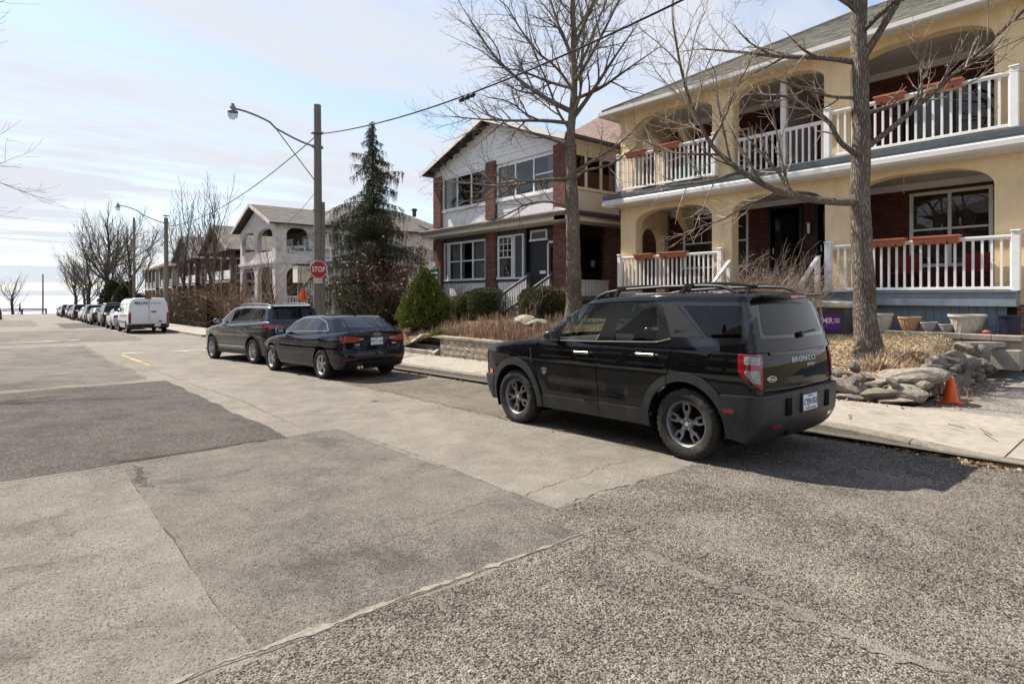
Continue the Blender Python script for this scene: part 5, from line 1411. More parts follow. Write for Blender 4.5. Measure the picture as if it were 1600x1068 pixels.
M_BRICK = island_mat('red_brown_brick', [(.165, .065, .045), (.20, .085, .058), (.125, .052, .042), (.235, .105, .07), (.15, .07, .055)], .85, dirt=(.12, .07, .055))
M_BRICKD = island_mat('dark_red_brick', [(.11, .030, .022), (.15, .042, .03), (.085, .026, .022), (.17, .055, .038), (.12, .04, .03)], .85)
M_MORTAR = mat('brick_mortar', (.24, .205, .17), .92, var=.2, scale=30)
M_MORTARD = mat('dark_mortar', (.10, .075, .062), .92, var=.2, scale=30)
M_SHING = island_mat('grey_green_shingle', [(.17, .165, .14), (.21, .205, .175), (.14, .135, .118), (.25, .24, .205), (.19, .185, .155)], .92, .5, 120, dirt=(.12, .12, .10))
M_SHINGB = island_mat('brown_shingle', [(.22, .155, .125), (.26, .185, .15), (.19, .13, .105), (.24, .17, .14), (.205, .145, .12)], .92, .5, 120)
M_SHINGG = island_mat('weathered_grey_shingle', [(.15, .135, .118), (.19, .17, .15), (.125, .112, .10), (.17, .155, .135), (.20, .185, .16)], .92, .5, 120)
M_STUCCO = mat('ochre_stucco', (.84, .65, .395), .9, var=.07, scale=2.5, bump=.35, bscale=130, dirt=(.60, .44, .25), dscale=1.5, damt=.65, spec=.2, stretch=(1.5, 1.5, .5))
M_WHITEW = mat('white_painted_wood', (.84, .83, .81), .55, var=.05, scale=5, dirt=(.50, .48, .44), dscale=3, damt=.3)
M_WHITES = mat('white_weathered_shaded_stucco', (.60, .565, .54), .9, var=.10, scale=3, bump=.4, bscale=70, dirt=(.30, .27, .25), dscale=1.9, damt=.85, spec=.2)  # grime, with tone and stains also darkened for shade and branches over the front
M_CREAM = mat('cream_painted_wood', (.66, .61, .51), .6, var=.06, scale=5, dirt=(.45, .41, .34), dscale=3, damt=.3)
M_BLUEGR = mat('blue_grey_painted_wood', (.20, .255, .295), .6, var=.10, scale=6, dirt=(.11, .14, .16), dscale=4, damt=.4)
M_SLATE = mat('slate_grey_paint', (.055, .058, .072), .6, var=.08, scale=6)
M_CHARC = mat('charcoal_paint', (.025, .027, .033), .6, var=.1, scale=6)
M_GUTTER = mat('pale_metal_gutter', (.70, .69, .66), .45, var=.06, scale=4, dirt=(.42, .40, .36), dscale=2, damt=.35)
M_DKTRIM = mat('dark_brown_flashing', (.045, .035, .03), .6, var=.2, scale=5)
M_FLASH = mat('slate_blue_flashing', (.075, .10, .12), .5, var=.15, scale=6)
M_CEIL = mat('porch_ceiling_paint', (.55, .53, .49), .7, var=.05, scale=3)
M_FLOORP = mat('porch_floor_paint', (.16, .165, .17), .7, var=.1, scale=6)
M_ROOM = mat('interior_shade', (.02, .019, .018), .9, var=.5, scale=1.5, spec=.1)  # near-black colour in place of the shade in rooms and voids
M_CURT = mat('pale_curtain', (.42, .41, .38), .85, var=.15, scale=9)
M_BLACKD = mat('black_door_paint', (.010, .010, .011), .35, var=.1, scale=5)
M_TERRA = mat('terracotta_plastic', (.42, .135, .075), .6, var=.10, scale=9, dirt=(.30, .11, .07), dscale=5, damt=.4)
M_WOODG = mat('weathered_wood', (.21, .18, .145), .85, var=.25, scale=5, bump=.5, bscale=30, stretch=(6, 6, .6))
G_HOUSE = glass('house_glass', (.55, .58, .58), 1.6)

def arch_wall(name, parent, axis, a, b, outline, holes, m, smooth=False):
    """wall slab with openings: outline and holes in (h, z), h along y when axis == 'x'; slab from a to b along the axis"""
    pts, edges = [], []
    for poly in [outline] + holes:
        i0 = len(pts); n = len(poly); pts += [Vector(p) for p in poly]; edges += [(i0 + i, i0 + (i + 1) % n) for i in range(n)]
    r = delaunay_2d_cdt(pts, edges, [], 0, 1e-5)
    V = [(p[0], p[1]) for p in r[0]]; T = [t for t in r[2]]
    cx = np.array([sum(V[i][0] for i in t) / 3 for t in T]); cz = np.array([sum(V[i][1] for i in t) / 3 for t in T])
    ok = pip(cx, cz, outline)
    for h in holes: ok &= ~pip(cx, cz, h)
    T = [tuple(t) for t, k in zip(T, ok) if k]
    P = (lambda q, t: (t, q[0], q[1])) if axis == 'x' else (lambda q, t: (q[0], t, q[1]))
    n = len(V); v = [P(q, a) for q in V] + [P(q, b) for q in V]; f = list(T) + [tuple(i + n for i in t[::-1]) for t in T]
    cnt = {}
    for t in T:
        for i in range(3):
            e = (t[i], t[(i + 1) % 3]); cnt[e] = 1
    for (i, j) in cnt:
        if (j, i) not in cnt: f.append((j, i, i + n, j + n))
    mb = MB(); mb.add(v, f); return build(mb, name, m, parent)

def basket_arch(y0, y1, zb, zs, zc, a=None, n=9):
    """opening from y0 to y1, sill zb, springing zs, flat crown zc with quarter-ellipse shoulders"""
    a = a or min(.95, (y1 - y0) * .42); b = zc - zs; p = [(y0, zb), (y1, zb), (y1, zs)]
    for i in range(1, n + 1):
        t = math.pi / 2 * i / n; p.append((y1 - a + a * math.cos(t), zs + b * math.sin(t)))
    for i in range(n + 1):
        t = math.pi / 2 * (1 - i / n); p.append((y0 + a - a * math.cos(t), zs + b * math.sin(t)))
    return p

def bricks(parent, face, pos, h0, h1, z0, z1, m, mm, bl=.212, bh=.066, jt=.011, proud=.008, depth=.04, skip=None, name='brickwork'):
    """running-bond bricks on one vertical face; face '-x','+x','-y','+y'. One joined part."""
    ax = face[1]; sg = -1 if face[0] == '-' else 1
    v, f = [], []; row = 0; z = z0
    while z + bh <= z1 + .02:
        ze = min(z + bh, z1); h = h0 - (bl + jt) * (.5 if row % 2 else 0.0)
        while h < h1 - .01:
            a, b = max(h, h0), min(h + bl, h1)
            if b - a > .03 and not (skip and skip((a + b) / 2, (z + ze) / 2)):
                pr = proud + random.uniform(-.002, .003); o = len(v)
                for q in (pos - sg * depth, pos + sg * pr):
                    for hh, zz in ((a, z), (b, z), (b, ze), (a, ze)): v.append((q, hh, zz) if ax == 'x' else (hh, q, zz))
                f += [(o + 4, o + 5, o + 6, o + 7), (o, o + 1, o + 5, o + 4), (o + 1, o + 2, o + 6, o + 5), (o + 2, o + 3, o + 7, o + 6), (o + 3, o, o + 4, o + 7)]
            h += bl + jt
        z += bh + jt; row += 1
    mb = MB(); mb.add(v, f)
    o = build(mb, name, m, parent, recalc=True); o['kind'] = 'stuff'; return o

def brick_pier(parent, x0, x1, y0, y1, z0, z1, faces=('-x', '-y', '+y'), m=None, name='brick_pier'):
    p = bxo((x0, x1, y0, y1, z0, z1), name, M_MORTAR, parent)
    for fc in faces:
        if fc[1] == 'x': bricks(p, fc, x0 if fc[0] == '-' else x1, y0 - .008, y1 + .008, z0 + .01, z1, m or M_BRICK, None)
        else: bricks(p, fc, y0 if fc[0] == '-' else y1, x0 - .008, x1 + .008, z0 + .01, z1, m or M_BRICK, None)
    return p

def shingles(parent, quad, m, expo=.145, tab_=.31, thick=.012, name='shingles'):
    """roof slope given by eave corners A,B and upper corners D,C (A->B along the eave, A->D up). Overlapping tabs as one joined part."""
    A, B, C, D = [Vector(q) for q in quad]
    up = ((D + C) / 2 - (A + B) / 2); e = (B - A); L = e.length; e.normalize()
    nrm = e.cross(up).normalized()
    if nrm.z < 0: nrm = -nrm
    upn = (up - e * up.dot(e)); S = upn.length; upn.normalize()
    v, f = [], []; rows = int(S / expo); 
    aD = (D - A).dot(e); aC = (C - A).dot(e)
    for r in range(rows + 1):
        s0 = r * expo; t = min(1.0, (s0 + expo * .5) / S); s1 = min(s0 + expo * 1.25, S)
        lo, hi = aD * t, L + (aC - L) * t
        x = lo - (tab_ * .5 if r % 2 else 0) - random.random() * .03
        while x < hi:
            a, b = max(x, lo), min(x + tab_ - .008, hi)
            if b - a > .02:
                o = len(v); dz_ = thick * random.uniform(.85, 1.3)
                P0 = A + e * a + upn * s0; P1 = A + e * b + upn * s0; P2 = A + e * b + upn * s1; P3 = A + e * a + upn * s1
                v += [P0, P1, P2, P3, P0 + nrm * dz_, P1 + nrm * dz_, P2 + nrm * .002, P3 + nrm * .002]
                f += [(o + 4, o + 5, o + 6, o + 7), (o, o + 1, o + 5, o + 4), (o + 1, o + 2, o + 6, o + 5), (o + 3, o, o + 4, o + 7)]
            x += tab_
    mb = MB(); mb.add(v, f); ob = build(mb, name, m, parent, recalc=False); ob['kind'] = 'stuff'; return ob

def window(parent, face, pos, h0, h1, z0, z1, nx=2, nz=2, fr=.06, fm=None, curtain=0.0, name='window', depth=.10, muntin=.035, room=True, glassm=None, split=None):
    """framed window on a vertical face; face '-x' or '-y' ... pane set back in the frame, a shallow box coloured dark for the unlit room (and curtain) behind it"""
    fm = fm or M_WHITEW; ax = face[1]; sg = -1 if face[0] == '-' else 1
    def BX(mb, p0, p1, a0, a1, c0, c1):
        p0, p1 = sorted((p0, p1))
        if ax == 'x': mb.box(p0, p1, a0, a1, c0, c1)
        else: mb.box(a0, a1, p0, p1, c0, c1)
    o = thing_part = None
    mb = MB(); q0, q1 = pos - sg * .02, pos + sg * .045
    BX(mb, q0, q1, h0, h0 + fr, z0 + fr, z1 - fr); BX(mb, q0, q1, h1 - fr, h1, z0 + fr, z1 - fr); BX(mb, q0, q1, h0, h1, z1 - fr, z1); BX(mb, q0, pos + sg * .075, h0 - .03, h1 + .03, z0, z0 + fr)
    win = build(mb, name, fm, parent)
    xs = split or [h0 + fr + (h1 - h0 - 2 * fr) * i / nx for i in range(1, nx)]
    zs = [z0 + fr + (z1 - z0 - 2 * fr) * i / nz for i in range(1, nz)]
    if xs or zs:
        for x in xs: mb = MB(); BX(mb, pos - sg * .018, pos + sg * .03, x - muntin, x + muntin, z0 + fr, z1 - fr); build(mb, 'glazing_bar', fm, win)
        for z in zs: mb = MB(); BX(mb, pos - sg * .016, pos + sg * .024, h0 + fr, h1 - fr, z - muntin * .7, z + muntin * .7); build(mb, 'glazing_bar', fm, win)
    cells_x = [h0 + fr] + xs + [h1 - fr]; cells_z = [z0 + fr] + zs + [z1 - fr]
    for i in range(len(cells_x) - 1):
        for j in range(len(cells_z) - 1):
            mb = MB(); tl = .004 * math.sin(i * 2.1 + j * 1.3 + h0)
            a0, a1, c0, c1 = cells_x[i], cells_x[i + 1], cells_z[j], cells_z[j + 1]
            pts = [(pos + tl, a0, c0), (pos - tl, a1, c0), (pos - tl * .3, a1, c1), (pos + tl * .6, a0, c1)]
            if ax == 'y': pts = [(p[1], p[0], p[2]) for p in pts]
            mb.add(pts, [(0, 1, 2, 3)]); build(mb, 'pane', glassm or G_HOUSE, win, recalc=False)
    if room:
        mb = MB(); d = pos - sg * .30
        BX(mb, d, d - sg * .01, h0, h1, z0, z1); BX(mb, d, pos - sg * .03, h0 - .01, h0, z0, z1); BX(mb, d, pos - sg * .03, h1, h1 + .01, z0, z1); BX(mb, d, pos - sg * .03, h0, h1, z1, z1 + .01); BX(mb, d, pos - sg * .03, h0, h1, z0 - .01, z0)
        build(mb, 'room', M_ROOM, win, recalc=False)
    if curtain > 0:
        n = 40; v, f = [], []; w_ = (h1 - h0 - 2 * fr)
        for sd in (0, 1):
            o_ = len(v); cw = w_ * curtain * .5
            for i in range(n + 1):
                h = (h0 + fr + cw * i / n) if sd == 0 else (h1 - fr - cw * i / n)
                dp = pos - sg * (.10 + .018 * math.sin(i * .9 + sd))
                for z in (z0 + fr, z1 - fr): v.append((dp, h, z) if ax == 'x' else (h, dp, z))
            f += [(o_ + 2 * i, o_ + 2 * i + 1, o_ + 2 * i + 3, o_ + 2 * i + 2) for i in range(n)]
        mb = MB(); mb.add(v, f); build(mb, 'curtain', M_CURT, win, smooth=True, recalc=False)
    return win

def railing(parent, a, b, zt, zb, sp=.135, m=None, posts=(True, True), bw=.04, name='railing', post_w=.11, post_top=.06, topw=.09):
    """top rail, bottom rail, balusters and posts between two plan points; balusters are parts of the railing"""
    m = m or M_WHITEW; a, b = Vector((a[0], a[1], 0)), Vector((b[0], b[1], 0)); d = b - a; L = d.length; d.normalize()
    r = bro(((a.x, a.y, zt - .02), (b.x, b.y, zt - .02), topw, .045), name, m, parent, bevel=.006)
    bro(((a.x, a.y, zt - .06), (b.x, b.y, zt - .06), .045, .035), 'under_rail', m, r)
    bro(((a.x, a.y, zb + .03), (b.x, b.y, zb + .03), .055, .06), 'bottom_rail', m, r, bevel=.005)
    n = max(2, int(L / sp)); me = None; og = origin_of(r)
    for i in range(n):
        p = a + d * (L * (i + .5) / n)
        if me is None:
            o = bxo((-bw / 2, bw / 2, -bw / 2, bw / 2, zb + .05, zt - .07), 'baluster', m, r, local=True); me = o
        else: o = share(me, 'baluster', r, (0, 0, 0))
        o.location = (p.x - og.x + random.uniform(-.003, .003), p.y - og.y, -og.z)
    for k, (q, on) in enumerate(((a, posts[0]), (b, posts[1]))):
        if on:
            mb = MB(); w = post_w / 2; mb.box(q.x - w, q.x + w, q.y - w, q.y + w, zb - .02, zt + post_top); po = build(mb, 'post', m, r, bevel=.006)
            mb = MB(); w += .018; mb.box(q.x - w, q.x + w, q.y - w, q.y + w, zt + post_top, zt + post_top + .03); build(mb, 'post_cap', m, po if False else r, bevel=.01)
    return r

def planter(y0, y1, x, zt, label, mm=None):
    mb = MB(); h = .165; i = .035
    v = [(x - .10, y0, zt), (x + .09, y0, zt), (x + .09, y1, zt), (x - .10, y1, zt), (x - .065, y0 + i, zt - h), (x + .055, y0 + i, zt - h), (x + .055, y1 - i, zt - h), (x - .065, y1 - i, zt - h)]
    mb.add(v, [(0, 1, 5, 4), (1, 2, 6, 5), (2, 3, 7, 6), (3, 0, 4, 7), (4, 5, 6, 7)])
    t = thing('planter_box', (x, (y0 + y1) / 2, zt - h), label, 'planter', 'planter boxes on the ochre house railings')
    build(mb, 'box', M_TERRA, t); mb = MB()
    mb.box(x - .115, x + .105, y0 - .012, y0 + .012, zt - .03, zt + .006); mb.box(x - .115, x + .105, y1 - .012, y1 + .012, zt - .03, zt + .006); mb.box(x - .115, x - .095, y0 + .012, y1 - .012, zt - .03, zt + .006); mb.box(x + .085, x + .105, y0 + .012, y1 - .012, zt - .03, zt + .006); build(mb, 'rim', M_TERRA, t)
    bxo((x - .09, x + .08, y0 + .015, y1 - .015, zt - .05, zt - .03), 'soil', M_SOIL, t)
    for q in (y0 + (y1 - y0) * .25, y0 + (y1 - y0) * .75):
        mb = MB(); mb.box(x - .075, x - .068, q - .012, q + .012, zt - h - .015, zt - .02); mb.box(x - .075, x + .06, q - .012, q + .012, zt - h - .012, zt - h - .004); build(mb, 'bracket', M_BLKPL, t)
    return t
# ================================================================== OCHRE HOUSE with two storeys of arches
YH = thing('arcaded_house', (15.0, 7.4, .75), 'ochre stucco two storey house with arched porches and white balcony railings', 'house')
FX = 15.0
lo_h = [basket_arch(9.2, 11.86, 1.72, 3.86, 4.26), basket_arch(6.18, 8.6, .75, 3.86, 4.25), basket_arch(2.95, 5.62, 1.72, 3.84, 4.28)]
up_h = [basket_arch(9.2, 11.86, 4.82, 6.86, 7.18), basket_arch(6.2, 8.58, 4.82, 6.88, 7.22), basket_arch(2.95, 5.62, 4.82, 6.82, 7.2)]
arch_wall('front_wall', YH, 'x', FX, FX + .34, [(2.3, .2), (12.45, .2), (12.45, 7.42), (2.3, 7.42)], lo_h + up_h, M_STUCCO)
side_h = [basket_arch(15.62, 16.85, 1.72, 3.3, 3.85, .45), basket_arch(15.62, 16.85, 4.82, 6.3, 6.85, .45)]
arch_wall('side_wall', YH, 'y', 12.11, 12.45, [(15.34, .2), (17.2, .2), (17.2, 7.42), (15.34, 7.42)], side_h, M_STUCCO)
arch_wall('side_wall', YH, 'y', 2.3, 2.64, [(15.34, .2), (17.2, .2), (17.2, 7.42), (15.34, 7.42)], side_h, M_STUCCO)
bxo((17.26, 26, 2.3, 12.45, .2, 7.42), 'back_block', mat('flank_brick', (.16, .065, .045), .9, var=.3, scale=8, bump=.4, bscale=50), YH)
# brick wall behind the porches (openings left where windows and doors sit)
ops = [(9.28, 11.60, 2.48, 4.17), (3.36, 5.08, 2.30, 4.17), (7.66, 8.72, 1.72, 4.28), (6.55, 7.35, 1.72, 4.28), (9.2, 11.5, 5.3, 6.75), (7.7, 8.6, 4.8, 6.8), (6.3, 7.1, 4.8, 6.8), (3.0, 5.3, 4.9, 6.72)]
def in_op(h, z): return any(a - .02 < h < b + .02 and c - .02 < z < d + .02 for a, b, c, d in ops)
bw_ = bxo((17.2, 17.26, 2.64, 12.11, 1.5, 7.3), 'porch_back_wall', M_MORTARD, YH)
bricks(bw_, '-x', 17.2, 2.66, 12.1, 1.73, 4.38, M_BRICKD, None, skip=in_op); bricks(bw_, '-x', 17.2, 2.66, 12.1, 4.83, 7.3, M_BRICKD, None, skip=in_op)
# floors, ceilings, cornice between storeys
bxo((15.34, 17.2, 2.64, 12.11, 1.55, 1.72), 'porch_floor', M_FLOORP, YH)
bxo((15.342, 17.198, 2.642, 12.108, 4.40, 4.45), 'porch_ceiling', M_CEIL, YH)
bxo((15.34, 17.2, 2.64, 12.11, 4.66, 4.82), 'balcony_floor', M_FLOORP, YH)
bxo((15.342, 17.198, 2.642, 12.108, 7.32, 7.37), 'porch_ceiling', M_CEIL, YH)
pro(([(14.60, 4.45), (14.56, 4.50), (14.56, 4.60), (14.60, 4.665), (14.99, 4.665), (14.99, 4.41), (14.72, 4.41)], 'y', 1.9, 12.85), 'cornice', M_GUTTER, YH)
bxo((14.57, 14.99, 1.9, 12.85, 4.67, 4.795), 'balcony_flashing', M_FLASH, YH)
bxo((14.60, 14.99, 1.92, 12.83, 4.796, 4.82), 'balcony_deck', M_FLOORP, YH)
pro(([(12.46, 4.41), (12.85, 4.45), (12.85, 4.665), (12.46, 4.665)], 'x', 14.6, 17.3), 'cornice', M_GUTTER, YH)
# small timber trim board along the porch ceilings
mb = MB(); mb.box(17.10, 17.19, 2.7, 12.05, 4.24, 4.395); mb.box(17.10, 17.19, 2.7, 12.05, 7.16, 7.315); build(mb, 'ceiling_trim', M_WHITEW, YH)
# roof: hip, slope about a half
e0, z_e = 14.62, 7.50
A, B = (e0, 1.4, z_e), (e0, 12.92, z_e); RZ = 5.6; 
Cc, Dd = (e0 + RZ, 12.92 - RZ, z_e + RZ * .53), (e0 + RZ, 1.4, z_e + RZ * .53)
mb = MB(); mb.add([A, B, Cc, Dd, (26.5, 12.92, z_e), (26.5 - RZ, 12.92 - RZ, z_e + RZ * .53), (26.5, 1.4, z_e), (26.5 - RZ, 1.4, z_e + RZ * .53)], [(0, 1, 2, 3), (1, 4, 5, 2), (3, 2, 5, 7), (0, 3, 7, 6)]); rf = build(mb, 'roof', M_SHINGG, YH, recalc=False)
up_ = lambda p, d=.012: (p[0], p[1], p[2] + d)
shingles(rf, [up_(A), up_(B), up_(Cc), up_(Dd)], M_SHING, .15, .32)
shingles(rf, [up_((e0, 12.92, z_e)), up_((26.5, 12.92, z_e)), up_((26.5 - RZ, 12.92 - RZ, z_e + RZ * .53)), up_(Cc)], M_SHING, .15, .32)
pro(([(14.50, 7.47), (14.50, 7.37), (14.53, 7.34), (14.60, 7.34), (14.62, 7.37), (14.62, 7.47)], 'y', 1.4, 12.98), 'gutter', M_GUTTER, YH)
pro(([(12.93, 7.47), (13.04, 7.47), (13.04, 7.37), (12.93, 7.34)], 'x', 14.55, 26), 'gutter', M_GUTTER, YH)
mb = MB(); mb.box(14.62, 15.0, 1.4, 12.9, 7.405, 7.43); mb.box(15.0, 26, 12.46, 12.9, 7.405, 7.43); build(mb, 'soffit', M_GUTTER, YH)
mb = MB(); mb.tube([(e0 + i * .7, 12.92 - i * .7, z_e + .03 + i * .7 * .53) for i in range(9)], .055, 6); build(mb, 'hip_cap', M_SHINGG, YH, auto=60)
# railings
railing(YH, (14.86, 12.38), (14.86, 8.86), 2.84, 1.86, .142, posts=(True, True))
railing(YH, (14.82, 12.38), (14.82, 9.02), 6.00, 4.93, .142, posts=(True, True)); railing(YH, (14.88, 9.02), (15.0, 9.02), 6.0, 4.93, .1, posts=(False, False))
railing(YH, (15.14, 8.55), (15.14, 6.22), 5.87, 4.88, .150, posts=(False, False))
railing(YH, (14.80, 6.04), (14.80, 2.60), 5.95, 4.88, .150, posts=(True, True), post_w=.13)
railing(YH, (14.82, 6.03), (14.82, 2.58), 2.80, 1.74, .150, posts=(True, True), post_w=.13)
# porch apron: blue-grey beam, boards
bxo((14.72, 14.995, 2.56, 6.25, 1.41, 1.69), 'apron_beam', M_BLUEGR, YH, bevel=.008)
bxo((14.69, 14.998, 2.54, 6.27, 1.692, 1.72), 'apron_ledge', M_BLUEGR, YH)
yy = 2.75
while yy < 6.2:
    bxo((14.90, 14.985, yy, yy + .143, .70, 1.405), 'apron_board', M_BLUEGR, YH); yy += .15
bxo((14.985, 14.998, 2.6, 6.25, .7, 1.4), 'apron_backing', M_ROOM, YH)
bxo((14.72, 14.995, 8.72, 12.44, 1.41, 1.69), 'apron_beam', M_BLUEGR, YH, bevel=.008)
yy = 8.8
while yy < 12.3:
    bxo((14.90, 14.985, yy, yy + .143, .70, 1.405), 'apron_board', M_BLUEGR, YH); yy += .15
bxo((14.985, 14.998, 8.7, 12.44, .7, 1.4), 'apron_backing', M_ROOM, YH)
bricks(YH, '-x', 15.0, 2.3, 2.95, .55, 1.45, M_BRICK, None); bricks(YH, '-x', 15.0, 5.62, 6.18, .55, 1.2, M_BRICK, None)
# windows and doors of the porches
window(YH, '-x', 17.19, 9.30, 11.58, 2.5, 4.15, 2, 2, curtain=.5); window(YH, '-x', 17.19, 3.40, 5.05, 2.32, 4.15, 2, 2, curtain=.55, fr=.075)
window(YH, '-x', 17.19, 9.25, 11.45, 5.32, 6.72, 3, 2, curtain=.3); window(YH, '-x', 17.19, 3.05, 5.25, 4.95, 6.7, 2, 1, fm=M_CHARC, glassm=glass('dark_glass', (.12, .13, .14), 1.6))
def door(parent, x, y0, y1, z0, z1, m=M_BLACKD, fm=M_CHARC, glazed=True, handle=True):
    mb = MB(); mb.box(x - .05, x + .05, y0, y0 + .09, z0, z1); mb.box(x - .05, x + .05, y1 - .09, y1, z0, z1); mb.box(x - .05, x + .05, y0, y1, z1 - .10, z1 + .001); d = build(mb, 'door', fm, parent)
    bxo((x + .01, x + .04, y0 + .09, y1 - .09, z0, z1 - .10), 'door_leaf', m, d)
    if glazed:
        bxo((x - .012, x + .009, y0 + .22, y1 - .22, z0 + .55, z1 - .28), 'door_glass', M_GLOSSBLK, d)
    mb = MB(); mb.lathe([(0, -.03), (.032, -.03), (.04, -.01), (.02, .01)], c=(x - .03, y1 - .17, z0 + 1.0), n=12, axis='x'); mb.box(x - .02, x + .01, y1 - .19, y1 - .15, z0 + 1.12, z0 + 1.3); build(mb, 'door_knob', M_CHROME, d)
    return d
door(YH, 17.19, 7.68, 8.70, 1.72, 4.26); door(YH, 17.19, 6.56, 7.34, 1.72, 4.26); door(YH, 17.19, 7.72, 8.58, 4.82, 6.78); door(YH, 17.19, 6.32, 7.08, 4.82, 6.78)
for yy, s in ((9.02, '36'),):
    text_obj('house_number', s, .20, M_CHARC, YH, (17.17 - 15.0, yy - 7.4, 3.05 - .75), (R(90), 0, R(-90)), .01)
mb = MB(); mb.box(17.06, 17.18, 7.42, 7.52, 3.35, 3.62); mb.box(17.03, 17.19, 7.40, 7.54, 3.62, 3.66); build(mb, 'porch_lamp', M_CHROME, YH, bevel=.01)
mb = MB(); mb.lathe([(0, 0), (.10, 0), (.11, .01)], c=(0, 0, 0), n=20, axis='x'); o = build(mb, 'number_plate', M_CHARC, YH, local=True); o.location = (2.16, .02, 2.28); o.scale = (1, 1.3, .8)
# divider between the two balconies, posts and downpipe
bxo((15.4, 17.18, 7.38, 7.46, 4.83, 7.31), 'balcony_divider', mat('grey_divider_paint', (.30, .285, .28), .7, var=.05), YH)
bxo((15.36, 15.48, 7.30, 7.44, 4.83, 7.315), 'divider_post', M_WHITEW, YH)
bxo((15.6, 17.18, 6.30, 6.42, 1.73, 4.39), 'porch_divider', M_CHARC, YH)
mb = MB(); mb.tube([(16.95, 11.98, 4.3), (16.95, 11.98, 3.6), (16.93, 11.95, 2.6), (16.93, 11.95, 1.75)], .035, 8); build(mb, 'downpipe', M_DKTRIM, YH)
# brackets at the porch ends (curved stucco haunches on the brick)
for z in (4.39, 7.31):
    for y0_ in (11.2,):
        pro(([(17.19, z), (16.45, z), (16.55, z - .28), (16.85, z - .60), (17.19, z - .75)], 'y', y0_, y0_ + .22), 'haunch', M_STUCCO, YH)
# hanging chains with hooks
for yy in (10.35, 4.75):
    mb = MB()
    for i in range(9): mb.tube([(15.75 + .012 * (i % 2), yy + .012 * ((i + 1) % 2), 4.38 - i * .045), (15.75 - .012 * (i % 2), yy - .012 * ((i + 1) % 2), 4.335 - i * .045)], .006, 5)
    build(mb, 'hanging_chain', M_WHITEW, YH)
# steps up to the middle arch with white handrails
for i in range(5):
    z = .72 + (i + 1) * .19; bxo((13.75 + i * .25, 15.0, 6.35, 8.45, z - .19, z), 'step', M_BLUEGR, YH)
bxo((14.98, 15.5, 6.19, 8.59, .7, 1.7), 'landing', M_FLOORP, YH)
for yy in (8.52, 6.24):
    st = bro(((14.75, yy, 2.55), (13.85, yy, 1.88), .09, .06), 'stair_rail', M_WHITEW, YH, bevel=.006)
    for x, zt in ((14.72, 2.52), (13.90, 1.90)):
        bxo((x - .05, x + .05, yy - .05, yy + .05, .75, zt), 'post', M_WHITEW, st)
# planters
for i, (y0_, y1_, x, z, lb) in enumerate([(11.05, 11.72, 14.80, 2.90, 'left planter box on the lower railing of the ochre house, left porch'), (9.88, 10.78, 14.80, 2.90, 'right planter box on the lower railing of the ochre house, left porch'),
        (11.32, 12.02, 14.76, 6.06, 'left planter box on the left balcony of the ochre house'), (10.12, 10.98, 14.76, 6.06, 'right planter box on the left balcony of the ochre house'),
        (4.42, 5.10, 14.76, 2.86, 'planter box beside the tree trunk on the lower right railing'), (3.45, 4.28, 14.76, 2.86, 'long planter box on the lower right railing of the ochre house'),
        (4.42, 5.0, 14.74, 6.01, 'planter box beside the tree trunk on the upper right balcony'), (3.40, 4.05, 14.74, 6.01, 'planter box near the right end of the upper right balcony')]):
    planter(y0_, y1_, x, z, lb)
# things kept on the porches
M_REDC = mat('red_canvas', (.24, .015, .013), .8, var=.1, scale=20); M_GREENP = mat('green_plastic', (.005, .14, .085), .5, var=.12, scale=4)
def camp_chair(x, y, z, label):
    t = thing('folding_chair', (x, y, z), label, 'chair', 'red folding chairs on the porch')
    bxo((x + .20, x + .24, y - .27, y + .27, z + .45, z + .86), 'backrest', M_REDC, t, bevel=.015)
    bxo((x - .22, x + .20, y - .27, y + .27, z + .42, z + .45), 'seat', M_REDC, t)
    for sx in (-.22, .22):
        for sy in (-.27, .27):
            bro(((x + sx, y + sy, z), (x - sx * .8, y + sy, z + .45), .022, .022), 'leg', M_BLKPL, t)
    for sy in (-.29, .29): bro(((x + .24, y + sy, z + .62), (x - .22, y + sy, z + .60), .04, .02), 'armrest', M_BLKPL, t)
camp_chair(16.3, 4.9, 1.72, 'red folding chair behind the lower right railing, nearer the tree'); camp_chair(16.3, 3.55, 1.72, 'red folding chair behind the right end of the lower right railing')
mb = MB(); pr = [(9.35, 4.83), (11.0, 4.83), (10.95, 5.05), (10.75, 5.35), (10.4, 5.55), (9.9, 5.62), (9.35, 5.62)]
mb.prism(pr, 'x', 15.45, 15.75); mb.box(15.42, 15.78, 9.3, 11.1, 4.83, 4.98); tag(build(mb, 'storage_chest', M_GREENP, None, bevel=.04), 'large green plastic chest behind the left balcony railing', 'chest')
# ================================================================== BRICK AND WHITE GABLED HOUSE
WH = thing('gabled_house', (14.5, 18.5, .6), 'brick and white gabled house with enclosed upper porch behind the bare maple', 'house')
X0 = 14.5; YL, YR_ = 22.68, 14.42
PIERS = [(22.10, 22.68), (18.30, 18.87), (14.42, 15.0)]
for a, b in PIERS:
    brick_pier(WH, X0 - .04, X0 + .5, a, b, .2, 4.10); brick_pier(WH, X0 - .04, X0 + .5, a, b, 4.62, 6.84 if a != 18.30 else 6.9)
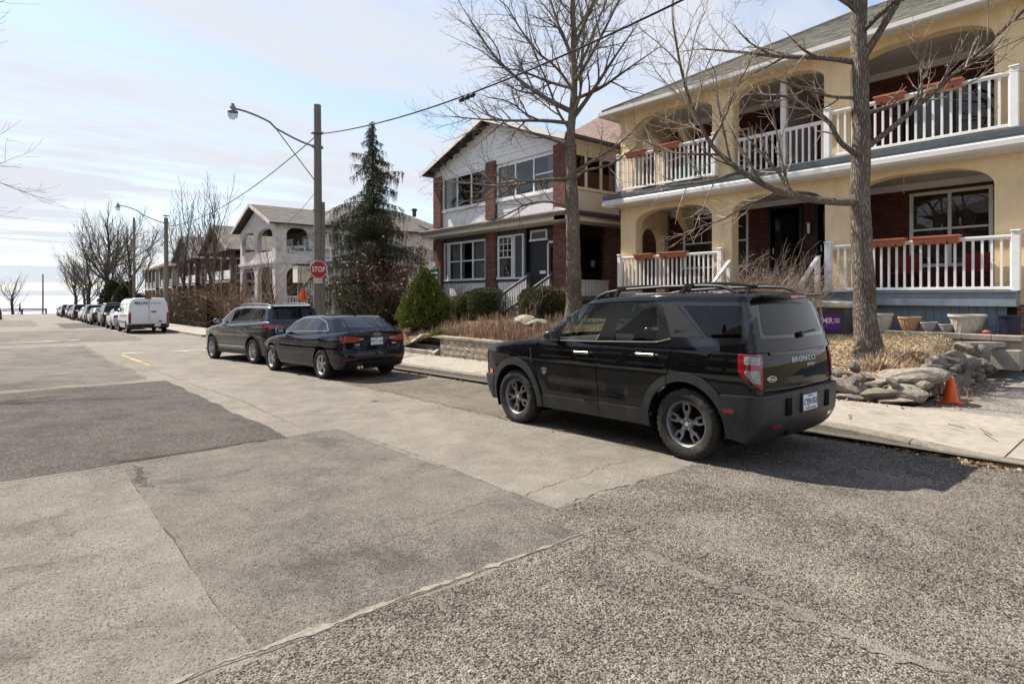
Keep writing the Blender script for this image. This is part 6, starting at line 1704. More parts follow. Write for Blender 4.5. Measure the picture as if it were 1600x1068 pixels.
# left flank and body
bxo((X0 + .5, 17.3, 16.62, 22.62, .2, 4.2), 'front_block', M_SLATE, WH)
bxo((X0 + .52, 17.3, 14.95, 22.62, 4.45, 6.98), 'upper_block', M_CREAM, WH)
rect = lambda a, b, c, d: [(a, c), (b, c), (b, d), (a, d)]
arch_wall('upper_wall', WH, 'x', X0 + .12, X0 + .18, rect(14.5, 22.62, 4.45, 6.98), [rect(18.95, 22.02, 5.36, 6.68), rect(15.08, 18.22, 5.36, 6.62)], M_WHITEW)
arch_wall('upper_wall', WH, 'y', 14.50, 14.56, rect(X0 + .18, 17.3, 4.45, 6.98), [rect(14.72, 17.16, 5.38, 6.56)], M_CREAM)
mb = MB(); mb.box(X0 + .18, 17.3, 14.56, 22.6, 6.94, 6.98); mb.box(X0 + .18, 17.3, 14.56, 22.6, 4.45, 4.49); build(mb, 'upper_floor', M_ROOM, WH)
mbk = bxo((17.31, 26, 14.55, 22.5, .2, 7.0), 'main_block', M_MORTAR, WH)
bricks(mbk, '-y', 14.55, 17.32, 21, .8, 6.9, M_BRICK, None)
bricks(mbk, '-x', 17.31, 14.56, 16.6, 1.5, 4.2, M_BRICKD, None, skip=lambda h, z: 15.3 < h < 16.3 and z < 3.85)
# porch at the near corner
bxo((X0 + .02, 17.3, 14.45, 16.62, 1.45, 1.62), 'porch_floor', M_FLOORP, WH)
bxo((X0 + .5, 17.3, 14.6, 16.62, 4.12, 4.16), 'porch_ceiling', M_SLATE, WH)
brick_pier(WH, 16.78, 17.30, 14.42, 14.72, .2, 4.10, ('-x', '-y'))
door(WH, 17.30, 15.3, 16.3, 1.62, 3.85)
bxo((17.25, 17.27, 15.62, 15.80, 2.75, 2.98), 'door_notice', M_WHITEW, WH)
# lower wall: panels, windows
for a, b in ((18.87, 22.10), (16.62, 18.30)):
    bxo((X0 + .10, X0 + .5, a, b, .3, 1.58), 'porch_base', M_MORTAR, WH)
    bricks(WH, '-x', X0 + .10, a, b, .5, 1.56, M_BRICK, None)
    bxo((X0 + .13, X0 + .2, a, b, 1.58, 2.20), 'panel_backing', M_SLATE, WH)
    y = a + .02
    while y < b - .1:
        bxo((X0 + .085, X0 + .128, y, y + .125, 1.60, 2.17), 'panel_slat', M_WHITEW, WH, bevel=.004); y += .16
    mb = MB(); mb.box(X0 + .105, X0 + .129, a, b, 1.66, 1.74); mb.box(X0 + .105, X0 + .129, a, b, 2.04, 2.12); build(mb, 'panel_rail', M_WHITEW, WH)
    bxo((X0 + .04, X0 + .3, a, b, 2.172, 2.22), 'panel_cap', M_SLATE, WH)
    arch_wall('infill_wall', WH, 'x', X0 + .11, X0 + .16, rect(a, b, 2.21, 4.12), [rect(19.0, 21.57, 2.3, 3.85)] if a > 18 else [rect(17.36, 18.16, 2.3, 3.88)], M_SLATE)
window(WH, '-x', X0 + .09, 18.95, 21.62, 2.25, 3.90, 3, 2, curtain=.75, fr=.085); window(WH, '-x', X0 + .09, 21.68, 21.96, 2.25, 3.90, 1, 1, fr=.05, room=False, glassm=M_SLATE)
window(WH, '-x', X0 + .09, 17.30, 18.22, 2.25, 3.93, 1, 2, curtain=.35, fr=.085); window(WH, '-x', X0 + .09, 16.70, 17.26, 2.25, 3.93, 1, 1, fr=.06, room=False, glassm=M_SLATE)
mb = MB()
for i in (1, 2): mb.box(X0 + .075, X0 + .095, 17.385 + .25 * i - .012, 17.385 + .25 * i + .012, 3.12, 3.84)
for z in (3.36, 3.60): mb.box(X0 + .075, X0 + .096, 17.385, 18.135, z - .012, z + .012)
build(mb, 'sash_bars', M_WHITEW, WH)
bxo((X0 + .30, X0 + .5, 15.0, 16.62, 1.62, 4.12), 'entry_wall', M_CHARC, WH)
for i in range(16):
    bxo((X0 + .275, X0 + .298, 15.62, 16.62, 1.66 + .12 * i, 1.66 + .12 * i + .112), 'entry_board', M_CHARC, WH)
window(WH, '-x', X0 + .28, 15.62, 16.52, 3.62, 4.02, 1, 1, fr=.07, room=False, glassm=M_GLOSSBLK)
mb = MB(); mb.box(X0 + .25, X0 + .30, 15.55, 15.62, 1.62, 3.58); mb.box(X0 + .25, X0 + .30, 15.0, 15.62, 3.5, 3.585); build(mb, 'door_casing', M_WHITEW, WH)
window(WH, '-x', X0 + .27, 15.02, 15.5, 1.7, 3.46, 2, 3, fr=.09, fm=M_CHARC, room=False, glassm=M_GLOSSBLK, name='entry_door')
no = bxo((X0 + .262, X0 + .276, 15.72, 16.02, 2.42, 2.53), 'address_plate', M_WHITEW, WH)
# pent roof between the storeys
def pent(a0, a1, side=False):
    pr = [(X0 - .55, 4.30), (X0 - .55, 4.42), (X0 + .11, 4.60), (X0 + .11, 4.12), (X0 - .50, 4.16), (X0 - .50, 4.30)]
    mb = MB()
    mb.prism(pr, 'y', a0, a1); return mb
build(pent(13.92, 23.05), 'pent_roof', M_CREAM, WH)
mb = MB(); mb.add([(X0 - .58, 13.88, 4.425), (X0 - .58, 23.08, 4.425), (X0 + .11, 23.08, 4.615), (X0 + .11, 13.88, 4.615)], [(0, 1, 2, 3)]); mb.box(X0 - .585, X0 - .56, 13.88, 23.08, 4.31, 4.424); build(mb, 'pent_flashing', M_DKTRIM, WH, recalc=False)
pr = [(13.92, 4.30), (13.92, 4.42), (14.49, 4.60), (14.49, 4.12), (13.97, 4.16), (13.97, 4.30)]
pro(([(a, z) for a, z in pr], 'x', X0 - .50, 18.2), 'pent_roof', M_CREAM, WH)
mb = MB(); mb.add([(X0 - .58, 13.885, 4.428), (18.2, 13.885, 4.428), (18.2, 14.49, 4.618), (X0 + .1, 14.49, 4.618)], [(0, 1, 2, 3)]); mb.box(X0 - .58, 18.2, 13.89, 13.912, 4.31, 4.427); build(mb, 'pent_flashing', M_DKTRIM, WH, recalc=False)
# upper storey: boards and windows
for a, b in ((18.87, 22.10), (15.0, 18.30)):
    y = a
    while y < b - .05:
        bxo((X0 + .07, X0 + .118, y, min(y + .098, b), 4.60, 5.24), 'siding_board', M_WHITEW, WH); y += .105
    bxo((X0 + .0, X0 + .118, a, b, 5.242, 5.31), 'window_sill', M_WHITEW, WH)
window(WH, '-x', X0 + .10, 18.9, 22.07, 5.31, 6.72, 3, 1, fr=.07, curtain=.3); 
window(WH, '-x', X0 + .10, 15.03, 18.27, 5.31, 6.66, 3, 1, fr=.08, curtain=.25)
mb = MB(); mb.box(X0 + .07, X0 + .12, 15.11, 16.05, 5.96, 6.01); mb.box(X0 + .07, X0 + .12, 17.25, 18.19, 5.96, 6.01); build(mb, 'sash_bars', M_WHITEW, WH)
bxo((X0 + .04, X0 + .118, 14.45, 22.65, 6.73, 6.98), 'lintel_board', M_WHITEW, WH)
# near flank, upper storey: windows and cream boards
window(WH, '-y', 14.49, 14.66, 17.22, 5.32, 6.62, 3, 1, fr=.10, fm=M_CREAM, curtain=.2, muntin=.06)
x = 14.6
while x < 17.25:
    bxo((x, x + .098, 14.452, 14.498, 4.61, 5.30), 'siding_board', M_CREAM, WH); x += .105
bxo((14.6, 17.3, 14.455, 14.498, 6.63, 6.98), 'lintel_board', M_CREAM, WH)
# gable wall and roof
yr_, zr_ = 18.55, 8.62; eL, eR = 23.15, 13.98; zL, zR = 7.06, 6.98
arch_wall('gable_wall', WH, 'x', X0 + .06, X0 + .2, [(22.66, 6.985), (14.45, 6.985), (14.45, 7.10), (yr_, 8.45), (22.66, 7.14)], [], M_WHITEW)
for i in range(9):
    z = 7.02 + i * .16; hl = (8.40 - z) * (22.66 - yr_) / 1.31
    if hl > .1: bxo((X0 + .035, X0 + .062, max(14.47, yr_ - hl), min(22.64, yr_ + hl), z, z + .152), 'gable_board', M_WHITEW, WH)
P = lambda x, y, z: (x, y, z)
xf, xb = X0 - .48, 17.6
for nm, (ya, za) in (('roof', (eL, zL)), ('roof', (eR, zR))):
    mb = MB(); d = .10
    v = [(xf, ya, za), (xb, ya, za), (xb, yr_, zr_), (xf, yr_, zr_)]
    mb.add(v + [(a, b, c - d) for a, b, c in v], [(0, 1, 2, 3), (7, 6, 5, 4), (0, 3, 7, 4), (0, 4, 5, 1), (1, 5, 6, 2), (2, 6, 7, 3)]); r_ = build(mb, nm, M_DKTRIM, WH)
    q = [(xf - .02, ya, za), (xb, ya, za), (xb, yr_, zr_), (xf - .02, yr_, zr_)]
    if ya < yr_: q = [q[1], q[0], q[3], q[2]]
    shingles(r_, [(a, b, c + .012) for a, b, c in q], M_SHINGG, .15, .32)
    mb = MB(); mb.bar((xf - .015, ya, za - .09), (xf - .015, yr_, zr_ - .09), .035, .21, up=(0, 0, 1)); build(mb, 'barge_board', M_WHITEW, WH)
    n = 9
    for i in range(n):
        t = (i + .6) / n; yy, zz = ya + (yr_ - ya) * t, za + (zr_ - za) * t - .17
        bxo((xf + .04, X0 + .05, yy - .04, yy + .04, zz - .05, zz + .07), 'rafter_end', M_DKTRIM, WH)
bro(((xf, eR - .03, zR - .02), (18.6, eR - .03, zR - .02), .10, .12), 'gutter', M_DKTRIM, WH)
bxo((X0 - .1, 17.5, 14.0, 14.48, 6.90, 6.93), 'soffit', M_CREAM, WH)
# main roof behind (brown hip)
e = [(17.3, 13.9, 7.05), (17.3, 23.1, 7.05), (26.6, 23.1, 7.05), (26.6, 13.9, 7.05)]; ap = [(21.6, 18.5, 10.3), (22.4, 18.5, 10.3)]
mb = MB(); mb.add(e + ap, [(0, 1, 4), (1, 2, 5, 4), (2, 3, 5), (3, 0, 4, 5)]); mr_ = build(mb, 'main_roof', M_SHINGB, WH)
shingles(mr_, [(17.3, 13.9, 7.064), (26.6, 13.9, 7.064), (22.4, 18.5, 10.314), (21.6, 18.5, 10.314)], M_SHINGB, .15, .32)
shingles(mr_, [(17.3, 23.1, 7.064), (17.3, 13.9, 7.064), (21.6, 18.5, 10.314), (21.6, 18.5, 10.314)], M_SHINGB, .15, .32)
# steps with slate-grey newels, dark handrails, white balusters
for i in range(4):
    z = .88 + i * .19; bxo((13.05 + i * .30, X0 + .1, 15.1, 16.25, z - .25, z), 'step', M_WOODG, WH)
for yy in (16.28, 15.07):
    st = bro(((X0 - .05, yy, 2.36), (13.08, yy, 1.62), .085, .07), 'stair_rail', M_SLATE, WH)
    bro(((X0 - .05, yy, 1.66), (13.08, yy, .92), .06, .07), 'bottom_rail', M_SLATE, st)
    for x, z0_, zt in ((X0 - .02, 1.0, 2.46), (13.06, .55, 1.70)):
        bxo((x - .06, x + .06, yy - .06, yy + .06, z0_, zt), 'newel', M_SLATE, st, bevel=.006)
    for i in range(11):
        t = (i + .6) / 11.4; x = 13.12 + (X0 - .1 - 13.12) * t; z = .95 + .73 * t
        bxo((x - .02, x + .02, yy - .02, yy + .02, z, z + .66), 'baluster', M_WHITEW, st)
# near-side porch rail of wide slats
pr_ = bxo((15.05, 16.78, 14.44, 14.54, 2.13, 2.18), 'porch_rail', M_WHITEW, WH)
bxo((15.05, 16.78, 14.46, 14.52, 1.62, 1.68), 'bottom_rail', M_WHITEW, pr_)
x = 15.08
while x < 16.7:
    bxo((x, x + .115, 14.47, 14.51, 1.685, 2.125), 'slat', M_WHITEW, pr_, bevel=.004); x += .155
bxo((15.0, 16.8, 14.5, 14.6, .3, 1.45), 'porch_base', M_SLATE, WH)
M_BROWNW = mat('dark_brown_stucco', (.09, .065, .05), .9, var=.2, scale=3, bump=.3, bscale=40)
# ================================================================== WHITE CORNER HOUSE beyond the crossing
CH = thing('corner_house', (14.0, 46.2, -.6), 'weathered white stucco corner house with arched double porch and grey roof', 'house')
gz = zgf(44)
u_h = [basket_arch(42.6, 45.9, 4.75, 5.75, 6.4, 1.1), basket_arch(46.6, 49.7, 4.75, 5.75, 6.4, 1.1)]
l_h = [basket_arch(42.6, 45.9, .3, 3.0, 3.7, .9), basket_arch(46.6, 49.7, .9, 3.0, 3.7, .9)]
arch_wall('front_wall', CH, 'x', 14.0, 14.3, [(42.0, gz - .2), (50.2, gz - .2), (50.2, 6.55), (46.1, 8.1), (42.0, 6.55)], u_h + l_h, M_WHITES)
us_h = [basket_arch(14.75, 16.35, 4.6, 5.85, 6.4, .6)]
ls_h = [basket_arch(14.75, 16.5, .9, 3.0, 3.6, .6)]
arch_wall('side_wall', CH, 'y', 42.0, 42.3, [(14.3, gz - .2), (17.2, gz - .2), (17.2, 6.7), (14.3, 6.7)], us_h + ls_h, M_WHITES)
bxo((17.2, 28.5, 42.02, 50.2, gz - .2, 6.65), 'main_block', M_WHITES, CH)
mb = MB(); mb.box(14.3, 17.2, 42.3, 50.2, 3.95, 4.15); mb.box(13.9, 14.0, 41.9, 50.3, 3.9, 4.1); mb.box(14.0, 17.3, 41.9, 41.998, 3.9, 4.1); build(mb, 'balcony_floor', M_WHITES, CH)
bxo((17.12, 17.19, 42.4, 50.1, gz, 6.6), 'porch_back_wall', M_BROWNW, CH)  # wall coloured dark to stand for the deep shade inside the arches
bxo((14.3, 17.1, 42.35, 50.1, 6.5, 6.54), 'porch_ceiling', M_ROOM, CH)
for (z0, zt) in ((4.15, 4.95), (.85, 1.5)):
    n = 0
    for x in np.arange(14.85, 16.3, .2):
        mb = MB(); mb.lathe([(.05, z0), (.08, z0 + (zt - z0) * .3), (.045, z0 + (zt - z0) * .6), (.07, zt)], c=(x, 42.13, 0), n=8); build(mb, 'baluster', M_WHITES, CH)
    bxo((14.7, 16.5, 42.05, 42.25, zt, zt + .12), 'balustrade_rail', M_WHITES, CH)
    bxo((14.05, 14.22, 46.85, 49.35, z0 + .2, zt), 'parapet_panel', M_WHITES, CH)
window(CH, '-x', 17.1, 43.4, 45.2, 4.9, 6.1, 2, 1); window(CH, '-x', 17.1, 43.4, 45.2, 1.2, 2.8, 2, 1); window(CH, '-x', 17.1, 47.2, 49.0, 4.9, 6.1, 2, 1)
for x0_, z0_ in ((18.3, 4.3), (20.6, 1.7), (22.8, 4.2), (26.2, 1.6), (19.2, 1.7), (26.4, 4.3)): window(CH, '-y', 42.0, x0_, x0_ + 1.1, z0_, z0_ + 1.2, 1, 2)
e_ = [(13.5, 41.5, 6.62), (13.5, 50.7, 6.62)]; yr2 = 46.1; zr2 = 8.35
for ya in (41.5, 50.7):
    v = [(13.45, ya, 6.62), (20.2, ya, 6.62), (20.2, yr2, zr2), (13.45, yr2, zr2)]; mb = MB(); mb.add(v + [(a, b, c - .1) for a, b, c in v], [(0, 1, 2, 3), (7, 6, 5, 4), (0, 3, 7, 4), (0, 4, 5, 1), (1, 5, 6, 2)]); r_ = build(mb, 'porch_roof', M_DKTRIM, CH)
    q = v if ya < yr2 else [v[1], v[0], v[3], v[2]]
    shingles(r_, [(a, b, c + .012) for a, b, c in q], M_SHINGG, .22, .45, .016)
    bro(((13.43, ya, 6.55), (13.43, yr2, zr2 - .07), .04, .22), 'barge_board', M_WHITES, CH)
mb = MB(); mb.add([(17.0, 41.4, 6.7), (29, 41.4, 6.7), (29, 50.8, 6.7), (17.0, 50.8, 6.7), (20.6, 46.1, 9.0), (25.5, 46.1, 9.0)], [(0, 1, 5, 4), (1, 2, 5), (2, 3, 4, 5), (3, 0, 4)]); r_ = build(mb, 'main_roof', M_SHINGG, CH)
shingles(r_, [(17.0, 41.4, 6.715), (29, 41.4, 6.715), (25.5, 46.1, 9.015), (20.6, 46.1, 9.015)], M_SHINGG, .22, .45, .016)
bxo((17.0, 29, 41.33, 41.42, 6.60, 6.72), 'gutter', M_DKTRIM, CH)
mb = MB(); mb.lathe([(.16, 8.2), (.16, 8.65), (.26, 8.7), (.22, 8.85), (0, 8.9)], c=(25.8, 43.4, 0), n=12); build(mb, 'roof_vent', M_CHARC, CH)
mb = MB(); mb.tube([(17.0, 41.9, 6.6), (17.0, 41.88, 5.9), (16.75, 41.85, 5.3), (16.75, 41.85, 4.1)], .05, 6); build(mb, 'downpipe', M_DKTRIM, CH)

# ================================================================== HOUSES FARTHER DOWN and ACROSS THE STREET
def porch_house(name, y0, y1, xf, label, wallm, roofm, trim, sgn=1, zr=8.6, ze=6.2, gable=True, panel=M_WHITEW, lod=1, group=None, bands=True):
    """two storey house with a two storey front porch; sgn 1: on the right side facing the street, -1: across the street"""
    g0 = zgf((y0 + y1) / 2); H_ = thing(name, (xf, (y0 + y1) / 2, g0), label, 'house', group)
    X = lambda d: xf + sgn * d            # d = depth behind the porch front
    def bx(mb, d0, d1, a, b, c, e):
        q = sorted((X(d0), X(d1))); mb.box(q[0], q[1], a, b, c, e)
    fc = '-x' if sgn > 0 else '+x'
    mb = MB(); bx(mb, 2.2, 11, y0, y1, g0 - .3, ze); build(mb, 'main_block', wallm, H_)
    for z in (g0 + .9, g0 + 3.7):
        mb = MB(); bx(mb, 0, 2.2, y0, y1, z - .18, z); build(mb, 'porch_floor', trim, H_)
    n = 4
    for i in range(n):
        a = y0 + (y1 - y0 - .35) * i / (n - 1)
        mb = MB(); bx(mb, .0, .35, a, a + .35, g0 - .2, ze - .05); build(mb, 'porch_pier', wallm, H_)
    w = (y1 - y0)
    for lvl in (g0 + .9, g0 + 3.7):
        for i in range(n - 1):
            a = y0 + (w - .35) * i / (n - 1) + .35; b = y0 + (w - .35) * (i + 1) / (n - 1)
            mb = MB(); bx(mb, .1, .2, a + .02, b - .02, lvl + .1, lvl + .85); build(mb, 'railing_panel', panel, H_)
        for (p, q) in ((.12, .42), (.56, .88)):
            window(H_, fc, X(2.2) - sgn * .01, y0 + w * p, y0 + w * q, lvl + .75, lvl + 2.25, 2, 2, room=False, glassm=M_GLOSSBLK)
    for a, b in ((.25, .45), (.6, .8)):
        for z in (g0 + 1.6, g0 + 4.4):
            d0, d1 = 2.2 + 8.8 * a, 2.2 + 8.8 * b; q = sorted((X(d0), X(d1)))
            window(H_, '-y', y0, q[0], q[1], z, z + 1.4, 1, 2, room=False, glassm=M_GLOSSBLK)
    ym = (y0 + y1) / 2
    if gable:
        for ya in (y0 - .45, y1 + .45):
            v = [(X(-.5), ya, ze - .1), (X(11.3), ya, ze - .1), (X(11.3), ym, zr), (X(-.5), ym, zr)]; mb = MB()
            mb.add(v + [(a, b, c - .12) for a, b, c in v], [(0, 1, 2, 3), (7, 6, 5, 4), (0, 3, 7, 4), (0, 4, 5, 1), (1, 5, 6, 2), (2, 6, 7, 3)]); r_ = build(mb, 'roof', M_DKTRIM, H_)
            q = [(a, b, c + .012) for a, b, c in v]
            if (ya < ym) != (sgn > 0): q = [q[1], q[0], q[3], q[2]]
            shingles(r_, q, roofm, .25, .5, .02)
            bro(((X(-.52), ya, ze - .15), (X(-.52), ym, zr - .06), .05, .24), 'barge_board', trim, H_)
        pr = [(y0, ze - .06), (y1, ze - .06), (ym, zr - .18)]; q = sorted((X(.05), X(.2))); pro((pr, 'x', q[0], q[1]), 'gable_wall', trim, H_)
    else:
        e4 = [(X(-.5), y0 - .4, ze), (X(-.5), y1 + .4, ze), (X(11.4), y1 + .4, ze), (X(11.4), y0 - .4, ze)]; apx = [(X(4.6), ym, zr), (X(6.6), ym, zr)]
        mb = MB(); mb.add(e4 + apx, [(0, 1, 4), (1, 2, 5, 4), (2, 3, 5), (3, 0, 4, 5)]); r_ = build(mb, 'roof', roofm, H_)
        qa = [e4[0], e4[1], apx[0], apx[0]]; qb = [e4[3], e4[0], apx[0], apx[1]]
        if sgn < 0: qa = [qa[1], qa[0], qa[3], qa[2]]; qb = [qb[1], qb[0], qb[3], qb[2]]
        shingles(r_, [(a, b, c + .014) for a, b, c in qa], roofm, .25, .5, .02); shingles(r_, [(a, b, c + .014) for a, b, c in qb], roofm, .25, .5, .02)
    mb = MB(); bx(mb, 7.5, 8.2, y0 + .6, y0 + 1.3, ze, zr + .9); build(mb, 'chimney', M_BRICKD, H_)
    return H_
M_TANW = mat('tan_stucco', (.34, .28, .21), .9, var=.15, scale=3, bump=.3, bscale=40)
M_GREYW = mat('grey_stucco', (.26, .25, .24), .9, var=.12, scale=3)
M_BRICKF = mat('far_brick', (.17, .07, .05), .9, var=.3, scale=6, bump=.3, bscale=60)
porch_house('porch_house', 53.5, 62.5, 14.2, 'dark brown porch house with white railing panels next to the corner house', M_BROWNW, M_SHINGG, M_TANW, ze=5.6, zr=7.9)
porch_house('porch_house', 65.0, 73.5, 14.0, 'gabled porch house with a grey roof behind the brown hedge', M_BROWNW, M_SHINGG, M_GREYW, ze=5.4, zr=7.8)
porch_house('porch_house', 77.0, 85.0, 14.2, 'hip roofed brown house behind the second lamp pole', M_TANW, M_SHINGB, M_WHITEW, ze=5.0, zr=7.2, gable=False)
porch_house('porch_house', 89.0, 97.5, 14.5, 'pale house with a tan roof behind the big bare tree', M_GREYW, M_SHINGB, M_WHITEW, ze=5.0, zr=7.4, gable=False)
for i, (y0, y1, wm, rm, g) in enumerate([(-9, 0, M_BRICKF, M_SHINGG, True), (2.5, 11.5, M_BROWNW, M_SHINGB, False), (14, 23, M_BRICKF, M_SHINGG, True), (26, 35, M_GREYW, M_SHINGG, False), (38.5, 47.5, M_BRICKF, M_SHINGB, True)]):
    porch_house('porch_house', y0, y1, -10.0, ['red brick gabled house across the street, nearest the camera', 'brown stucco hip roofed house across the street', 'red brick gabled house across the street, opposite the sedan', 'grey stucco house across the street at the crossing', 'brick gabled house across the street beyond the crossing'][i], wm, rm, M_WHITEW, sgn=-1, zr=9.2, ze=6.6, gable=g)
# ================================================================== TREES
def bark(name, col, col2, scale=9, bump=1.0):
    if name in MATS: return MATS[name]
    m = bpy.data.materials.new(name); MATS[name] = m
    nt, b = nodes_of(m); N = nt.nodes.new; b.inputs['Roughness'].default_value = .92; b.inputs['Specular IOR Level'].default_value = .15
    tc = N('ShaderNodeTexCoord'); mp = N('ShaderNodeMapping'); mp.inputs['Scale'].default_value = (1, 1, .16); lnk(nt, tc.outputs['Object'], mp.inputs[0])
    n = N('ShaderNodeTexNoise'); n.inputs['Scale'].default_value = scale * 3; n.inputs['Detail'].default_value = 7; n.inputs['Roughness'].default_value = .7; n.inputs['Distortion'].default_value = .4; lnk(nt, mp.outputs[0], n.inputs['Vector'])
    v = N('ShaderNodeTexVoronoi'); v.feature = 'DISTANCE_TO_EDGE'; v.inputs['Scale'].default_value = scale * 2.4; lnk(nt, mp.outputs[0], v.inputs['Vector'])
    mr_ = N('ShaderNodeMapRange'); mr_.inputs[1].default_value = 0.0; mr_.inputs[2].default_value = .30; lnk(nt, v.outputs['Distance'], mr_.inputs[0])
    mu = N('ShaderNodeMath'); mu.operation = 'MULTIPLY'; lnk(nt, n.outputs[0], mu.inputs[0]); lnk(nt, mr_.outputs[0], mu.inputs[1])
    r = N('ShaderNodeValToRGB'); r.color_ramp.elements[0].position = .05; r.color_ramp.elements[1].position = .55; r.color_ramp.elements[0].color = (*col2, 1); r.color_ramp.elements[1].color = (*col, 1)
    lnk(nt, mu.outputs[0], r.inputs[0]); 
    n2 = N('ShaderNodeTexNoise'); n2.inputs['Scale'].default_value = 1.2; n2.inputs['Detail'].default_value = 5; lnk(nt, tc.outputs['Object'], n2.inputs['Vector'])
    m2 = N('ShaderNodeMapRange'); m2.inputs[1].default_value = .35; m2.inputs[2].default_value = .65; m2.inputs[3].default_value = .75; m2.inputs[4].default_value = 1.25; lnk(nt, n2.outputs[0], m2.inputs[0])
    sc = N('ShaderNodeVectorMath'); sc.operation = 'SCALE'; lnk(nt, r.outputs[0], sc.inputs[0]); lnk(nt, m2.outputs[0], sc.inputs['Scale']); lnk(nt, sc.outputs[0], b.inputs['Base Color'])
    bp = N('ShaderNodeBump'); bp.inputs['Strength'].default_value = bump; bp.inputs['Distance'].default_value = .03; lnk(nt, mu.outputs[0], bp.inputs['Height']); lnk(nt, bp.outputs[0], b.inputs['Normal'])
    return m
M_BARK = bark('grey_brown_bark', (.39, .335, .27), (.125, .10, .077), 15, 1.3)
M_BARKD = bark('dark_bark', (.13, .105, .08), (.035, .027, .02))
M_TWIG = mat('twig_bark', (.15, .115, .085), .85, var=.3, scale=3)
M_TWIGL = mat('pale_twig_bark', (.33, .26, .195), .85, var=.3, scale=3)
M_TWIGF = mat('far_twig_bark', (.12, .098, .08), .9, var=.3, scale=3)

class Limbs:
    """collects tapered branches as tubes in one mesh"""
    def __init__(s): s.V = []; s.Q = []; s.o = 0; s.v = None
    def tube(s, pts, rad, n):
        pts = np.asarray(pts, float); rad = np.asarray(rad, float); m = len(pts)
        t = np.empty_like(pts); t[1:-1] = pts[2:] - pts[:-2]; t[0] = pts[1] - pts[0]; t[-1] = pts[-1] - pts[-2]
        t /= (np.sqrt((t * t).sum(1))[:, None] + 1e-9)
        mean = t.sum(0); k = int(np.argmin(np.abs(mean))); a = np.zeros(3); a[k] = 1.0
        u = np.cross(t, a); u /= (np.sqrt((u * u).sum(1))[:, None] + 1e-9); w = np.cross(t, u)
        an = 2 * np.pi * np.arange(n) / n
        ring = pts[:, None, :] + rad[:, None, None] * (np.cos(an)[None, :, None] * u[:, None, :] + np.sin(an)[None, :, None] * w[:, None, :])
        s.V.append(ring.reshape(-1, 3)); s.Q.append(tube_faces(m, n) + s.o); s.o += m * n
    def obj(s, name, m, parent):
        V = np.concatenate(s.V) if s.v is None else np.array(s.v)
        return mesh_fast(name, V, np.concatenate(s.Q), m, parent, True)
_tf = {}
def tube_faces(m, n):
    if (m, n) not in _tf:
        i = np.arange(m - 1)[:, None]; k = np.arange(n)[None, :]; k2 = (k + 1) % n
        _tf[(m, n)] = np.stack([i * n + k, i * n + k2, (i + 1) * n + k2, (i + 1) * n + k], -1).reshape(-1, 4)
    return _tf[(m, n)]

def grow(L, p, d, length, r, level, rs, P):
    """one branch with wander, then its side branches"""
    n = max(4, int(length / P['seg'])) if level < P['maxl'] else max(3, int(length / P['seg'] / 1.3)); n = min(n, 14)
    pts = [np.array(p, float)]; d = np.array(d, float); d /= np.linalg.norm(d); st = length / n
    for i in range(n):
        d = d + rs.normal(0, P['wander'], 3) + np.array([0, 0, P['up'][min(level, len(P['up']) - 1)]]) * (st / length) * 2
        d /= np.linalg.norm(d); pts.append(pts[-1] + d * st)
    re = max(P['rmin'], r * P['taper']); rad = np.linspace(r, re, n + 1)
    (L[0] if r > P['rthick'] else L[1]).tube(pts, rad, 7 if r > .05 else 5 if r > .015 else 3)
    if level >= P['maxl']: return
    kids(L, pts, rad, length, level, rs, P)

def kids(L, pts, rad, length, level, rs, P, start=.18):
    pts = np.asarray(pts); k = max(2, int(length * P['dens'][min(level, len(P['dens']) - 1)])); ph = rs.uniform(0, 6.28)
    for j in range(k):
        t = start + (1 - start) * (j + rs.uniform(.2, .9)) / k; x = t * (len(pts) - 1); i = min(int(x), len(pts) - 2); q = pts[i] + (pts[i + 1] - pts[i]) * (x - i)
        ax = pts[i + 1] - pts[i]; ax = ax / np.linalg.norm(ax); ph += 2.4 + rs.normal(0, .4)
        a = np.cross(ax, [0.3, .2, .9]); a /= np.linalg.norm(a); b = np.cross(ax, a); side = a * math.cos(ph) + b * math.sin(ph)
        ang = rs.uniform(*P['angle']); dd = ax * math.cos(ang) + side * math.sin(ang)
        r0 = rad[i] * rs.uniform(.45, .7); ln = length * (1 - t * .45) * rs.uniform(*P['ratio'])
        if ln > P['minlen']: grow(L, q, dd, ln, max(P['rmin'], min(r0, rad[i] * .8)), level + 1, rs, P)
    # leader tip forks
    dd = pts[-1] - pts[-2]; grow(L, pts[-1], dd + rs.normal(0, .12, 3) * np.linalg.norm(dd), length * .35, rad[-1], level + 1, rs, P)

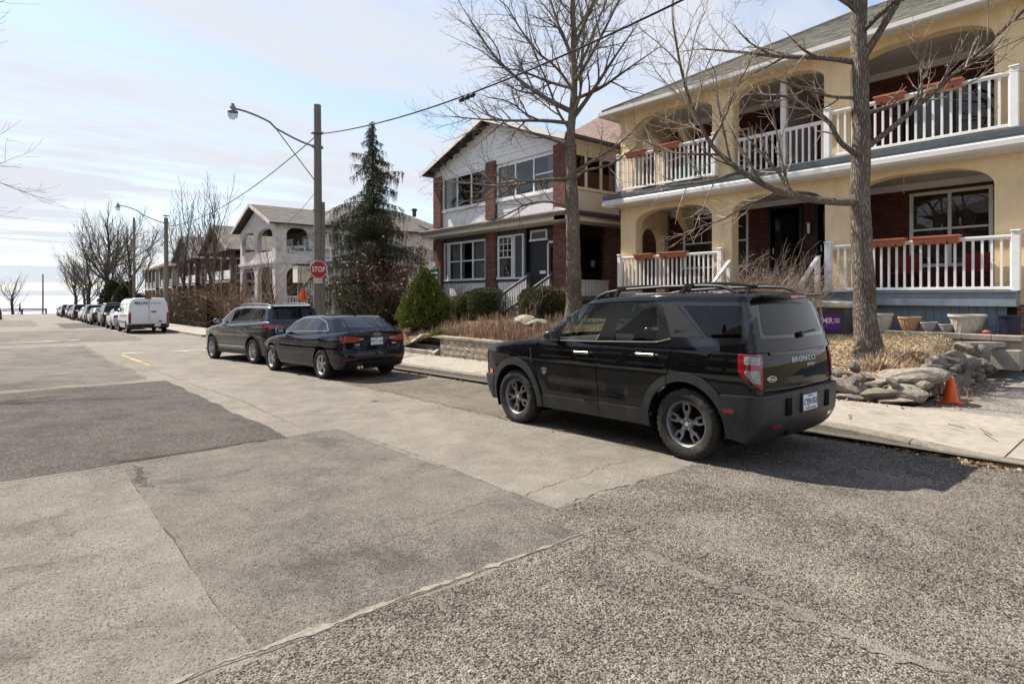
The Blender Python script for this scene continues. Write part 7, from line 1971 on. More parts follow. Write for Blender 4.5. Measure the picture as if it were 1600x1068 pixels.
def bare_tree(name, base, trunk, r0, r1, limbs, label, seed, P, mb_=M_BARK, mt=M_TWIG, flare=1.5, group=None, cat='tree', crown_from=None):
    """trunk: list of points; limbs: list of (polyline, r0, r1)"""
    rs = np.random.default_rng(seed); T = thing(name, base, label, cat, group)
    tl = Limbs(); tp = np.array(trunk, float); n = 26; s = np.linspace(0, 1, n); acc = np.linspace(0, 1, len(tp))
    sm = np.stack([np.interp(s, acc, tp[:, k]) for k in range(3)], 1); sm[1:-1] += rs.normal(0, .012, (n - 2, 3)) * [1, 1, 0]
    zz = sm[:, 2] - sm[0, 2]; rad = r0 + (r1 - r0) * s; rad = rad * (1 + (flare - 1) * np.exp(-zz / .22)); tl.tube(sm, rad, 18)
    # root flare lobes and bark unevenness
    v = np.concatenate(tl.V)
    for i in range(len(v)):
        k = i // 18; c = sm[k]; dv = v[i] - c; an = math.atan2(dv[1], dv[0]); lob = 1 + .10 * math.sin(an * 5 + 1) * math.exp(-zz[k] / .35) + .03 * pnoise(Vector((an * 2, zz[k] * 3, seed))); v[i] = c + dv * lob
    tl.v = [tuple(q) for q in v]; tl.obj('trunk', mb_, T)
    L = (Limbs(), Limbs())
    for (pl, a, b) in limbs:
        pl = np.array(pl, float); m = max(6, len(pl) * 3); s = np.linspace(0, 1, m); acc = np.concatenate([[0], np.cumsum(np.linalg.norm(np.diff(pl, axis=0), axis=1))]); ln = acc[-1]; acc /= ln
        q = np.stack([np.interp(s, acc, pl[:, k]) for k in range(3)], 1); 
        for _ in range(2): q[1:-1] = (q[:-2] + 2 * q[1:-1] + q[2:]) / 4
        rd = np.linspace(a, b, m); L[0].tube(q, rd, 8); kids(L, q, rd, ln * .75, 0, rs, P)
    if crown_from: 
        for (p, d, ln, r) in crown_from: grow(L, p, d, ln, r, 0, rs, P)
    if L[0].V: L[0].obj('limbs', mb_, T)
    if L[1].V: o = L[1].obj('twigs', mt, T); o['kind'] = 'stuff'
    return T

P_NEAR = dict(seg=.16, wander=.10, up=(.10, .12, .10, .06), taper=.35, rmin=.0032, rthick=.02, maxl=3, dens=(4.6, 5.6, 6.5), angle=(.45, 1.0), ratio=(.38, .64), minlen=.11)
def LM(*pts): return list(pts)
# near maple in the wood chip bed
b1 = (11.75, 4.12, .46)
limbs = [
    (LM((11.65, 4.28, 3.30), (11.3, 4.75, 3.33), (10.9, 5.35, 3.55), (10.6, 5.75, 3.85), (10.35, 6.35, 4.45), (10.15, 6.7, 5.35), (9.95, 6.8, 6.1), (9.8, 6.85, 6.9)), .07, .018),
    (LM((11.0, 5.15, 3.48), (11.0, 5.3, 4.1), (11.1, 5.45, 4.7), (11.0, 5.5, 5.3)), .035, .012),
    (LM((11.65, 4.25, 4.15), (11.45, 4.5, 4.4), (11.5, 4.6, 4.75), (11.2, 4.9, 5.1), (10.9, 5.3, 5.35), (10.7, 5.7, 5.4)), .05, .015),
    (LM((11.75, 4.3, 5.85), (11.5, 4.75, 6.02), (11.25, 5.4, 6.15), (11.0, 6.1, 6.4), (10.7, 6.8, 6.6)), .06, .015),
    (LM((11.85, 4.15, 4.30), (11.9, 3.7, 4.62), (12.0, 3.2, 5.05), (12.0, 2.7, 5.45), (11.9, 2.2, 5.8), (11.7, 1.6, 6.2)), .055, .015),
    (LM((11.8, 4.2, 5.9), (11.9, 3.95, 6.35), (12.1, 3.7, 6.9), (12.3, 3.4, 7.6), (12.4, 3.1, 8.6)), .07, .02),
    (LM((11.8, 4.25, 5.2), (11.2, 4.5, 5.15), (10.6, 4.7, 5.2), (10.1, 5.0, 5.35)), .035, .012),
    (LM((11.85, 4.25, 4.9), (12.4, 3.9, 5.1), (12.9, 3.4, 5.4), (13.2, 2.8, 5.9)), .045, .012),
    (LM((11.75, 4.3, 6.9), (11.2, 4.7, 7.5), (10.8, 5.2, 8.2), (10.5, 5.6, 9.2)), .06, .015),
    (LM((11.8, 4.2, 7.3), (11.2, 3.7, 7.9), (10.8, 3.2, 8.6), (10.5, 2.6, 9.4)), .06, .015),
    (LM((11.8, 4.25, 7.8), (12.3, 4.9, 8.5), (12.6, 5.4, 9.4)), .05, .015),
    (LM((11.8, 4.2, 6.4), (11.3, 3.6, 6.5), (10.9, 2.9, 6.7), (10.6, 2.2, 7.1)), .045, .012)]
bare_tree('maple_tree', b1, [b1, (11.76, 4.17, 1.6), (11.78, 4.25, 3.3), (11.80, 4.22, 4.8), (11.78, 4.26, 6.4), (11.8, 4.2, 8.2), (11.78, 4.25, 10.4)], .20, .095, limbs, 'bare maple with a stout grey trunk in the wood chip bed', 3, P_NEAR, flare=1.55, mt=M_TWIGL,
    crown_from=[((11.79, 4.22, z), (math.cos(a) * .7, math.sin(a) * .7, .7), 2.6, .04) for z, a in ((6.6, 2.6), (7.0, 5.2), (7.4, 1.2), (7.9, 4.0), (8.4, 2.0))])
# maple in front of the brick and white house
b2 = (12.5, 12.12, .7); c2 = lambda *q: list(q)
limbs = [
    (c2((12.45, 12.2, 4.2), (12.2, 12.9, 4.45), (12.0, 13.7, 4.40), (11.8, 14.6, 4.05), (11.7, 15.2, 3.95)), .05, .012),
    (c2((12.45, 12.2, 5.0), (12.0, 13.0, 5.05), (11.7, 14.1, 4.95), (11.5, 15.2, 5.15), (11.2, 16.4, 5.4)), .06, .012),
    (c2((12.45, 12.15, 6.6), (12.1, 12.9, 6.8), (11.7, 14.0, 6.95), (11.3, 15.2, 7.2), (10.9, 16.4, 7.5)), .06, .012),
    (c2((12.5, 12.1, 6.9), (12.1, 13.0, 7.5), (11.7, 13.9, 8.3), (11.3, 14.6, 9.2), (11.0, 15.2, 10.3)), .08, .015),
    (c2((12.5, 12.1, 7.6), (12.2, 12.8, 7.9), (11.9, 13.8, 8.5), (11.6, 14.8, 8.8)), .05, .012),
    (c2((12.5, 12.1, 6.8), (12.7, 11.6, 7.4), (12.9, 11.0, 8.2), (13.0, 10.3, 8.9)), .07, .015),
    (c2((12.5, 12.1, 7.8), (12.3, 11.3, 8.2), (12.1, 10.4, 8.9), (11.9, 9.6, 9.6)), .06, .012),
    (c2((12.5, 12.1, 7.3), (12.9, 11.5, 7.5), (13.1, 10.6, 7.9), (13.2, 9.7, 8.2)), .055, .012),
    (c2((12.5, 12.1, 5.2), (12.8, 11.6, 5.5), (13.2, 11.0, 5.9), (13.5, 10.4, 6.5)), .05, .012),
    (c2((12.5, 12.1, 5.0), (12.2, 11.4, 5.1), (12.0, 10.4, 5.0), (11.9, 9.4, 5.3)), .05, .012),
    (c2((12.5, 12.1, 8.4), (12.3, 12.6, 9.6), (12.2, 13.0, 11.0)), .06, .015),
    (c2((12.5, 12.1, 8.8), (12.8, 11.7, 9.9), (13.0, 11.3, 11.2)), .06, .015),
    (c2((12.45, 12.15, 5.9), (11.9, 12.4, 6.1), (11.2, 12.8, 6.3), (10.6, 13.4, 6.6)), .05, .012)]
bare_tree('maple_tree', b2, [b2, (12.5, 12.12, 2.2), (12.48, 12.15, 4.0), (12.46, 12.2, 5.2), (12.42, 12.15, 6.4), (12.5, 12.1, 7.8), (12.48, 12.12, 10.5)], .25, .06, limbs, 'bare maple standing before the right pier of the brick and white house', 8, P_NEAR, flare=1.4, mt=M_TWIG,
    crown_from=[((12.47, 12.13, z), (math.cos(a) * .6, math.sin(a) * .6, 1), 3.0, .045) for z, a in ((6.3, 2.2), (6.7, 4.6), (7.1, .6), (7.5, 3.1), (7.9, 5.4), (8.3, 1.6), (8.7, 3.9), (9.1, .2))])
# a limb of a street tree across the road reaching over at the top left
b3 = (-6.2, 19.5, zgf(19)); SH = lambda pl: [((x + 6.1) * .87 - 6.1, y, z) for x, y, z in pl]
P_L = dict(P_NEAR, maxl=3, dens=(3.2, 4.2, 4.6), minlen=.2, seg=.25)
limbs = [(LM((-6.1, 19.5, 4.6), (-4.0, 20.0, 5.2), (-2.2, 20.3, 5.3), (-.6, 20.5, 5.0), (.3, 20.6, 4.7)), .09, .015), (LM((-6.1, 19.5, 5.2), (-4.0, 19.6, 6.6), (-2.0, 19.8, 7.5), (-.4, 20.0, 8.3)), .09, .015),
         (LM((-6.1, 19.4, 4.2), (-4.0, 19.0, 4.3), (-2.2, 19.4, 4.2), (-.7, 19.8, 3.7)), .07, .012), (LM((-6.1, 19.5, 5.6), (-6.5, 21.5, 7.5), (-6.3, 23.5, 9.0)), .1, .02), (LM((-6.1, 19.5, 5.6), (-7.5, 18.0, 7.5), (-9.0, 17.0, 9.0)), .1, .02)]
limbs = [(SH(q), a, b) for q, a, b in limbs]
bare_tree('street_tree', b3, [b3, (-6.2, 19.5, 2.5), (-6.1, 19.5, 5.6), (-6.0, 19.6, 9.5)], .26, .08, limbs, 'bare street tree whose branches reach in at the upper left', 21, P_L, mb_=M_BARKD)
for k, yy in enumerate((4.0, 33.0)):
    b = (-6.4, yy, zgf(yy)); bare_tree('street_tree', b, [b, (-6.4, yy, 3.5), (-6.3, yy + .1, 5.0)], .22, .14, [], ['bare street tree on the left near the camera', 'bare street tree on the left at the crossing'][k], 30 + k, dict(P_L, maxl=3, dens=(1.8, 2.2, 2.6)), mb_=M_BARKD,
        crown_from=[((-6.3, yy + .1, 4.9), (math.cos(a) * .6, math.sin(a) * .6, 1), 3.6, .09) for a in (.3, 1.7, 3.0, 4.4, 5.5)])

# distant bare trees
P_FAR = dict(seg=.6, wander=.10, up=(.35, .3, .2, .1), taper=.35, rmin=.011, rthick=.09, maxl=3, dens=(1.9, 2.6, 3.0), angle=(.4, .85), ratio=(.38, .6), minlen=.5)
def far_tree(x, y, h, spread, label, seed, r=.28, P=P_FAR, n=6, clear=.22, mt=M_TWIGF, name='bare_tree'):
    g = zgf(min(y, 138)) ; rs = np.random.default_rng(seed); b = (x, y, g); cf = []
    for k in range(n):
        a = 2 * math.pi * k / n + rs.uniform(-.4, .4); zz = g + h * (clear + .28 * k / n); cf.append(((x, y, zz), (math.cos(a) * spread, math.sin(a) * spread, rs.uniform(.6, 1.2)), h * rs.uniform(.46, .66), r * .29))
    cf.append(((x, y, g + h * .5), (rs.normal(0, .1), rs.normal(0, .1), 1), h * .5, r * .55))
    return bare_tree(name, b, [b, (x + rs.normal(0, .1), y, g + h * .3), (x + rs.normal(0, .15), y, g + h * .55)], r, r * .6, [], label, seed, P, mb_=M_BARKD, mt=mt, crown_from=cf, flare=1.3)
far_tree(9.6, 92, 12.6, .9, 'big round-crowned bare tree beyond the parked row', 41, .36, n=12)
far_tree(10.2, 78, 9.0, .7, 'bare tree behind the white van, right of the big round-crowned one', 42, .24, n=9)
far_tree(8.9, 106, 9.0, .9, 'dark spreading bare tree left of the big round-crowned one', 43, .3, n=9)
far_tree(7.9, 116, 8.4, .95, 'low wide bare tree nearest the lake on the right', 44, .26, n=7)
far_tree(9.6, 122, 7.6, .8, 'small bare tree by the lake, last on the right', 45, .22, n=7)
far_tree(.4, 133, 6.3, .8, 'lone vase-shaped bare tree at the lake end of the street', 46, .2, n=9, clear=.16)
far_tree(11.2, 47.0, 8.7, .38, 'slim upright bare tree left of the corner house', 47, .16, dict(P_FAR, seg=.45, dens=(1.7, 2.2, 2.4), up=(.6, .4, .2)), n=8)
far_tree(11.2, 56, 9.0, .42, 'second slim upright bare tree, farther along the brown hedge', 48, .15, dict(P_FAR, seg=.45, dens=(1.7, 2.2, 2.4), up=(.6, .4, .2)), n=7)
far_tree(12.6, 38.5, 5.2, .55, 'small crooked bare tree before the arches of the corner house', 49, .10, dict(P_FAR, seg=.3, dens=(2.0, 2.4, 2.6), minlen=.3, rmin=.008), n=6, mt=M_TWIGL)
far_tree(15.8, 27.0, 5.0, .5, 'slender pale young tree beside the brick and white house', 50, .07, dict(P_FAR, seg=.25, dens=(2.6, 3.2, 3.4), minlen=.22, rmin=.006, up=(.3, .2, .1)), n=9, mt=M_TWIGL)
# ---- evergreens, hedges, shrubs, dry plants
def leafmat(name, c1, c2, rough=.6):
    return island_mat(name, [c1, c2, tuple(.5 * (a + b) for a, b in zip(c1, c2)), tuple(.75 * a for a in c1), tuple(1.15 * b for b in c2)], rough, bump=0, noise=.25)
M_SPRUCE = leafmat('spruce_needles', (.034, .046, .020), (.078, .084, .036)); M_CONIF = leafmat('bright_conifer', (.078, .11, .02), (.215, .235, .042)); M_BOX = leafmat('boxwood_leaf', (.052, .068, .020), (.125, .13, .042))
M_RUST = leafmat('rusty_dry_leaf', (.12, .055, .03), (.19, .095, .05)); M_DRYLEAF = leafmat('dry_fallen_leaf', (.30, .17, .085), (.42, .28, .15)); M_STRAW = leafmat('dry_grass', (.36, .235, .155), (.48, .36, .25)); M_REDGRASS = leafmat('russet_dry_plants', (.23, .13, .085), (.38, .26, .18)); M_LIME = leafmat('lime_grass', (.22, .26, .03), (.35, .36, .06)); M_CHIP = leafmat('wood_chips', (.40, .30, .18), (.50, .39, .25)); M_HEDGEB = leafmat('brown_hedge_twig', (.16, .095, .055), (.24, .15, .09))

def leaves(name, pts, nrm, size, m, parent, rs, asp=.55, jitter=.5):
    """small folded leaf faces at points, turned roughly along nrm"""
    n = len(pts); pts = np.asarray(pts, float); d = np.asarray(nrm, float) + rs.normal(0, jitter, (n, 3)); d /= np.linalg.norm(d, axis=1)[:, None] + 1e-9
    a = np.cross(d, rs.normal(0, 1, (n, 3))); a /= np.linalg.norm(a, axis=1)[:, None] + 1e-9; s = size * rs.uniform(.6, 1.4, (n, 1)) if np.isscalar(size) else size[:, None]
    w = np.cross(d, a) * s * asp; t = pts + d * s; mid = pts + d * s * .5
    V = np.stack([pts, mid + w * .5 + a * s * .06, t, mid - w * .5 + a * s * .06], 1).reshape(-1, 3)
    F = np.arange(4 * n).reshape(-1, 4)
    o = mesh_fast(name, V, F, m, parent); o['kind'] = 'stuff'; return o

def blob_shrub(name, base, prof, label, cat, m, n, size, seed, rough=.12, stem=True, group=None, lump=3.0, square=0.0, inner=M_ROOM, asp=.55):
    """dense shrub: leafy shell and depth around an axis; prof = [(height, radius)]"""
    rs = np.random.default_rng(seed); T = thing(name, base, label, cat, group); bx_, by_, bz_ = base; pf = tab(prof); H_ = prof[-1][0]
    pts, nr = [], []
    while len(pts) < n:
        h = rs.uniform(0, H_); an = rs.uniform(0, 2 * math.pi); r = float(pf(h))
        if rs.uniform(0, max(p[1] for p in prof)) > r + .05: continue
        k = 1 + rough * (pnoise(Vector((math.cos(an) * lump, math.sin(an) * lump, h * lump + seed))) * 1.2 + .6 * pnoise(Vector((math.cos(an) * lump * 2.5, math.sin(an) * lump * 2.5, h * lump * 2.5))))
        q = (abs(math.cos(an))**4 + abs(math.sin(an))**4)**(-.25) if square else 1.0; k *= (1 - square) + square * q
        rr = r * k * (1 - abs(rs.normal(0, .11))); pts.append((bx_ + rr * math.cos(an), by_ + rr * math.sin(an), bz_ + h)); sl = (float(pf(min(H_, h + .05))) - float(pf(max(0, h - .05)))) / .1; nr.append((math.cos(an), math.sin(an), .45 - sl * .6))
    leaves('foliage', pts, nr, size, m, T, rs, asp, .55)
    v, f = [], []; nn, mm = 18, 10          # dark core, shade in its colour, so that no light shows straight through
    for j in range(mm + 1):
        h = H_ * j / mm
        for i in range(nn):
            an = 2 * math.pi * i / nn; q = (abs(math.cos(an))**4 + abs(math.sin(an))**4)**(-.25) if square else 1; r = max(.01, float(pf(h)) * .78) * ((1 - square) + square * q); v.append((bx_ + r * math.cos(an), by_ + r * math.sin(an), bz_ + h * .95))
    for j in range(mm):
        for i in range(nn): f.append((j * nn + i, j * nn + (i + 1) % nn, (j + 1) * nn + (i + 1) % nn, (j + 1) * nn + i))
    mesh_obj('shade_core', v, f, inner, T)
    if stem: mb = MB(); mb.tube([(bx_, by_, bz_ - .1), (bx_, by_, bz_ + H_ * .5)], [.05, .03], 8); build(mb, 'stem', M_BARKD, T)
    return T
M_HEART = mat('foliage_shade', (.018, .017, .010), .95, var=.4, scale=12, spec=.05)  # near-black colour in place of the shade inside the foliage
g_ = bed_h
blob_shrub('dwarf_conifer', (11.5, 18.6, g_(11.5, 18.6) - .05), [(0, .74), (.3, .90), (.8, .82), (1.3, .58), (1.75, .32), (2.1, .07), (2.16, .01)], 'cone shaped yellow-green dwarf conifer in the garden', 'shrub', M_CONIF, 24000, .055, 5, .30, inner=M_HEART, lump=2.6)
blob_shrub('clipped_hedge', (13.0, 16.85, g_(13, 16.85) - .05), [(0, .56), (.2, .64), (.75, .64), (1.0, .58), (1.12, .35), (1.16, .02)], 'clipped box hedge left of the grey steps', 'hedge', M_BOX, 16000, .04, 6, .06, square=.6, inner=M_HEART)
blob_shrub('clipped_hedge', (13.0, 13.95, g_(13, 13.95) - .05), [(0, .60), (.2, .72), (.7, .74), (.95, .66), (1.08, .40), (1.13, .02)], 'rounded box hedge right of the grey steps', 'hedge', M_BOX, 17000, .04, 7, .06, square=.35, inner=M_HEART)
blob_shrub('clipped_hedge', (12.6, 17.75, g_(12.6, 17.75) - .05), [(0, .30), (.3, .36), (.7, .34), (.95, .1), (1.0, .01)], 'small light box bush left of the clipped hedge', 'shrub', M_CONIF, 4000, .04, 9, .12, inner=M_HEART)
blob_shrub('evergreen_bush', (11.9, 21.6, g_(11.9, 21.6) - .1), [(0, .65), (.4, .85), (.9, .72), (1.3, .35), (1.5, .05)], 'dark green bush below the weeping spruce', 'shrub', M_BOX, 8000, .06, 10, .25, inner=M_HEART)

def weeping_spruce(base, h, label, seed):
    rs = np.random.default_rng(seed); T = thing('weeping_spruce', base, label, 'tree'); bx_, by_, bz_ = base
    mb = MB(); mb.tube([(bx_, by_, bz_ - .1), (bx_ + .05, by_, bz_ + h * .5), (bx_, by_, bz_ + h * .985)], [.16, .09, .012], 8); build(mb, 'trunk', M_BARKD, T, smooth=True)
    L = Limbs(); P_, Nn, Sz = [], [], []; nb = 265
    for i in range(nb):
        t = ((i + rs.uniform(0, .8)) / nb)**1.25; z = bz_ + h * (.05 + .94 * t); an = i * 2.4 + rs.uniform(-.5, .5)
        ln = 2.35 * (1 - t)**.75 * rs.choice([.4, .7, 1.0, 1.3]) * rs.uniform(.8, 1.15) + .10
        if .30 < t < .44 and i % 3 == 0: ln *= 1.35
        if t < .12: ln *= .8
        d = np.array([math.cos(an), math.sin(an), 0]); m = 10; dr = rs.uniform(.10, .60)
        f = lambda s: np.array([bx_, by_, z]) + d * ln * s + np.array([0, 0, ln * (.20 * s - dr * s * s)])
        L.tube([f(k / (m - 1)) for k in range(m)], np.linspace(.024, .005, m), 4)
        for k in range(int(8 + ln * 34)):
            s = rs.uniform(.1, 1.0); q = f(s) + np.cross(d, [0, 0, 1]) * rs.normal(0, .07 * ln * s + .02)
            hl = rs.uniform(.2, .95) * (.30 + .70 * min(1, ln / 1.5)) * (1 - .45 * t); nl = int(hl / .020); j = np.arange(nl); sw = rs.normal(0, .05, 2)
            P_.append(np.stack([q[0] + sw[0] * j / nl + rs.normal(0, .016, nl), q[1] + sw[1] * j / nl + rs.normal(0, .016, nl), q[2] - hl * j / nl], 1)); Nn.append(np.stack([rs.normal(0, .4, nl), rs.normal(0, .4, nl), np.full(nl, -.8)], 1)); Sz.append(rs.uniform(.055, .095, nl) * (1 - .5 * j / nl))
    L.obj('branches', M_BARKD, T); leaves('needles', np.concatenate(P_), np.concatenate(Nn), np.concatenate(Sz), M_SPRUCE, T, rs, .40, .25)
    return T
weeping_spruce((11.95, 23.6, zgf(23.6) - .02), 9.6, 'tall dark weeping spruce with hanging shoots behind the stop sign', 12)

def twig_bush(name, base, r, h, n, label, m, seed, rr=.006, lean=.6, cat='shrub', leafm=None, nl=0, lsize=.08, forks=3, group=None):
    rs = np.random.default_rng(seed); T = thing(name, base, label, cat, group); L = Limbs(); tips = []
    for i in range(n):
        an = rs.uniform(0, 6.283); q = np.array(base) + np.array([math.cos(an), math.sin(an), 0]) * r * .35 * rs.uniform(0, 1); d = np.array([math.cos(an) * lean * rs.uniform(.2, 1.3), math.sin(an) * lean * rs.uniform(.2, 1.3), 1.0]); ln = h * rs.uniform(.6, 1.1)
        def go(q, d, ln, ra, lv):
            k = 5; pts = [q]; d = d / np.linalg.norm(d)
            for _ in range(k): d = d + rs.normal(0, .13, 3); d /= np.linalg.norm(d); pts.append(pts[-1] + d * ln / k)
            L.tube(pts, np.linspace(ra, ra * .55, k + 1), 3 if ra < .012 else 5); tips.append(pts[-1])
            if lv < 2:
                for _ in range(forks):
                    i_ = rs.integers(1, k + 1); dd = d + rs.normal(0, .55, 3); go(pts[i_], dd, ln * rs.uniform(.3, .55), ra * .6, lv + 1)
        go(q, d, ln, rr, 0)
    o = L.obj('twigs', m, T); o['kind'] = 'stuff'
    if leafm: tp = np.array(tips)[rs.integers(0, len(tips), nl)] + rs.normal(0, .10, (nl, 3)); leaves('foliage', tp, rs.normal(0, 1, (nl, 3)), lsize, leafm, T, rs, .6)
    return T
twig_bush('bare_shrub', (13.2, 6.7, .72), 1.3, 1.45, 380, 'dense pale bare shrub in front of the ochre house steps', M_TWIGL, 61, .008, .75)
twig_bush('rust_leaved_bush', (11.5, 21.7, g_(11.5, 21.7)), 1.2, 2.5, 36, 'tall bush holding rusty dry leaves in front of the spruce', M_TWIG, 62, .014, .42, leafm=M_RUST, nl=1500, lsize=.11)
twig_bush('bare_sapling', (12.9, 5.35, .62), .2, 1.5, 5, 'thin bare sapling in front of the grey wheeled bin', M_TWIGL, 63, .010, .22, forks=2)
twig_bush('dry_tuft', (12.2, 13.6, g_(12.2, 13.6)), .3, .85, 14, 'spiky bare twigs before the rounded hedge', M_TWIGL, 64, .007, .5, forks=2)
twig_bush('dry_tuft', (13.3, 19.2, g_(13.3, 19.2)), .6, 1.2, 40, 'bare twiggy shrub beside the cone shaped conifer', M_TWIG, 65, .008, .5)
for i, (x, y, r_, h_, n_) in enumerate([(11.2, 36.6, 1.0, 2.6, 60), (10.6, 40.0, 1.1, 3.0, 70), (11.8, 43.5, 1.1, 2.6, 60)]):
    twig_bush('bare_shrub', (x, y, zgf(y)), r_, h_, n_, ['leggy bare shrub at the far corner, nearest the crossing', 'leggy bare shrub before the corner house, second one', 'leggy bare shrub left of the corner house porch'][i], M_HEDGEB, 70 + i, .014, .5)
# tall brown hedge along the far block
rs = np.random.default_rng(5); hp, hn = [], []
T = thing('brown_hedge', (11.0, 55, zgf(55)), 'tall shaggy brown hedge below the far porch houses', 'hedge')
for y in np.arange(46, 82, .012):
    h = 2.6 + .7 * pnoise(Vector((y * .4, 2, 1))) + .3 * pnoise(Vector((y * 1.7, 2, 5)))
    for _ in range(2): z = h * rs.uniform(0, 1)**.8; hp.append((10.6 + rs.uniform(-.6, 1.4) * (1 - .25 * z / h), y, zgf(y) + .1 + z)); hn.append((-.6, -.4, .7))
leaves('foliage', hp, hn, .30, M_HEDGEB, T, rs, .16, .8)
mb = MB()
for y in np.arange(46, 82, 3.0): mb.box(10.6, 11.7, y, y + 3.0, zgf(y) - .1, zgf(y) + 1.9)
build(mb, 'shade_core', M_HEART, T)  # solid boxes coloured dark for the shade inside the hedge
for i, (x, y, h_, r_, lb) in enumerate([(9.9, 79, 4.2, 1.3, 'dark evergreen bush at the foot of the far trees'), (9.7, 86, 5.0, 1.6, 'tall dark evergreen beside the far parked cars'), (9.6, 68, 2.6, 1.1, 'low dark evergreen bush behind the parked row')]):
    blob_shrub('evergreen_bush', (x, y, zgf(y) - .05), [(0, r_ * .8), (h_ * .3, r_), (h_ * .7, r_ * .7), (h_, .05)], lb, 'shrub', M_SPRUCE, 5000, .22, 80 + i, .25, inner=M_HEART)

# dry flower stalks, grasses, litter
def tuft_field(name, pts, h, m, label, seed, lean=.35, per=7, w=.012, kind='stuff'):
    rs = np.random.default_rng(seed); V, F = [], []
    for (x, y, z) in pts:
        for _ in range(per):
            a = rs.uniform(0, 6.28); hh = h * rs.uniform(.5, 1.15); lx, ly = math.cos(a) * lean * hh * rs.uniform(.2, 1), math.sin(a) * lean * hh * rs.uniform(.2, 1); px, py = x + rs.normal(0, .04), y + rs.normal(0, .04); wx, wy = -math.sin(a) * w * .5, math.cos(a) * w * .5; o = len(V)
            V += [(px - wx, py - wy, z), (px + wx, py + wy, z), (px + lx * .5 + wx * .8, py + ly * .5 + wy * .8, z + hh * .6), (px + lx * .5 - wx * .8, py + ly * .5 - wy * .8, z + hh * .6), (px + lx, py + ly, z + hh * .92)]; F += [(o, o + 1, o + 2, o + 3), (o + 3, o + 2, o + 4)]
    return tag(mesh_obj(name, V, F, m), label, kind=kind)
rs = np.random.default_rng(77)
q = [(x, y, g_(x, y)) for x, y in zip(rs.uniform(9.85, 11.6, 420), rs.normal(12.8, 1.1, 420))]; tuft_field('dry_perennials', q, .26, M_REDGRASS, 'russet dried perennials behind the block retaining wall', 1, .35, 7)
q = [(x, y, g_(x, y)) for x, y in zip(rs.uniform(10.2, 12.8, 170), rs.uniform(11.5, 17.5, 170))]; tuft_field('dry_grasses', q, .36, M_STRAW, 'pale dried grasses in the garden bed', 2, .4, 8)
q = [(x, y, g_(x, y)) for x, y in zip(rs.normal(10.1, .14, 40), rs.normal(15.7, .28, 40))]; tuft_field('new_grass_tuft', q, .24, M_LIME, 'fresh lime green tuft at the corner of the retaining wall', 3, .5, 12)
q = [(x, y, g_(x, y)) for x, y in zip(rs.uniform(10.3, 11.6, 330), rs.normal(3.25, .28, 330))]; tuft_field('dry_grasses', q, .22, M_STRAW, 'flattened straw spilling over the rocks by the driveway', 4, 1.1, 10)
def litter(name, pts, size, m, label, seed, asp=.6, flat=.25):
    rs = np.random.default_rng(seed); o = leaves(name, pts, np.stack([np.cos(rs.uniform(0, 6.28, len(pts))), np.sin(rs.uniform(0, 6.28, len(pts))), rs.normal(0, flat, len(pts))], 1), size, m, None, rs, asp, .12); return tag(o, label, kind='stuff')
pts = []
for _ in range(4200):
    y = rs.uniform(.2, 20); x = curb_x(y) - abs(rs.normal(0, .13)) - .01
    if rs.uniform() < .35 + .65 * (pnoise(Vector((y * .8, 0, 4))) > 0) : pts.append((x, y, zgf(y) + .012))
litter('leaf_litter', pts, .042, M_DRYLEAF, 'dry leaves gathered in the gutter along the kerb', 5)
pts = [(x, y, g_(x, y) + .012) for x, y in zip(rs.uniform(9.7, 14.8, 24000), rs.uniform(2.9, 9.3, 24000))]; litter('wood_chips', pts, .05, M_CHIP, 'straw coloured wood chips strewn over the bed', 6, .4, .35)
pts = [(x, y, g_(x, y) + .015) for x, y in zip(rs.uniform(9.7, 14.4, 7000), rs.uniform(9.3, 23, 7000))]; litter('leaf_litter', pts, .06, M_DRYLEAF, 'fallen leaves over the garden bed of the brick house', 7)
pts = [(x, y, zgf(y) + .155) for x, y in zip(9.42 - abs(rs.normal(0, .10, 500)), rs.uniform(2.6, 15, 500))] + [(x, y, zgf(y) + .15 + .012 * (x - 9.46)) for x, y in zip(rs.uniform(9.6, 13, 300), 2.65 - abs(rs.normal(0, .2, 300)))]; litter('leaf_litter', pts, .04, M_DRYLEAF, 'crumbled leaves along the back of the sidewalk', 8)
pts = [(x, y, zgf(y) + .010) for x, y in zip(rs.uniform(4.9, 7.4, 900), rs.uniform(.5, 18, 900))]; litter('road_grit', pts, .022, M_DRYLEAF, 'leaf crumbs and grit on the parking strip', 9)
# ================================================================== GARDEN WALLS, ROCKS, STEPS
M_BLOCK = island_mat('split_face_block', [(.25, .215, .165), (.30, .26, .205), (.21, .18, .14), (.33, .29, .23), (.235, .20, .16)], .92, 1.0, 26, dirt=(.13, .11, .085), damt=.5)
RW = thing('retaining_wall', (9.62, 12, -.2), 'low split-face block retaining wall in front of the brick and white house', 'wall')
hw_ = .155; protos = []
for k in range(6):
    r_ = random.Random(k); bm = bmesh.new(); bmesh.ops.create_cube(bm, size=1.0)
    bmesh.ops.subdivide_edges(bm, edges=bm.edges[:], cuts=1, use_grid_fill=True)
    for v in bm.verts:
        v.co = Vector((v.co.x * .24, v.co.y * .285, v.co.z * hw_))
        if v.co.x < -.05: v.co.x -= r_.uniform(0, .018) if abs(v.co.y) < .1 and abs(v.co.z) < .05 else r_.uniform(-.012, .004)
    me = bpy.data.meshes.new('block'); bm.to_mesh(me); bm.free(); me.materials.append(M_BLOCK); protos.append(me)
top_z = .46
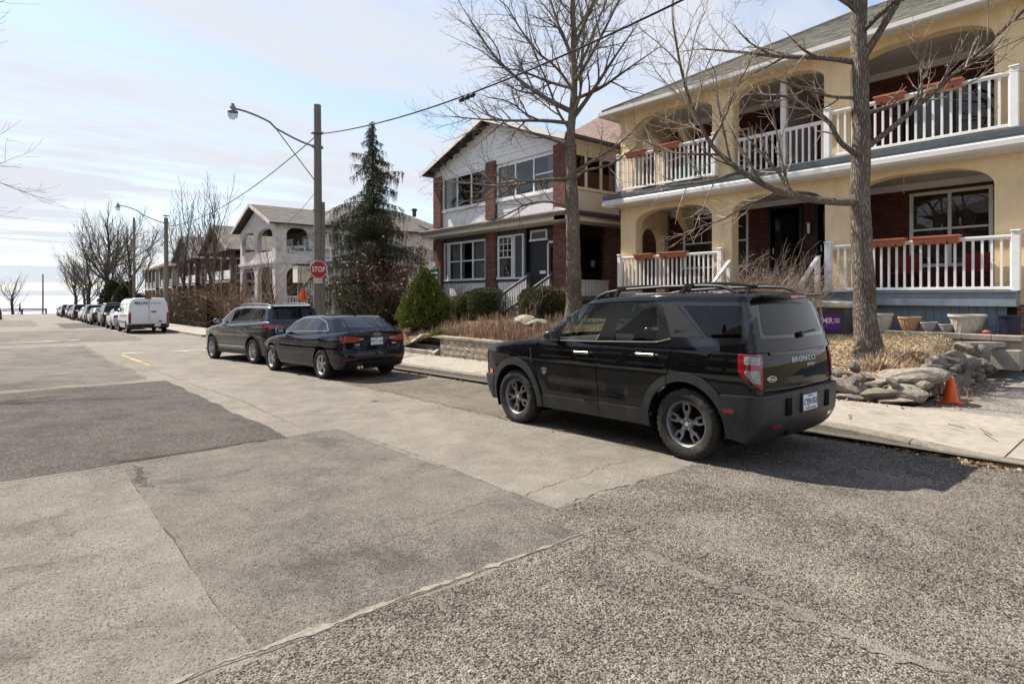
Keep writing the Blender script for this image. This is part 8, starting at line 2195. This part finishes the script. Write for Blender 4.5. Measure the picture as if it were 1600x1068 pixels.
for row in range(4):
    zc = top_z - .07 - hw_ / 2 - row * (hw_ + .004); y = 9.0 + (.145 if row % 2 else 0)
    while y < 14.52:
        o = bpy.data.objects.new('block', protos[random.randrange(6)]); COL.objects.link(o); o.parent = RW; o.location = (9.62 + .018 * (3 - row) * 0 + random.uniform(-.004, .004) - 9.62, y - 12, zc + .2); o.rotation_euler = (0, 0, random.uniform(-.01, .01)); y += .291
y = 9.0
while y < 14.5:
    bxo((9.47 + random.uniform(-.006, .006), 9.80, y, y + .44, top_z - .07, top_z + random.uniform(-.004, .004)), 'cap_stone', M_BLOCK, RW, bevel=.008); y += .447
for row in range(4):       # return at the far end
    zc = top_z - .07 - hw_ / 2 - row * (hw_ + .004)
    for k in range(3 - (row < 1)):
        o = bpy.data.objects.new('block', protos[random.randrange(6)]); COL.objects.link(o); o.parent = RW; o.location = (9.76 + k * .29 - 9.62, 14.60 - 12, zc + .2); o.rotation_euler = (0, 0, R(-90))
bxo((9.74, 9.95, 9.0, 14.5, -.3, top_z - .08), 'wall_core', M_SOIL, RW)

ROCKC = [('grey', (.255, .23, .19)), ('pinkish', (.27, .22, .185)), ('mossy', (.20, .185, .145)), ('bluish', (.175, .168, .155)), ('tan', (.30, .26, .20))]
M_ROCKS = [mat('rock_' + n, c, .9, var=.45, scale=9, bump=1.0, bscale=30, dirt=tuple(x * .45 for x in c), dscale=5, damt=.6, spec=.2) for n, c in ROCKC]
def rock_mesh(seed, m, cuts=3):
    r_ = random.Random(seed); bm = bmesh.new(); bmesh.ops.create_icosphere(bm, subdivisions=3, radius=.5); pl = []
    for _ in range(12):
        d = Vector((r_.gauss(0, 1), r_.gauss(0, 1), r_.gauss(0, 1))).normalized(); pl.append((d, r_.uniform(.22, .40)))
    for v in bm.verts:
        for d, h in pl:
            k = v.co.dot(d)
            if k > h: v.co -= d * (k - h) * .9
        v.co *= 1 + .06 * pnoise(v.co * 3 + Vector((seed, 0, 0))) + .045 * pnoise(v.co * 8 + Vector((0, seed, 0)))
    me = bpy.data.meshes.new('stone'); bm.to_mesh(me); bm.free(); me.materials.append(m); return me
SB = thing('rock_border', (9.9, 3.4, .1), 'border of piled grey field stones around the wood chip bed', 'rock border')
def stone(x, y, z, sx, sy, sz, rot=(0, 0, 0), mi=0, parent=SB, seed=None):
    seed = seed if seed is not None else random.randrange(10000); og = origin_of(parent)
    o = bpy.data.objects.new('stone', rock_mesh(seed, M_ROCKS[mi])); COL.objects.link(o); o.parent = parent; o.location = (x - og.x, y - og.y, z - og.z); o.scale = (sx * 1.2, sy * 1.15, sz * 1.25); o.rotation_euler = rot; return o
random.seed(19)
for (x, y, z, sx, sy, sz, a, mi) in [(9.66, 3.62, .28, .34, .44, .25, .1, 1), (9.66, 3.24, .215, .30, .46, .13, .15, 2), (9.74, 2.86, .26, .34, .62, .24, -.35, 0), (9.62, 3.05, .13, .26, .62, .12, .0, 1), (9.62, 3.62, .12, .25, .70, .12, .0, 1), (9.68, 3.95, .27, .28, .34, .22, .2, 0),
        (9.84, 3.84, .40, .26, .38, .18, .1, 0), (9.84, 3.50, .37, .26, .38, .15, -.2, 3), (9.82, 3.27, .34, .30, .38, .17, .1, 4), (9.86, 2.80, .38, .30, .42, .17, .1, 4), (10.05, 2.94, .46, .52, .86, .25, -.12, 0), (10.3, 2.72, .45, .30, .30, .2, .3, 0), (9.62, 4.3, .2, .3, .5, .26, 0, 0), (9.62, 4.8, .2, .3, .5, .26, 0, 2), (9.64, 5.35, .2, .3, .55, .26, 0, 0), (9.64, 5.9, .2, .3, .5, .24, 0, 1), (9.66, 6.5, .2, .3, .6, .26, 0, 0), (9.66, 7.1, .2, .3, .55, .24, 0, 4), (9.66, 7.7, .2, .3, .5, .26, 0, 0), (9.66, 8.3, .2, .3, .55, .26, 0, 2), (9.66, 8.8, .22, .3, .45, .28, 0, 0), (9.9, 4.25, .42, .28, .42, .2, 0, 0), (9.9, 4.8, .44, .28, .5, .2, .1, 2), (10.1, 3.72, .50, .22, .22, .17, 0, 3)]:
    stone(x, y, z, sx, sy, sz, (random.uniform(-.12, .12), a * .4, a), mi)
for (x, z, sx, sz, mi) in [(10.46, .50, .42, .26, 0), (10.99, .54, .30, .26, 1), (11.17, .38, .5, .24, 4), (12.03, .30, .62, .50, 2), (12.54, .52, .6, .30, 0), (13.19, .62, .58, .26, 0), (13.85, .46, .55, .34, 4), (13.5, .34, .5, .25, 0), (10.78, .30, .36, .28, 2), (12.75, .27, .5, .26, 0), (12.68, .72, .4, .18, 1), (11.62, .54, .55, .24, 3), (11.45, .24, .5, .24, 0), (11.9, .62, .4, .18, 0), (13.0, .40, .45, .24, 0), (14.2, .40, .5, .34, 2), (10.95, .19, .34, .18, 0), (12.35, .22, .42, .2, 1), (14.0, .24, .45, .22, 0), (11.3, .62, .36, .16, 0)]:
    stone(x, 2.84 + .10 * (z - .35) + random.uniform(-.03, .03), z, sx * .8, .36, sz, (random.uniform(-.2, .2), random.uniform(-.15, .15), random.uniform(-.3, .3)), mi)
for k in range(46):      # small stones wedged between the big ones
    t = k / 46
    if k < 22: stone(9.58 + random.uniform(0, .28), 2.8 + 1.9 * random.random(), .14 + .30 * random.random(), random.uniform(.10, .2), random.uniform(.12, .24), random.uniform(.07, .13), (random.random(), random.random(), random.random() * 3), random.randrange(5))
    else: stone(10.2 + 3.6 * random.random(), 2.68 + random.uniform(0, .12), .16 + .38 * random.random(), random.uniform(.12, .24), random.uniform(.1, .2), random.uniform(.08, .15), (random.random(), random.random(), random.random() * 3), random.randrange(5))
for i, (x, y, s_, lb) in enumerate([(11.6, 13.3, (.65, .85, .40), 'large pale boulder before the rounded hedge'), (11.45, 12.55, (.50, .75, .34), 'flat topped boulder beside the large pale one')]):
    t = thing('boulder', (x, y, bed_h(x, y)), lb, 'boulder', 'boulders before the hedge'); stone(x, y, bed_h(x, y) + .18, *s_, (0, .05, .2 * i), 4 if i == 0 else 0, t, 50 + i)
# short ramp of slabs with sloping concrete cheeks beyond the retaining wall
ST = thing('garden_steps', (9.8, 15.6, -.15), 'concrete garden steps with sloping cheeks beyond the retaining wall', 'steps')
for yy in (14.80, 16.72):
    mb = MB(); z0_ = zgf(yy) + .13; mb.prism([(9.47, z0_ - .1), (9.47, z0_ + .08), (10.25, z0_ + .52), (11.0, z0_ + .55), (11.0, z0_ - .1)], 'y', yy, yy + .16); build(mb, 'cheek', M_CONC, ST, bevel=.012)
for i in range(3):
    mb = MB(); z0_ = zgf(15.8) + .13; mb.box(9.52 + .36 * i, 9.92 + .36 * i, 14.98, 16.70, z0_ - .1, z0_ + .13 * (i + 1)); build(mb, 'step', M_CONC, ST, bevel=.012)
for i, (x, y, sx, sy) in enumerate([(9.8, 15.35, .5, .55), (10.2, 16.2, .4, .5), (9.75, 17.3, .35, .55), (9.8, 18.0, .35, .6), (9.8, 18.8, .35, .6), (9.8, 19.6, .35, .6)]):
    t = thing('flat_rock', (x, y, zgf(y) + .13), ['flat pale rock beside the garden steps, nearest the block wall', 'flat pale rock on the garden steps', 'border rock below the cone shaped conifer, first', 'border rock below the cone shaped conifer, second', 'border rock beyond the conifer, third', 'border rock beyond the conifer, last'][i], 'rock', 'flat rocks along the sidewalk edge')
    stone(x, y, zgf(y) + .22, sx, sy, .26, (.05, .1, i), 4 if i < 2 else 0, t, 90 + i)
# pale edging along the ochre house
ED = thing('stone_edging', (14.0, 3.4, .7), 'pale stone edging under the row of garden pots', 'edging')
for i in range(6):
    y = 2.32 + i * .445; bxo((13.80 + random.uniform(-.01, .01), 14.12, y, y + .437, .80, .90), 'edging_stone', M_CONC, ED, bevel=.01)
    bxo((13.84, 14.10, y, y + .437, .5, .797), 'base_stone', M_BLOCK, ED, bevel=.01)
bxo((14.1, 14.89, 2.32, 5.9, .5, .885), 'gravel_bed', M_SOIL, ED)
bro(((12.95, 2.95, .76), (13.75, 2.62, .74), .20, .09), 'edging_stone', M_CONC, ED, bevel=.01)
bxo((13.55, 13.80, 2.30, 2.85, .30, .66), 'edging_stone', M_CONC, ED, bevel=.015)

# ---- garden pots, bin, cone
def pot(x, y, z, r, h, m, label, prof=None, name='garden_pot'):
    t = thing(name, (x, y, z), label, 'pot'); p = prof or [(.55, 0), (.72, .25), (.88, .65), (.92, .86), (1.0, .87), (1.0, 1.0), (.93, 1.0), (.90, .88)]
    mb = MB(); mb.lathe([(0, 0)] + [(a * r, b * h) for a, b in p], c=(x, y, z), n=28); build(mb, 'body', m, t, auto=45); mb = MB(); mb.lathe([(0, .86 * h), (.91 * r, .86 * h)], c=(x, y, z), n=24); build(mb, 'soil', M_SOIL, t); return t
M_POTW = mat('pale_concrete_pot', (.52, .49, .43), .85, var=.12, scale=10, bump=.5, bscale=35); M_POTT = mat('tan_clay_pot', (.46, .28, .16), .8, var=.12, scale=8); M_POTG = mat('grey_pot', (.34, .33, .32), .8, var=.1, scale=8); M_POTD = mat('dark_blue_pot', (.010, .012, .030), .35, var=.1)
bp_ = [(.60, 0), (.66, .15), (.80, .5), (.93, .86), (1.02, .88), (1.02, 1.0), (.94, 1.0), (.9, .88)]
pw = pot(14.42, 3.26, .885, .31, .37, M_POTW, 'wide pale pot with a lattice pattern under the blue-grey apron', bp_)
for s in (-1, 1):
    for k in range(16):
        a = 2 * math.pi * k / 16; mb = MB(); mb.tube([(14.42 + rr * math.cos(a + s * t * .55), 3.26 + rr * math.sin(a + s * t * .55), .90 + .30 * t) for t, rr in [(q / 6, .31 * (.62 + .30 * q / 6) + .003) for q in range(7)]], .006, 4); build(mb, 'lattice_rib', M_POTW, pw)
tp = pot(14.42, 4.24, .885, .215, .30, M_POTT, 'tan ribbed clay pot beside the pale pots')
for k in range(20):
    a = 2 * math.pi * k / 20; mb = MB(); mb.tube([(14.42 + .215 * c * math.cos(a), 4.24 + .215 * c * math.sin(a), .885 + .30 * z) for c, z in ((.60, .05), (.73, .25), (.885, .64), (.92, .82))], .007, 4); build(mb, 'rib', M_POTT, tp)
pot(14.40, 3.90, .885, .165, .20, M_POTG, 'small grey pot right of the tan pot'); pot(14.40, 3.58, .885, .15, .17, M_POTG, 'smallest light grey pot next to the wide pale pot'); pot(14.42, 4.74, .885, .20, .36, M_POTW, 'tall pale pot half hidden by the tree trunk'); pot(14.42, 2.60, .885, .20, .37, M_POTD, 'dark blue bucket pot at the right end of the row', [(.8, 0), (.84, .3), (.9, .9), (1.0, .91), (1.0, 1), (.94, 1.0), (.9, .9)])
mb = MB(); mb.lathe([(0, 0), (.07, 0), (.09, .05), (.06, .09), (0, .095)], c=(14.25, 2.93, .885), n=14); tag(build(mb, 'clay_dish', M_TERRA, None), 'small red clay dish lying beside the dark bucket', 'dish')
BN = thing('storage_bin', (13.6, 5.42, .74), 'grey lidded bin with a purple printed label beside the tree', 'bin'); bx0, by0, bz0 = 13.6, 5.42, .80
M_BING = mat('dark_grey_bin', (.055, .058, .06), .55, var=.15, scale=6); M_BINL = mat('beige_lid', (.47, .44, .37), .6, var=.1, scale=5, dirt=(.3, .27, .2), dscale=4); M_PURP = mat('purple_label', (.14, .025, .26), .5, var=.1, scale=6)
mb = MB(); v = [(bx0 - .24, by0 - .30, bz0), (bx0 + .24, by0 - .30, bz0), (bx0 + .24, by0 + .30, bz0), (bx0 - .24, by0 + .30, bz0), (bx0 - .30, by0 - .37, bz0 + .56), (bx0 + .30, by0 - .37, bz0 + .56), (bx0 + .30, by0 + .37, bz0 + .56), (bx0 - .30, by0 + .37, bz0 + .56)]
mb.add(v, [(0, 1, 5, 4), (1, 2, 6, 5), (2, 3, 7, 6), (3, 0, 4, 7), (3, 2, 1, 0), (4, 5, 6, 7)]); build(mb, 'body', M_BING, BN, bevel=.02)
pro(([(by0 - .42, bz0 + .565), (by0 + .42, bz0 + .565), (by0 + .44, bz0 + .64), (by0 + .36, bz0 + .72), (by0 - .34, bz0 + .70), (by0 - .44, bz0 + .66)], 'x', bx0 - .35, bx0 + .35), 'lid', M_BINL, BN, bevel=.03)
mb = MB(); tl = -math.atan2(.06, .56); mb.box(-.004, .004, -.25, .25, -.16, .16); lb_ = build(mb, 'label_panel', M_PURP, BN, local=True); lb_.location = (-.275, 0, .06 + .27); lb_.rotation_euler = (0, tl, 0)
text_obj('label_print', 'MR', .17, M_WHITEW, lb_, (-.006, .02, .02), (R(90), 0, R(-90)), .001, 1.0, .004)
for k in range(3): bxo((-.0065, -.0045, -.23, -.12, -.01 + .035 * k, .005 + .035 * k), 'label_line', M_WHITEW, lb_, local=True)
mb = MB(); mb.lathe([(0, 0), (.035, 0)], n=14, axis='x'); q = build(mb, 'label_dot', mat('lime_print', (.45, .55, .10), .5, var=0), lb_, local=True); q.location = (-.006, .19, -.08)
mb = MB(); mb.lathe([(0, 0), (.03, 0)], n=14, axis='x'); q = build(mb, 'label_dot', M_WHITEW, lb_, local=True); q.location = (-.006, .15, .05)
JG = thing('water_jug', (13.95, 4.98, .80), 'blue water jug between the bin and the tree trunk', 'jug'); mb = MB(); mb.lathe([(0, 0), (.12, 0), (.13, .1), (.13, .24), (.07, .32), (.035, .34), (.035, .40), (0, .40)], c=(13.95, 4.98, .80), n=18); build(mb, 'body', mat('blue_plastic', (.03, .10, .24), .3, var=.1), JG, auto=50)
CN = thing('traffic_cone', (10.22, 2.50, .13), 'small bright orange traffic cone at the corner of the rock border', 'traffic cone'); M_ORNG = mat('orange_plastic', (.80, .095, .008), .45, var=.06, scale=8)
cz = zgf(2.5) + .150; mb = MB(); mb.lathe([(.105, .02), (.092, .05), (.034, .36), (.030, .365), (.024, .36)], c=(10.22, 2.50, cz), n=28); build(mb, 'cone', M_ORNG, CN, auto=50); bxo((10.08, 10.36, 2.36, 2.64, cz, cz + .022), 'base', M_ORNG, CN, bevel=.008)
for i, (x, y, a, L_) in enumerate([(8.1, 1.62, .5, .34), (8.3, 1.9, 1.1, .2), (8.0, 3.0, .3, .25)]):
    mb = MB(); z = zgf(y) + .155; mb.tube([(x, y, z), (x + math.cos(a) * L_ * .5, y + math.sin(a) * L_ * .5 + .02, z + .006), (x + math.cos(a) * L_, y + math.sin(a) * L_, z)], .006, 5); tag(build(mb, 'fallen_twig', M_TWIG, None), ['fallen twig on the near sidewalk slab by the driveway', 'short twig on the sidewalk beyond the longer one', 'thin twig on the sidewalk behind the black car'][i], 'twig', 'twigs on the sidewalk')
BQ = thing('covered_barbecue', (13.6, 18.5, bed_h(13.6, 18.5)), 'black covered barbecue between the conifer and the clipped hedge', 'barbecue'); z = bed_h(13.6, 18.5)
pro(([(18.12, z), (18.92, z), (18.88, z + .72), (18.74, z + .98), (18.42, z + 1.04), (18.2, z + .85)], 'x', 13.3, 13.9), 'cover', mat('black_fabric_cover', (.012, .012, .014), .7, var=.3, scale=6, bump=.6, bscale=9), BQ, bevel=.05, auto=60)
GS = thing('garden_sign', (13.4, 20.85, .3), 'green and white sign on a post beside the brick pier', 'sign'); bxo((13.38, 13.42, 20.83, 20.87, .2, 2.95), 'post', M_WHITEW, GS)
q = bxo((13.34, 13.36, 20.55, 21.15, 2.10, 2.72), 'board', mat('sign_green', (.01, .16, .09), .5, var=0), GS)
mb = MB(); mb.lathe([(0, 0), (.11, 0), (.11, .02), (0, .02)], c=(13.335, 20.85, 2.92), n=18, axis='x'); build(mb, 'roundel', M_WHITEW, GS)
for zz in (2.56, 2.36): bxo((13.334, 13.339, 20.6, 21.1, zz - .03, zz + .03), 'printed_band', M_WHITEW, q)

# ================================================================== POLES, LAMPS, SIGNS, WIRES
M_POLE = mat('weathered_pole_wood', (.20, .175, .145), .9, var=.25, scale=7, bump=.7, bscale=26, stretch=(5, 5, .35), dirt=(.10, .085, .07), dscale=2, damt=.5); M_STEEL = mat('galvanised_steel', (.19, .20, .21), .5, metal=.6, var=.15, scale=8); M_WIRE = mat('black_cable', (.025, .025, .027), .7, var=0)
M_LAMPG = glass('lamp_glass', (.62, .66, .66), 1.7, .08)
def utility_pole(x, y, h, label, lamp=None, r=.165, group='wooden utility poles along the right sidewalk', brace=True, name='utility_pole'):
    g = zgf(y) + .1; T = thing(name, (x, y, g), label, 'pole', group); mb = MB(); mb.tube([(x, y, g - .2), (x + .02, y, g + h * .5), (x, y, g + h)], [r, r * .9, r * .76], 14); build(mb, 'pole', M_POLE, T, auto=60)
    if lamp:
        lx, lz, az = lamp; mb = MB(); pts = []
        for i in range(15):
            t = i / 14; px = x - .1 + (lx - x + .1) * t; s = ss(0, 1, t); pts.append((px, y - .02, az + (lz - az) * (t * .35 + .65 * float(s)) + (.10 * math.sin(math.pi * t) if t > .5 else -.0)))
        mb.tube(pts, [.034] * 15, 8); arm = build(mb, 'lamp_arm', M_STEEL, T, auto=60)
        if brace: mb = MB(); mb.tube([pts[7], (x - .08, y - .02, az - 1.25)], .018, 6); build(mb, 'brace', M_STEEL, arm)
        mb = MB(); mb.lathe([(0, .17), (.05, .17), (.055, .10), (.09, .08), (.10, -.04), (.16, -.08), (.165, -.11)], c=(lx, y - .02, lz - .02), n=18); hd = build(mb, 'lamp_head', M_STEEL, T, auto=50)
        mb = MB(); mb.lathe([(.155, -.11), (.165, -.17), (.15, -.26), (.10, -.33), (.0, -.36)], c=(lx, y - .02, lz - .02), n=18); build(mb, 'lamp_globe', M_LAMPG, hd, smooth=True)
        mb = MB(); mb.box(x - .20, x + .20, y - .05, y + .05, az - .04, az + .05); mb.box(x - .17, x + .17, y - .19, y + .19, az + .48, az + .53); build(mb, 'clamp', M_STEEL, T)
    return T
p1 = utility_pole(8.5, 21.05, 8.75, 'tall wooden utility pole with a curved lamp arm, carrying the stop sign', (5.63, 7.80, 6.98))
mb = MB(); mb.tube([(8.66, 20.98, -.2), (8.66, 20.98, 5.0)], [.09, .085], 10); build(mb, 'splice_timber', M_POLE, p1, auto=60)
for z in (1.0, 3.9, 4.7): mb = MB(); mb.lathe([(.175, z - .02), (.18, z), (.175, z + .02)], c=(8.5, 21.05, 0), n=16); build(mb, 'band', M_STEEL, p1)
utility_pole(8.5, 48.4, 7.7, 'wooden utility pole with a lamp arm behind the white van', (5.62, 7.78, 6.8))
utility_pole(8.4, 62.0, 9.2, 'thin tall pole among the far trees', None, .12); utility_pole(8.5, -4.0, 8.6, 'wooden utility pole behind the camera on the right', None); utility_pole(4.3, 129.5, 6.7, 'thin dark pole at the lake end of the street', None, .13)
def cable(a, b, sag, r, label, n=40):
    a, b = np.array(a), np.array(b); pts = [a + (b - a) * t - np.array([0, 0, 4 * sag * t * (1 - t)]) for t in np.linspace(0, 1, n)]; mb = MB(); mb.tube(pts, r, 5); tag(build(mb, 'overhead_cable', M_WIRE, None, auto=60), label, 'cable', 'overhead cables along the street')
cable((8.5, 20.88, 7.42), (8.5, -4.0, 7.55), 1.05, .021, 'thick overhead cable passing in front of the trees and houses'); cable((8.5, 21.2, 7.40), (8.5, 48.3, 6.55), .75, .020, 'overhead cable sloping down from the near pole to the far one')
cable((8.5, 48.5, 6.5), (8.4, 62.0, 6.3), .3, .016, 'overhead cable between the far poles'); cable((8.45, 48.4, 5.9), (14.2, 58.0, 5.2), .25, .012, 'thin service cable to the dark porch house'); cable((8.6, 21.05, 5.6), (14.0, 43.0, 6.2), .4, .010, 'thin service cable to the corner house')
mb = MB()
for k in range(3): mb.lathe([(0, -.09), (.05, -.07), (.06, 0), (.05, .07), (0, .09)], c=(8.5, 12.05 - .22 * k, 6.43), n=8, axis='y')
o = build(mb, 'cable_splice', M_WIRE, None, auto=60); tag(o, 'small black splice cases clipped on the overhead cable', 'splice case')
# stop sign and street name
SS = thing('stop_sign', (8.46, 20.86, 2.0), 'red octagonal STOP sign fixed to the near utility pole', 'stop sign'); M_SIGNR = mat('sign_red', (.40, .012, .014), .45, var=.06, scale=6); M_SIGNW = mat('sign_white', (.72, .71, .69), .5, var=.05, scale=6); M_SIGNK = mat('sign_black', (.015, .015, .016), .5, var=0)
octo = lambda r: [(8.46 + r * math.cos(R(22.5 + 45 * k)), 2.56 + r * math.sin(R(22.5 + 45 * k))) for k in range(8)]
pro((octo(.335), 'y', 20.855, 20.862), 'border', M_SIGNW, SS); pro((octo(.312), 'y', 20.850, 20.8545), 'face', M_SIGNR, SS)
text_obj('lettering', 'STOP', .235, M_SIGNW, SS, (0, -.0135, .56), (R(90), 0, 0), .001, 1.0, .006, (.86, 1.12, 1))
bxo((8.31, 8.61, 20.855, 20.862, 2.08, 2.22), 'tab', M_SIGNW, SS); text_obj('lettering', 'ALL-WAY', .075, M_SIGNR, SS, (0, -.008, .15), (R(90), 0, 0), .001, 1.0, .002)
bro(((8.46, 20.87, 2.56), (8.49, 20.95, 2.56), .05, .5), 'bracket', M_STEEL, SS)
VS = thing('street_name_sign', (7.85, 20.9, 3.0), 'pale grey street name sign reading Violet Av. left of the pole', 'street sign'); M_SIGNG = mat('sign_grey_white', (.50, .51, .52), .5, var=.06, scale=5)
pv = [(7.42, 3.03), (7.42, 3.37), (7.72, 3.37), (7.76, 3.40), (8.0, 3.40), (8.04, 3.37), (8.33, 3.37), (8.33, 3.13), (8.06, 3.13), (8.02, 3.03), (7.76, 3.03), (7.72, 3.13), (7.44, 3.13)]
pv = [(7.42, 3.13), (7.42, 3.37), (7.74, 3.37), (7.77, 3.395), (7.98, 3.395), (8.01, 3.37), (8.33, 3.37), (8.33, 3.13), (8.04, 3.13), (7.99, 3.05), (7.76, 3.05), (7.71, 3.13)]
pro((pv, 'y', 20.885, 20.90), 'plate', M_SIGNG, VS)
text_obj('lettering', 'Violet Av.', .21, M_SIGNK, VS, (.02, -.0165, .255), (R(90), 0, 0), .001, 1.02, .006, (.92, 1, 1))
for s, (p_, q_) in enumerate((((7.42, 3.13), (7.42, 3.37)), ((7.42, 3.365), (8.33, 3.365)), ((8.33, 3.13), (8.33, 3.37)))):
    mb = MB(); mb.bar((p_[0], 20.882, p_[1]), (q_[0], 20.882, q_[1]), .008, .014, up=(0, 1, 0)); build(mb, 'border_line', M_SIGNK, VS)
bro(((8.30, 20.91, 3.25), (8.47, 20.95, 3.25), .04, .05), 'bracket', M_STEEL, VS)
NP = thing('parking_sign', (8.82, 20.95, 2.8), 'small no parking sign on the right of the near pole', 'sign'); bxo((8.68, 8.98, 20.935, 20.94, 2.88, 3.38), 'plate', M_SIGNW, NP)
mb = MB(); mb.tube([(8.83 + .095 * math.cos(2 * math.pi * k / 20), 20.932, 3.22 + .095 * math.sin(2 * math.pi * k / 20)) for k in range(21)], .013, 5); mb.bar((8.77, 20.932, 3.28), (8.89, 20.932, 3.16), .008, .022, up=(0, 1, 0)); build(mb, 'red_ring', M_SIGNR, NP); text_obj('lettering', 'P', .13, M_SIGNK, NP, (.01, -.016, .42), (R(90), 0, 0), .001, 1, .003)
for z, w_ in ((3.05, .10), (3.00, .08), (2.95, .11)): bxo((8.83 - w_, 8.83 + w_, 20.932, 20.9345, z - .012, z + .012), 'printed_line', mat('sign_blue', (.05, .16, .40), .5, var=0), NP)
bxo((8.66, 8.70, 20.94, 20.97, 2.95, 3.3), 'bracket', M_STEEL, NP)
# cream cabinet on braced timber legs behind the pole
CB = thing('utility_cabinet', (10.5, 27.2, zgf(27)), 'cream utility cabinet on brown timber legs behind the stop sign', 'cabinet'); M_CABC = mat('cream_cabinet_paint', (.70, .66, .55), .5, var=.05, scale=4)
bxo((9.98, 11.0, 27.0, 27.6, 2.22, 3.0), 'box', M_CABC, CB, bevel=.01); bxo((9.94, 11.04, 26.96, 27.64, 3.0, 3.06), 'lid', M_CHARC, CB); bxo((10.12, 10.14, 26.99, 26.999, 2.26, 2.96), 'door_seam', M_CHARC, CB); bxo((10.72, 10.86, 26.985, 26.999, 2.72, 2.82), 'latch', M_CHARC, CB); bxo((10.45, 10.6, 26.985, 26.999, 2.74, 2.84), 'warning_label', M_ORNG, CB)
for x in (10.15, 10.85): bxo((x - .06, x + .06, 27.2, 27.32, zgf(27) - .1, 2.22), 'leg', M_WOODG, CB)
bro(((10.15, 27.25, 1.55), (10.5, 27.25, 2.22), .07, .07), 'brace', M_WOODG, CB)
OC = thing('orange_bundle', (10.25, 27.0, 1.3), 'bright orange cloth bundle hanging below the cream cabinet', 'bundle'); mb = MB(); mb.lathe([(.0, .62), (.07, .60), (.13, .42), (.17, .18), (.12, .03), (0, 0)], c=(10.22, 26.95, 1.36), n=14); build(mb, 'cloth', M_ORNG, OC, smooth=True); mb = MB(); mb.tube([(10.22, 26.95, 1.97), (10.2, 27.1, 2.23)], .015, 5); build(mb, 'cord', M_WIRE, OC)

# ================================================================== LAKE END: guard rail, walker
GR = thing('guard_rail', (0, 131, zgf(131)), 'timber guard rail closing the street at the lake', 'guard rail'); g = zgf(131)
for x in np.arange(-8, 5.5, 3.2): bxo((x - .12, x + .12, 131, 131.25, g - .1, g + .95), 'post', M_BARKD, GR)
for z in (.55, .80): bxo((-9, 4.9, 130.92, 131.0, g + z, g + z + .17), 'rail', M_BARKD, GR)
def person(x, y, z, label):
    T = thing('person', (x, y, z), label, 'person'); J = {'pel': (0, 0, .95), 'che': (0, 0, 1.32), 'nec': (0, 0, 1.50), 'hea': (.01, 0, 1.66), 'ls': (-.03, -.19, 1.42), 'le': (-.10, -.24, 1.15), 'lh': (.06, -.24, .93), 'rs': (-.03, .19, 1.42), 're': (.02, .25, 1.15), 'rh': (-.12, .24, .93), 'lk': (.16, -.10, .52), 'la': (.05, -.10, .08), 'lt': (.20, -.10, .04), 'lhp': (0, -.10, .90), 'rhp': (0, .10, .90), 'rk': (-.05, .10, .50), 'ra': (-.32, .10, .14), 'rt': (-.20, .10, .04)}
    E_ = [('pel', 'che', .15, .17), ('che', 'nec', .17, .06), ('nec', 'hea', .06, .10), ('che', 'ls', .12, .075), ('ls', 'le', .075, .055), ('le', 'lh', .055, .04), ('che', 'rs', .12, .075), ('rs', 're', .075, .055), ('re', 'rh', .055, .04), ('pel', 'lhp', .14, .11), ('lhp', 'lk', .11, .07), ('lk', 'la', .07, .05), ('la', 'lt', .05, .04), ('pel', 'rhp', .14, .11), ('rhp', 'rk', .11, .07), ('rk', 'ra', .07, .05), ('ra', 'rt', .05, .04)]
    names = list(J); rad = {n: .08 for n in names}
    for a, b, ra, rb in E_: rad[a] = ra; rad[b] = rb
    me = bpy.data.meshes.new('body'); me.from_pydata([J[n] for n in names], [(names.index(a), names.index(b)) for a, b, _, _ in E_], []); ob = bpy.data.objects.new('body', me); COL.objects.link(ob); ob.modifiers.new('skin', 'SKIN'); ob.modifiers.new('sub', 'SUBSURF').render_levels = 1; ob.modifiers['sub'].levels = 1
    for i, n in enumerate(names): me.skin_vertices[0].data[i].radius = (rad[n], rad[n])
    me.skin_vertices[0].data[0].use_root = True
    m2 = bpy.data.meshes.new_from_object(ob.evaluated_get(bpy.context.evaluated_depsgraph_get())); bpy.data.objects.remove(ob)
    m2.materials.append(mat('dark_coat', (.015, .016, .02), .8, var=.2, scale=8)); o = bpy.data.objects.new('body', m2); COL.objects.link(o); o.parent = T
    mb = MB(); mb.lathe([(0, .13), (.06, .12), (.105, .05), (.11, -.02), (.09, -.05)], c=(0, 0, 1.69), n=14); h = build(mb, 'hat', M_BLKPL, T, local=True, smooth=True); return T
person(1.25, 126.0, zgf(126), 'distant person in dark clothes walking near the guard rail')
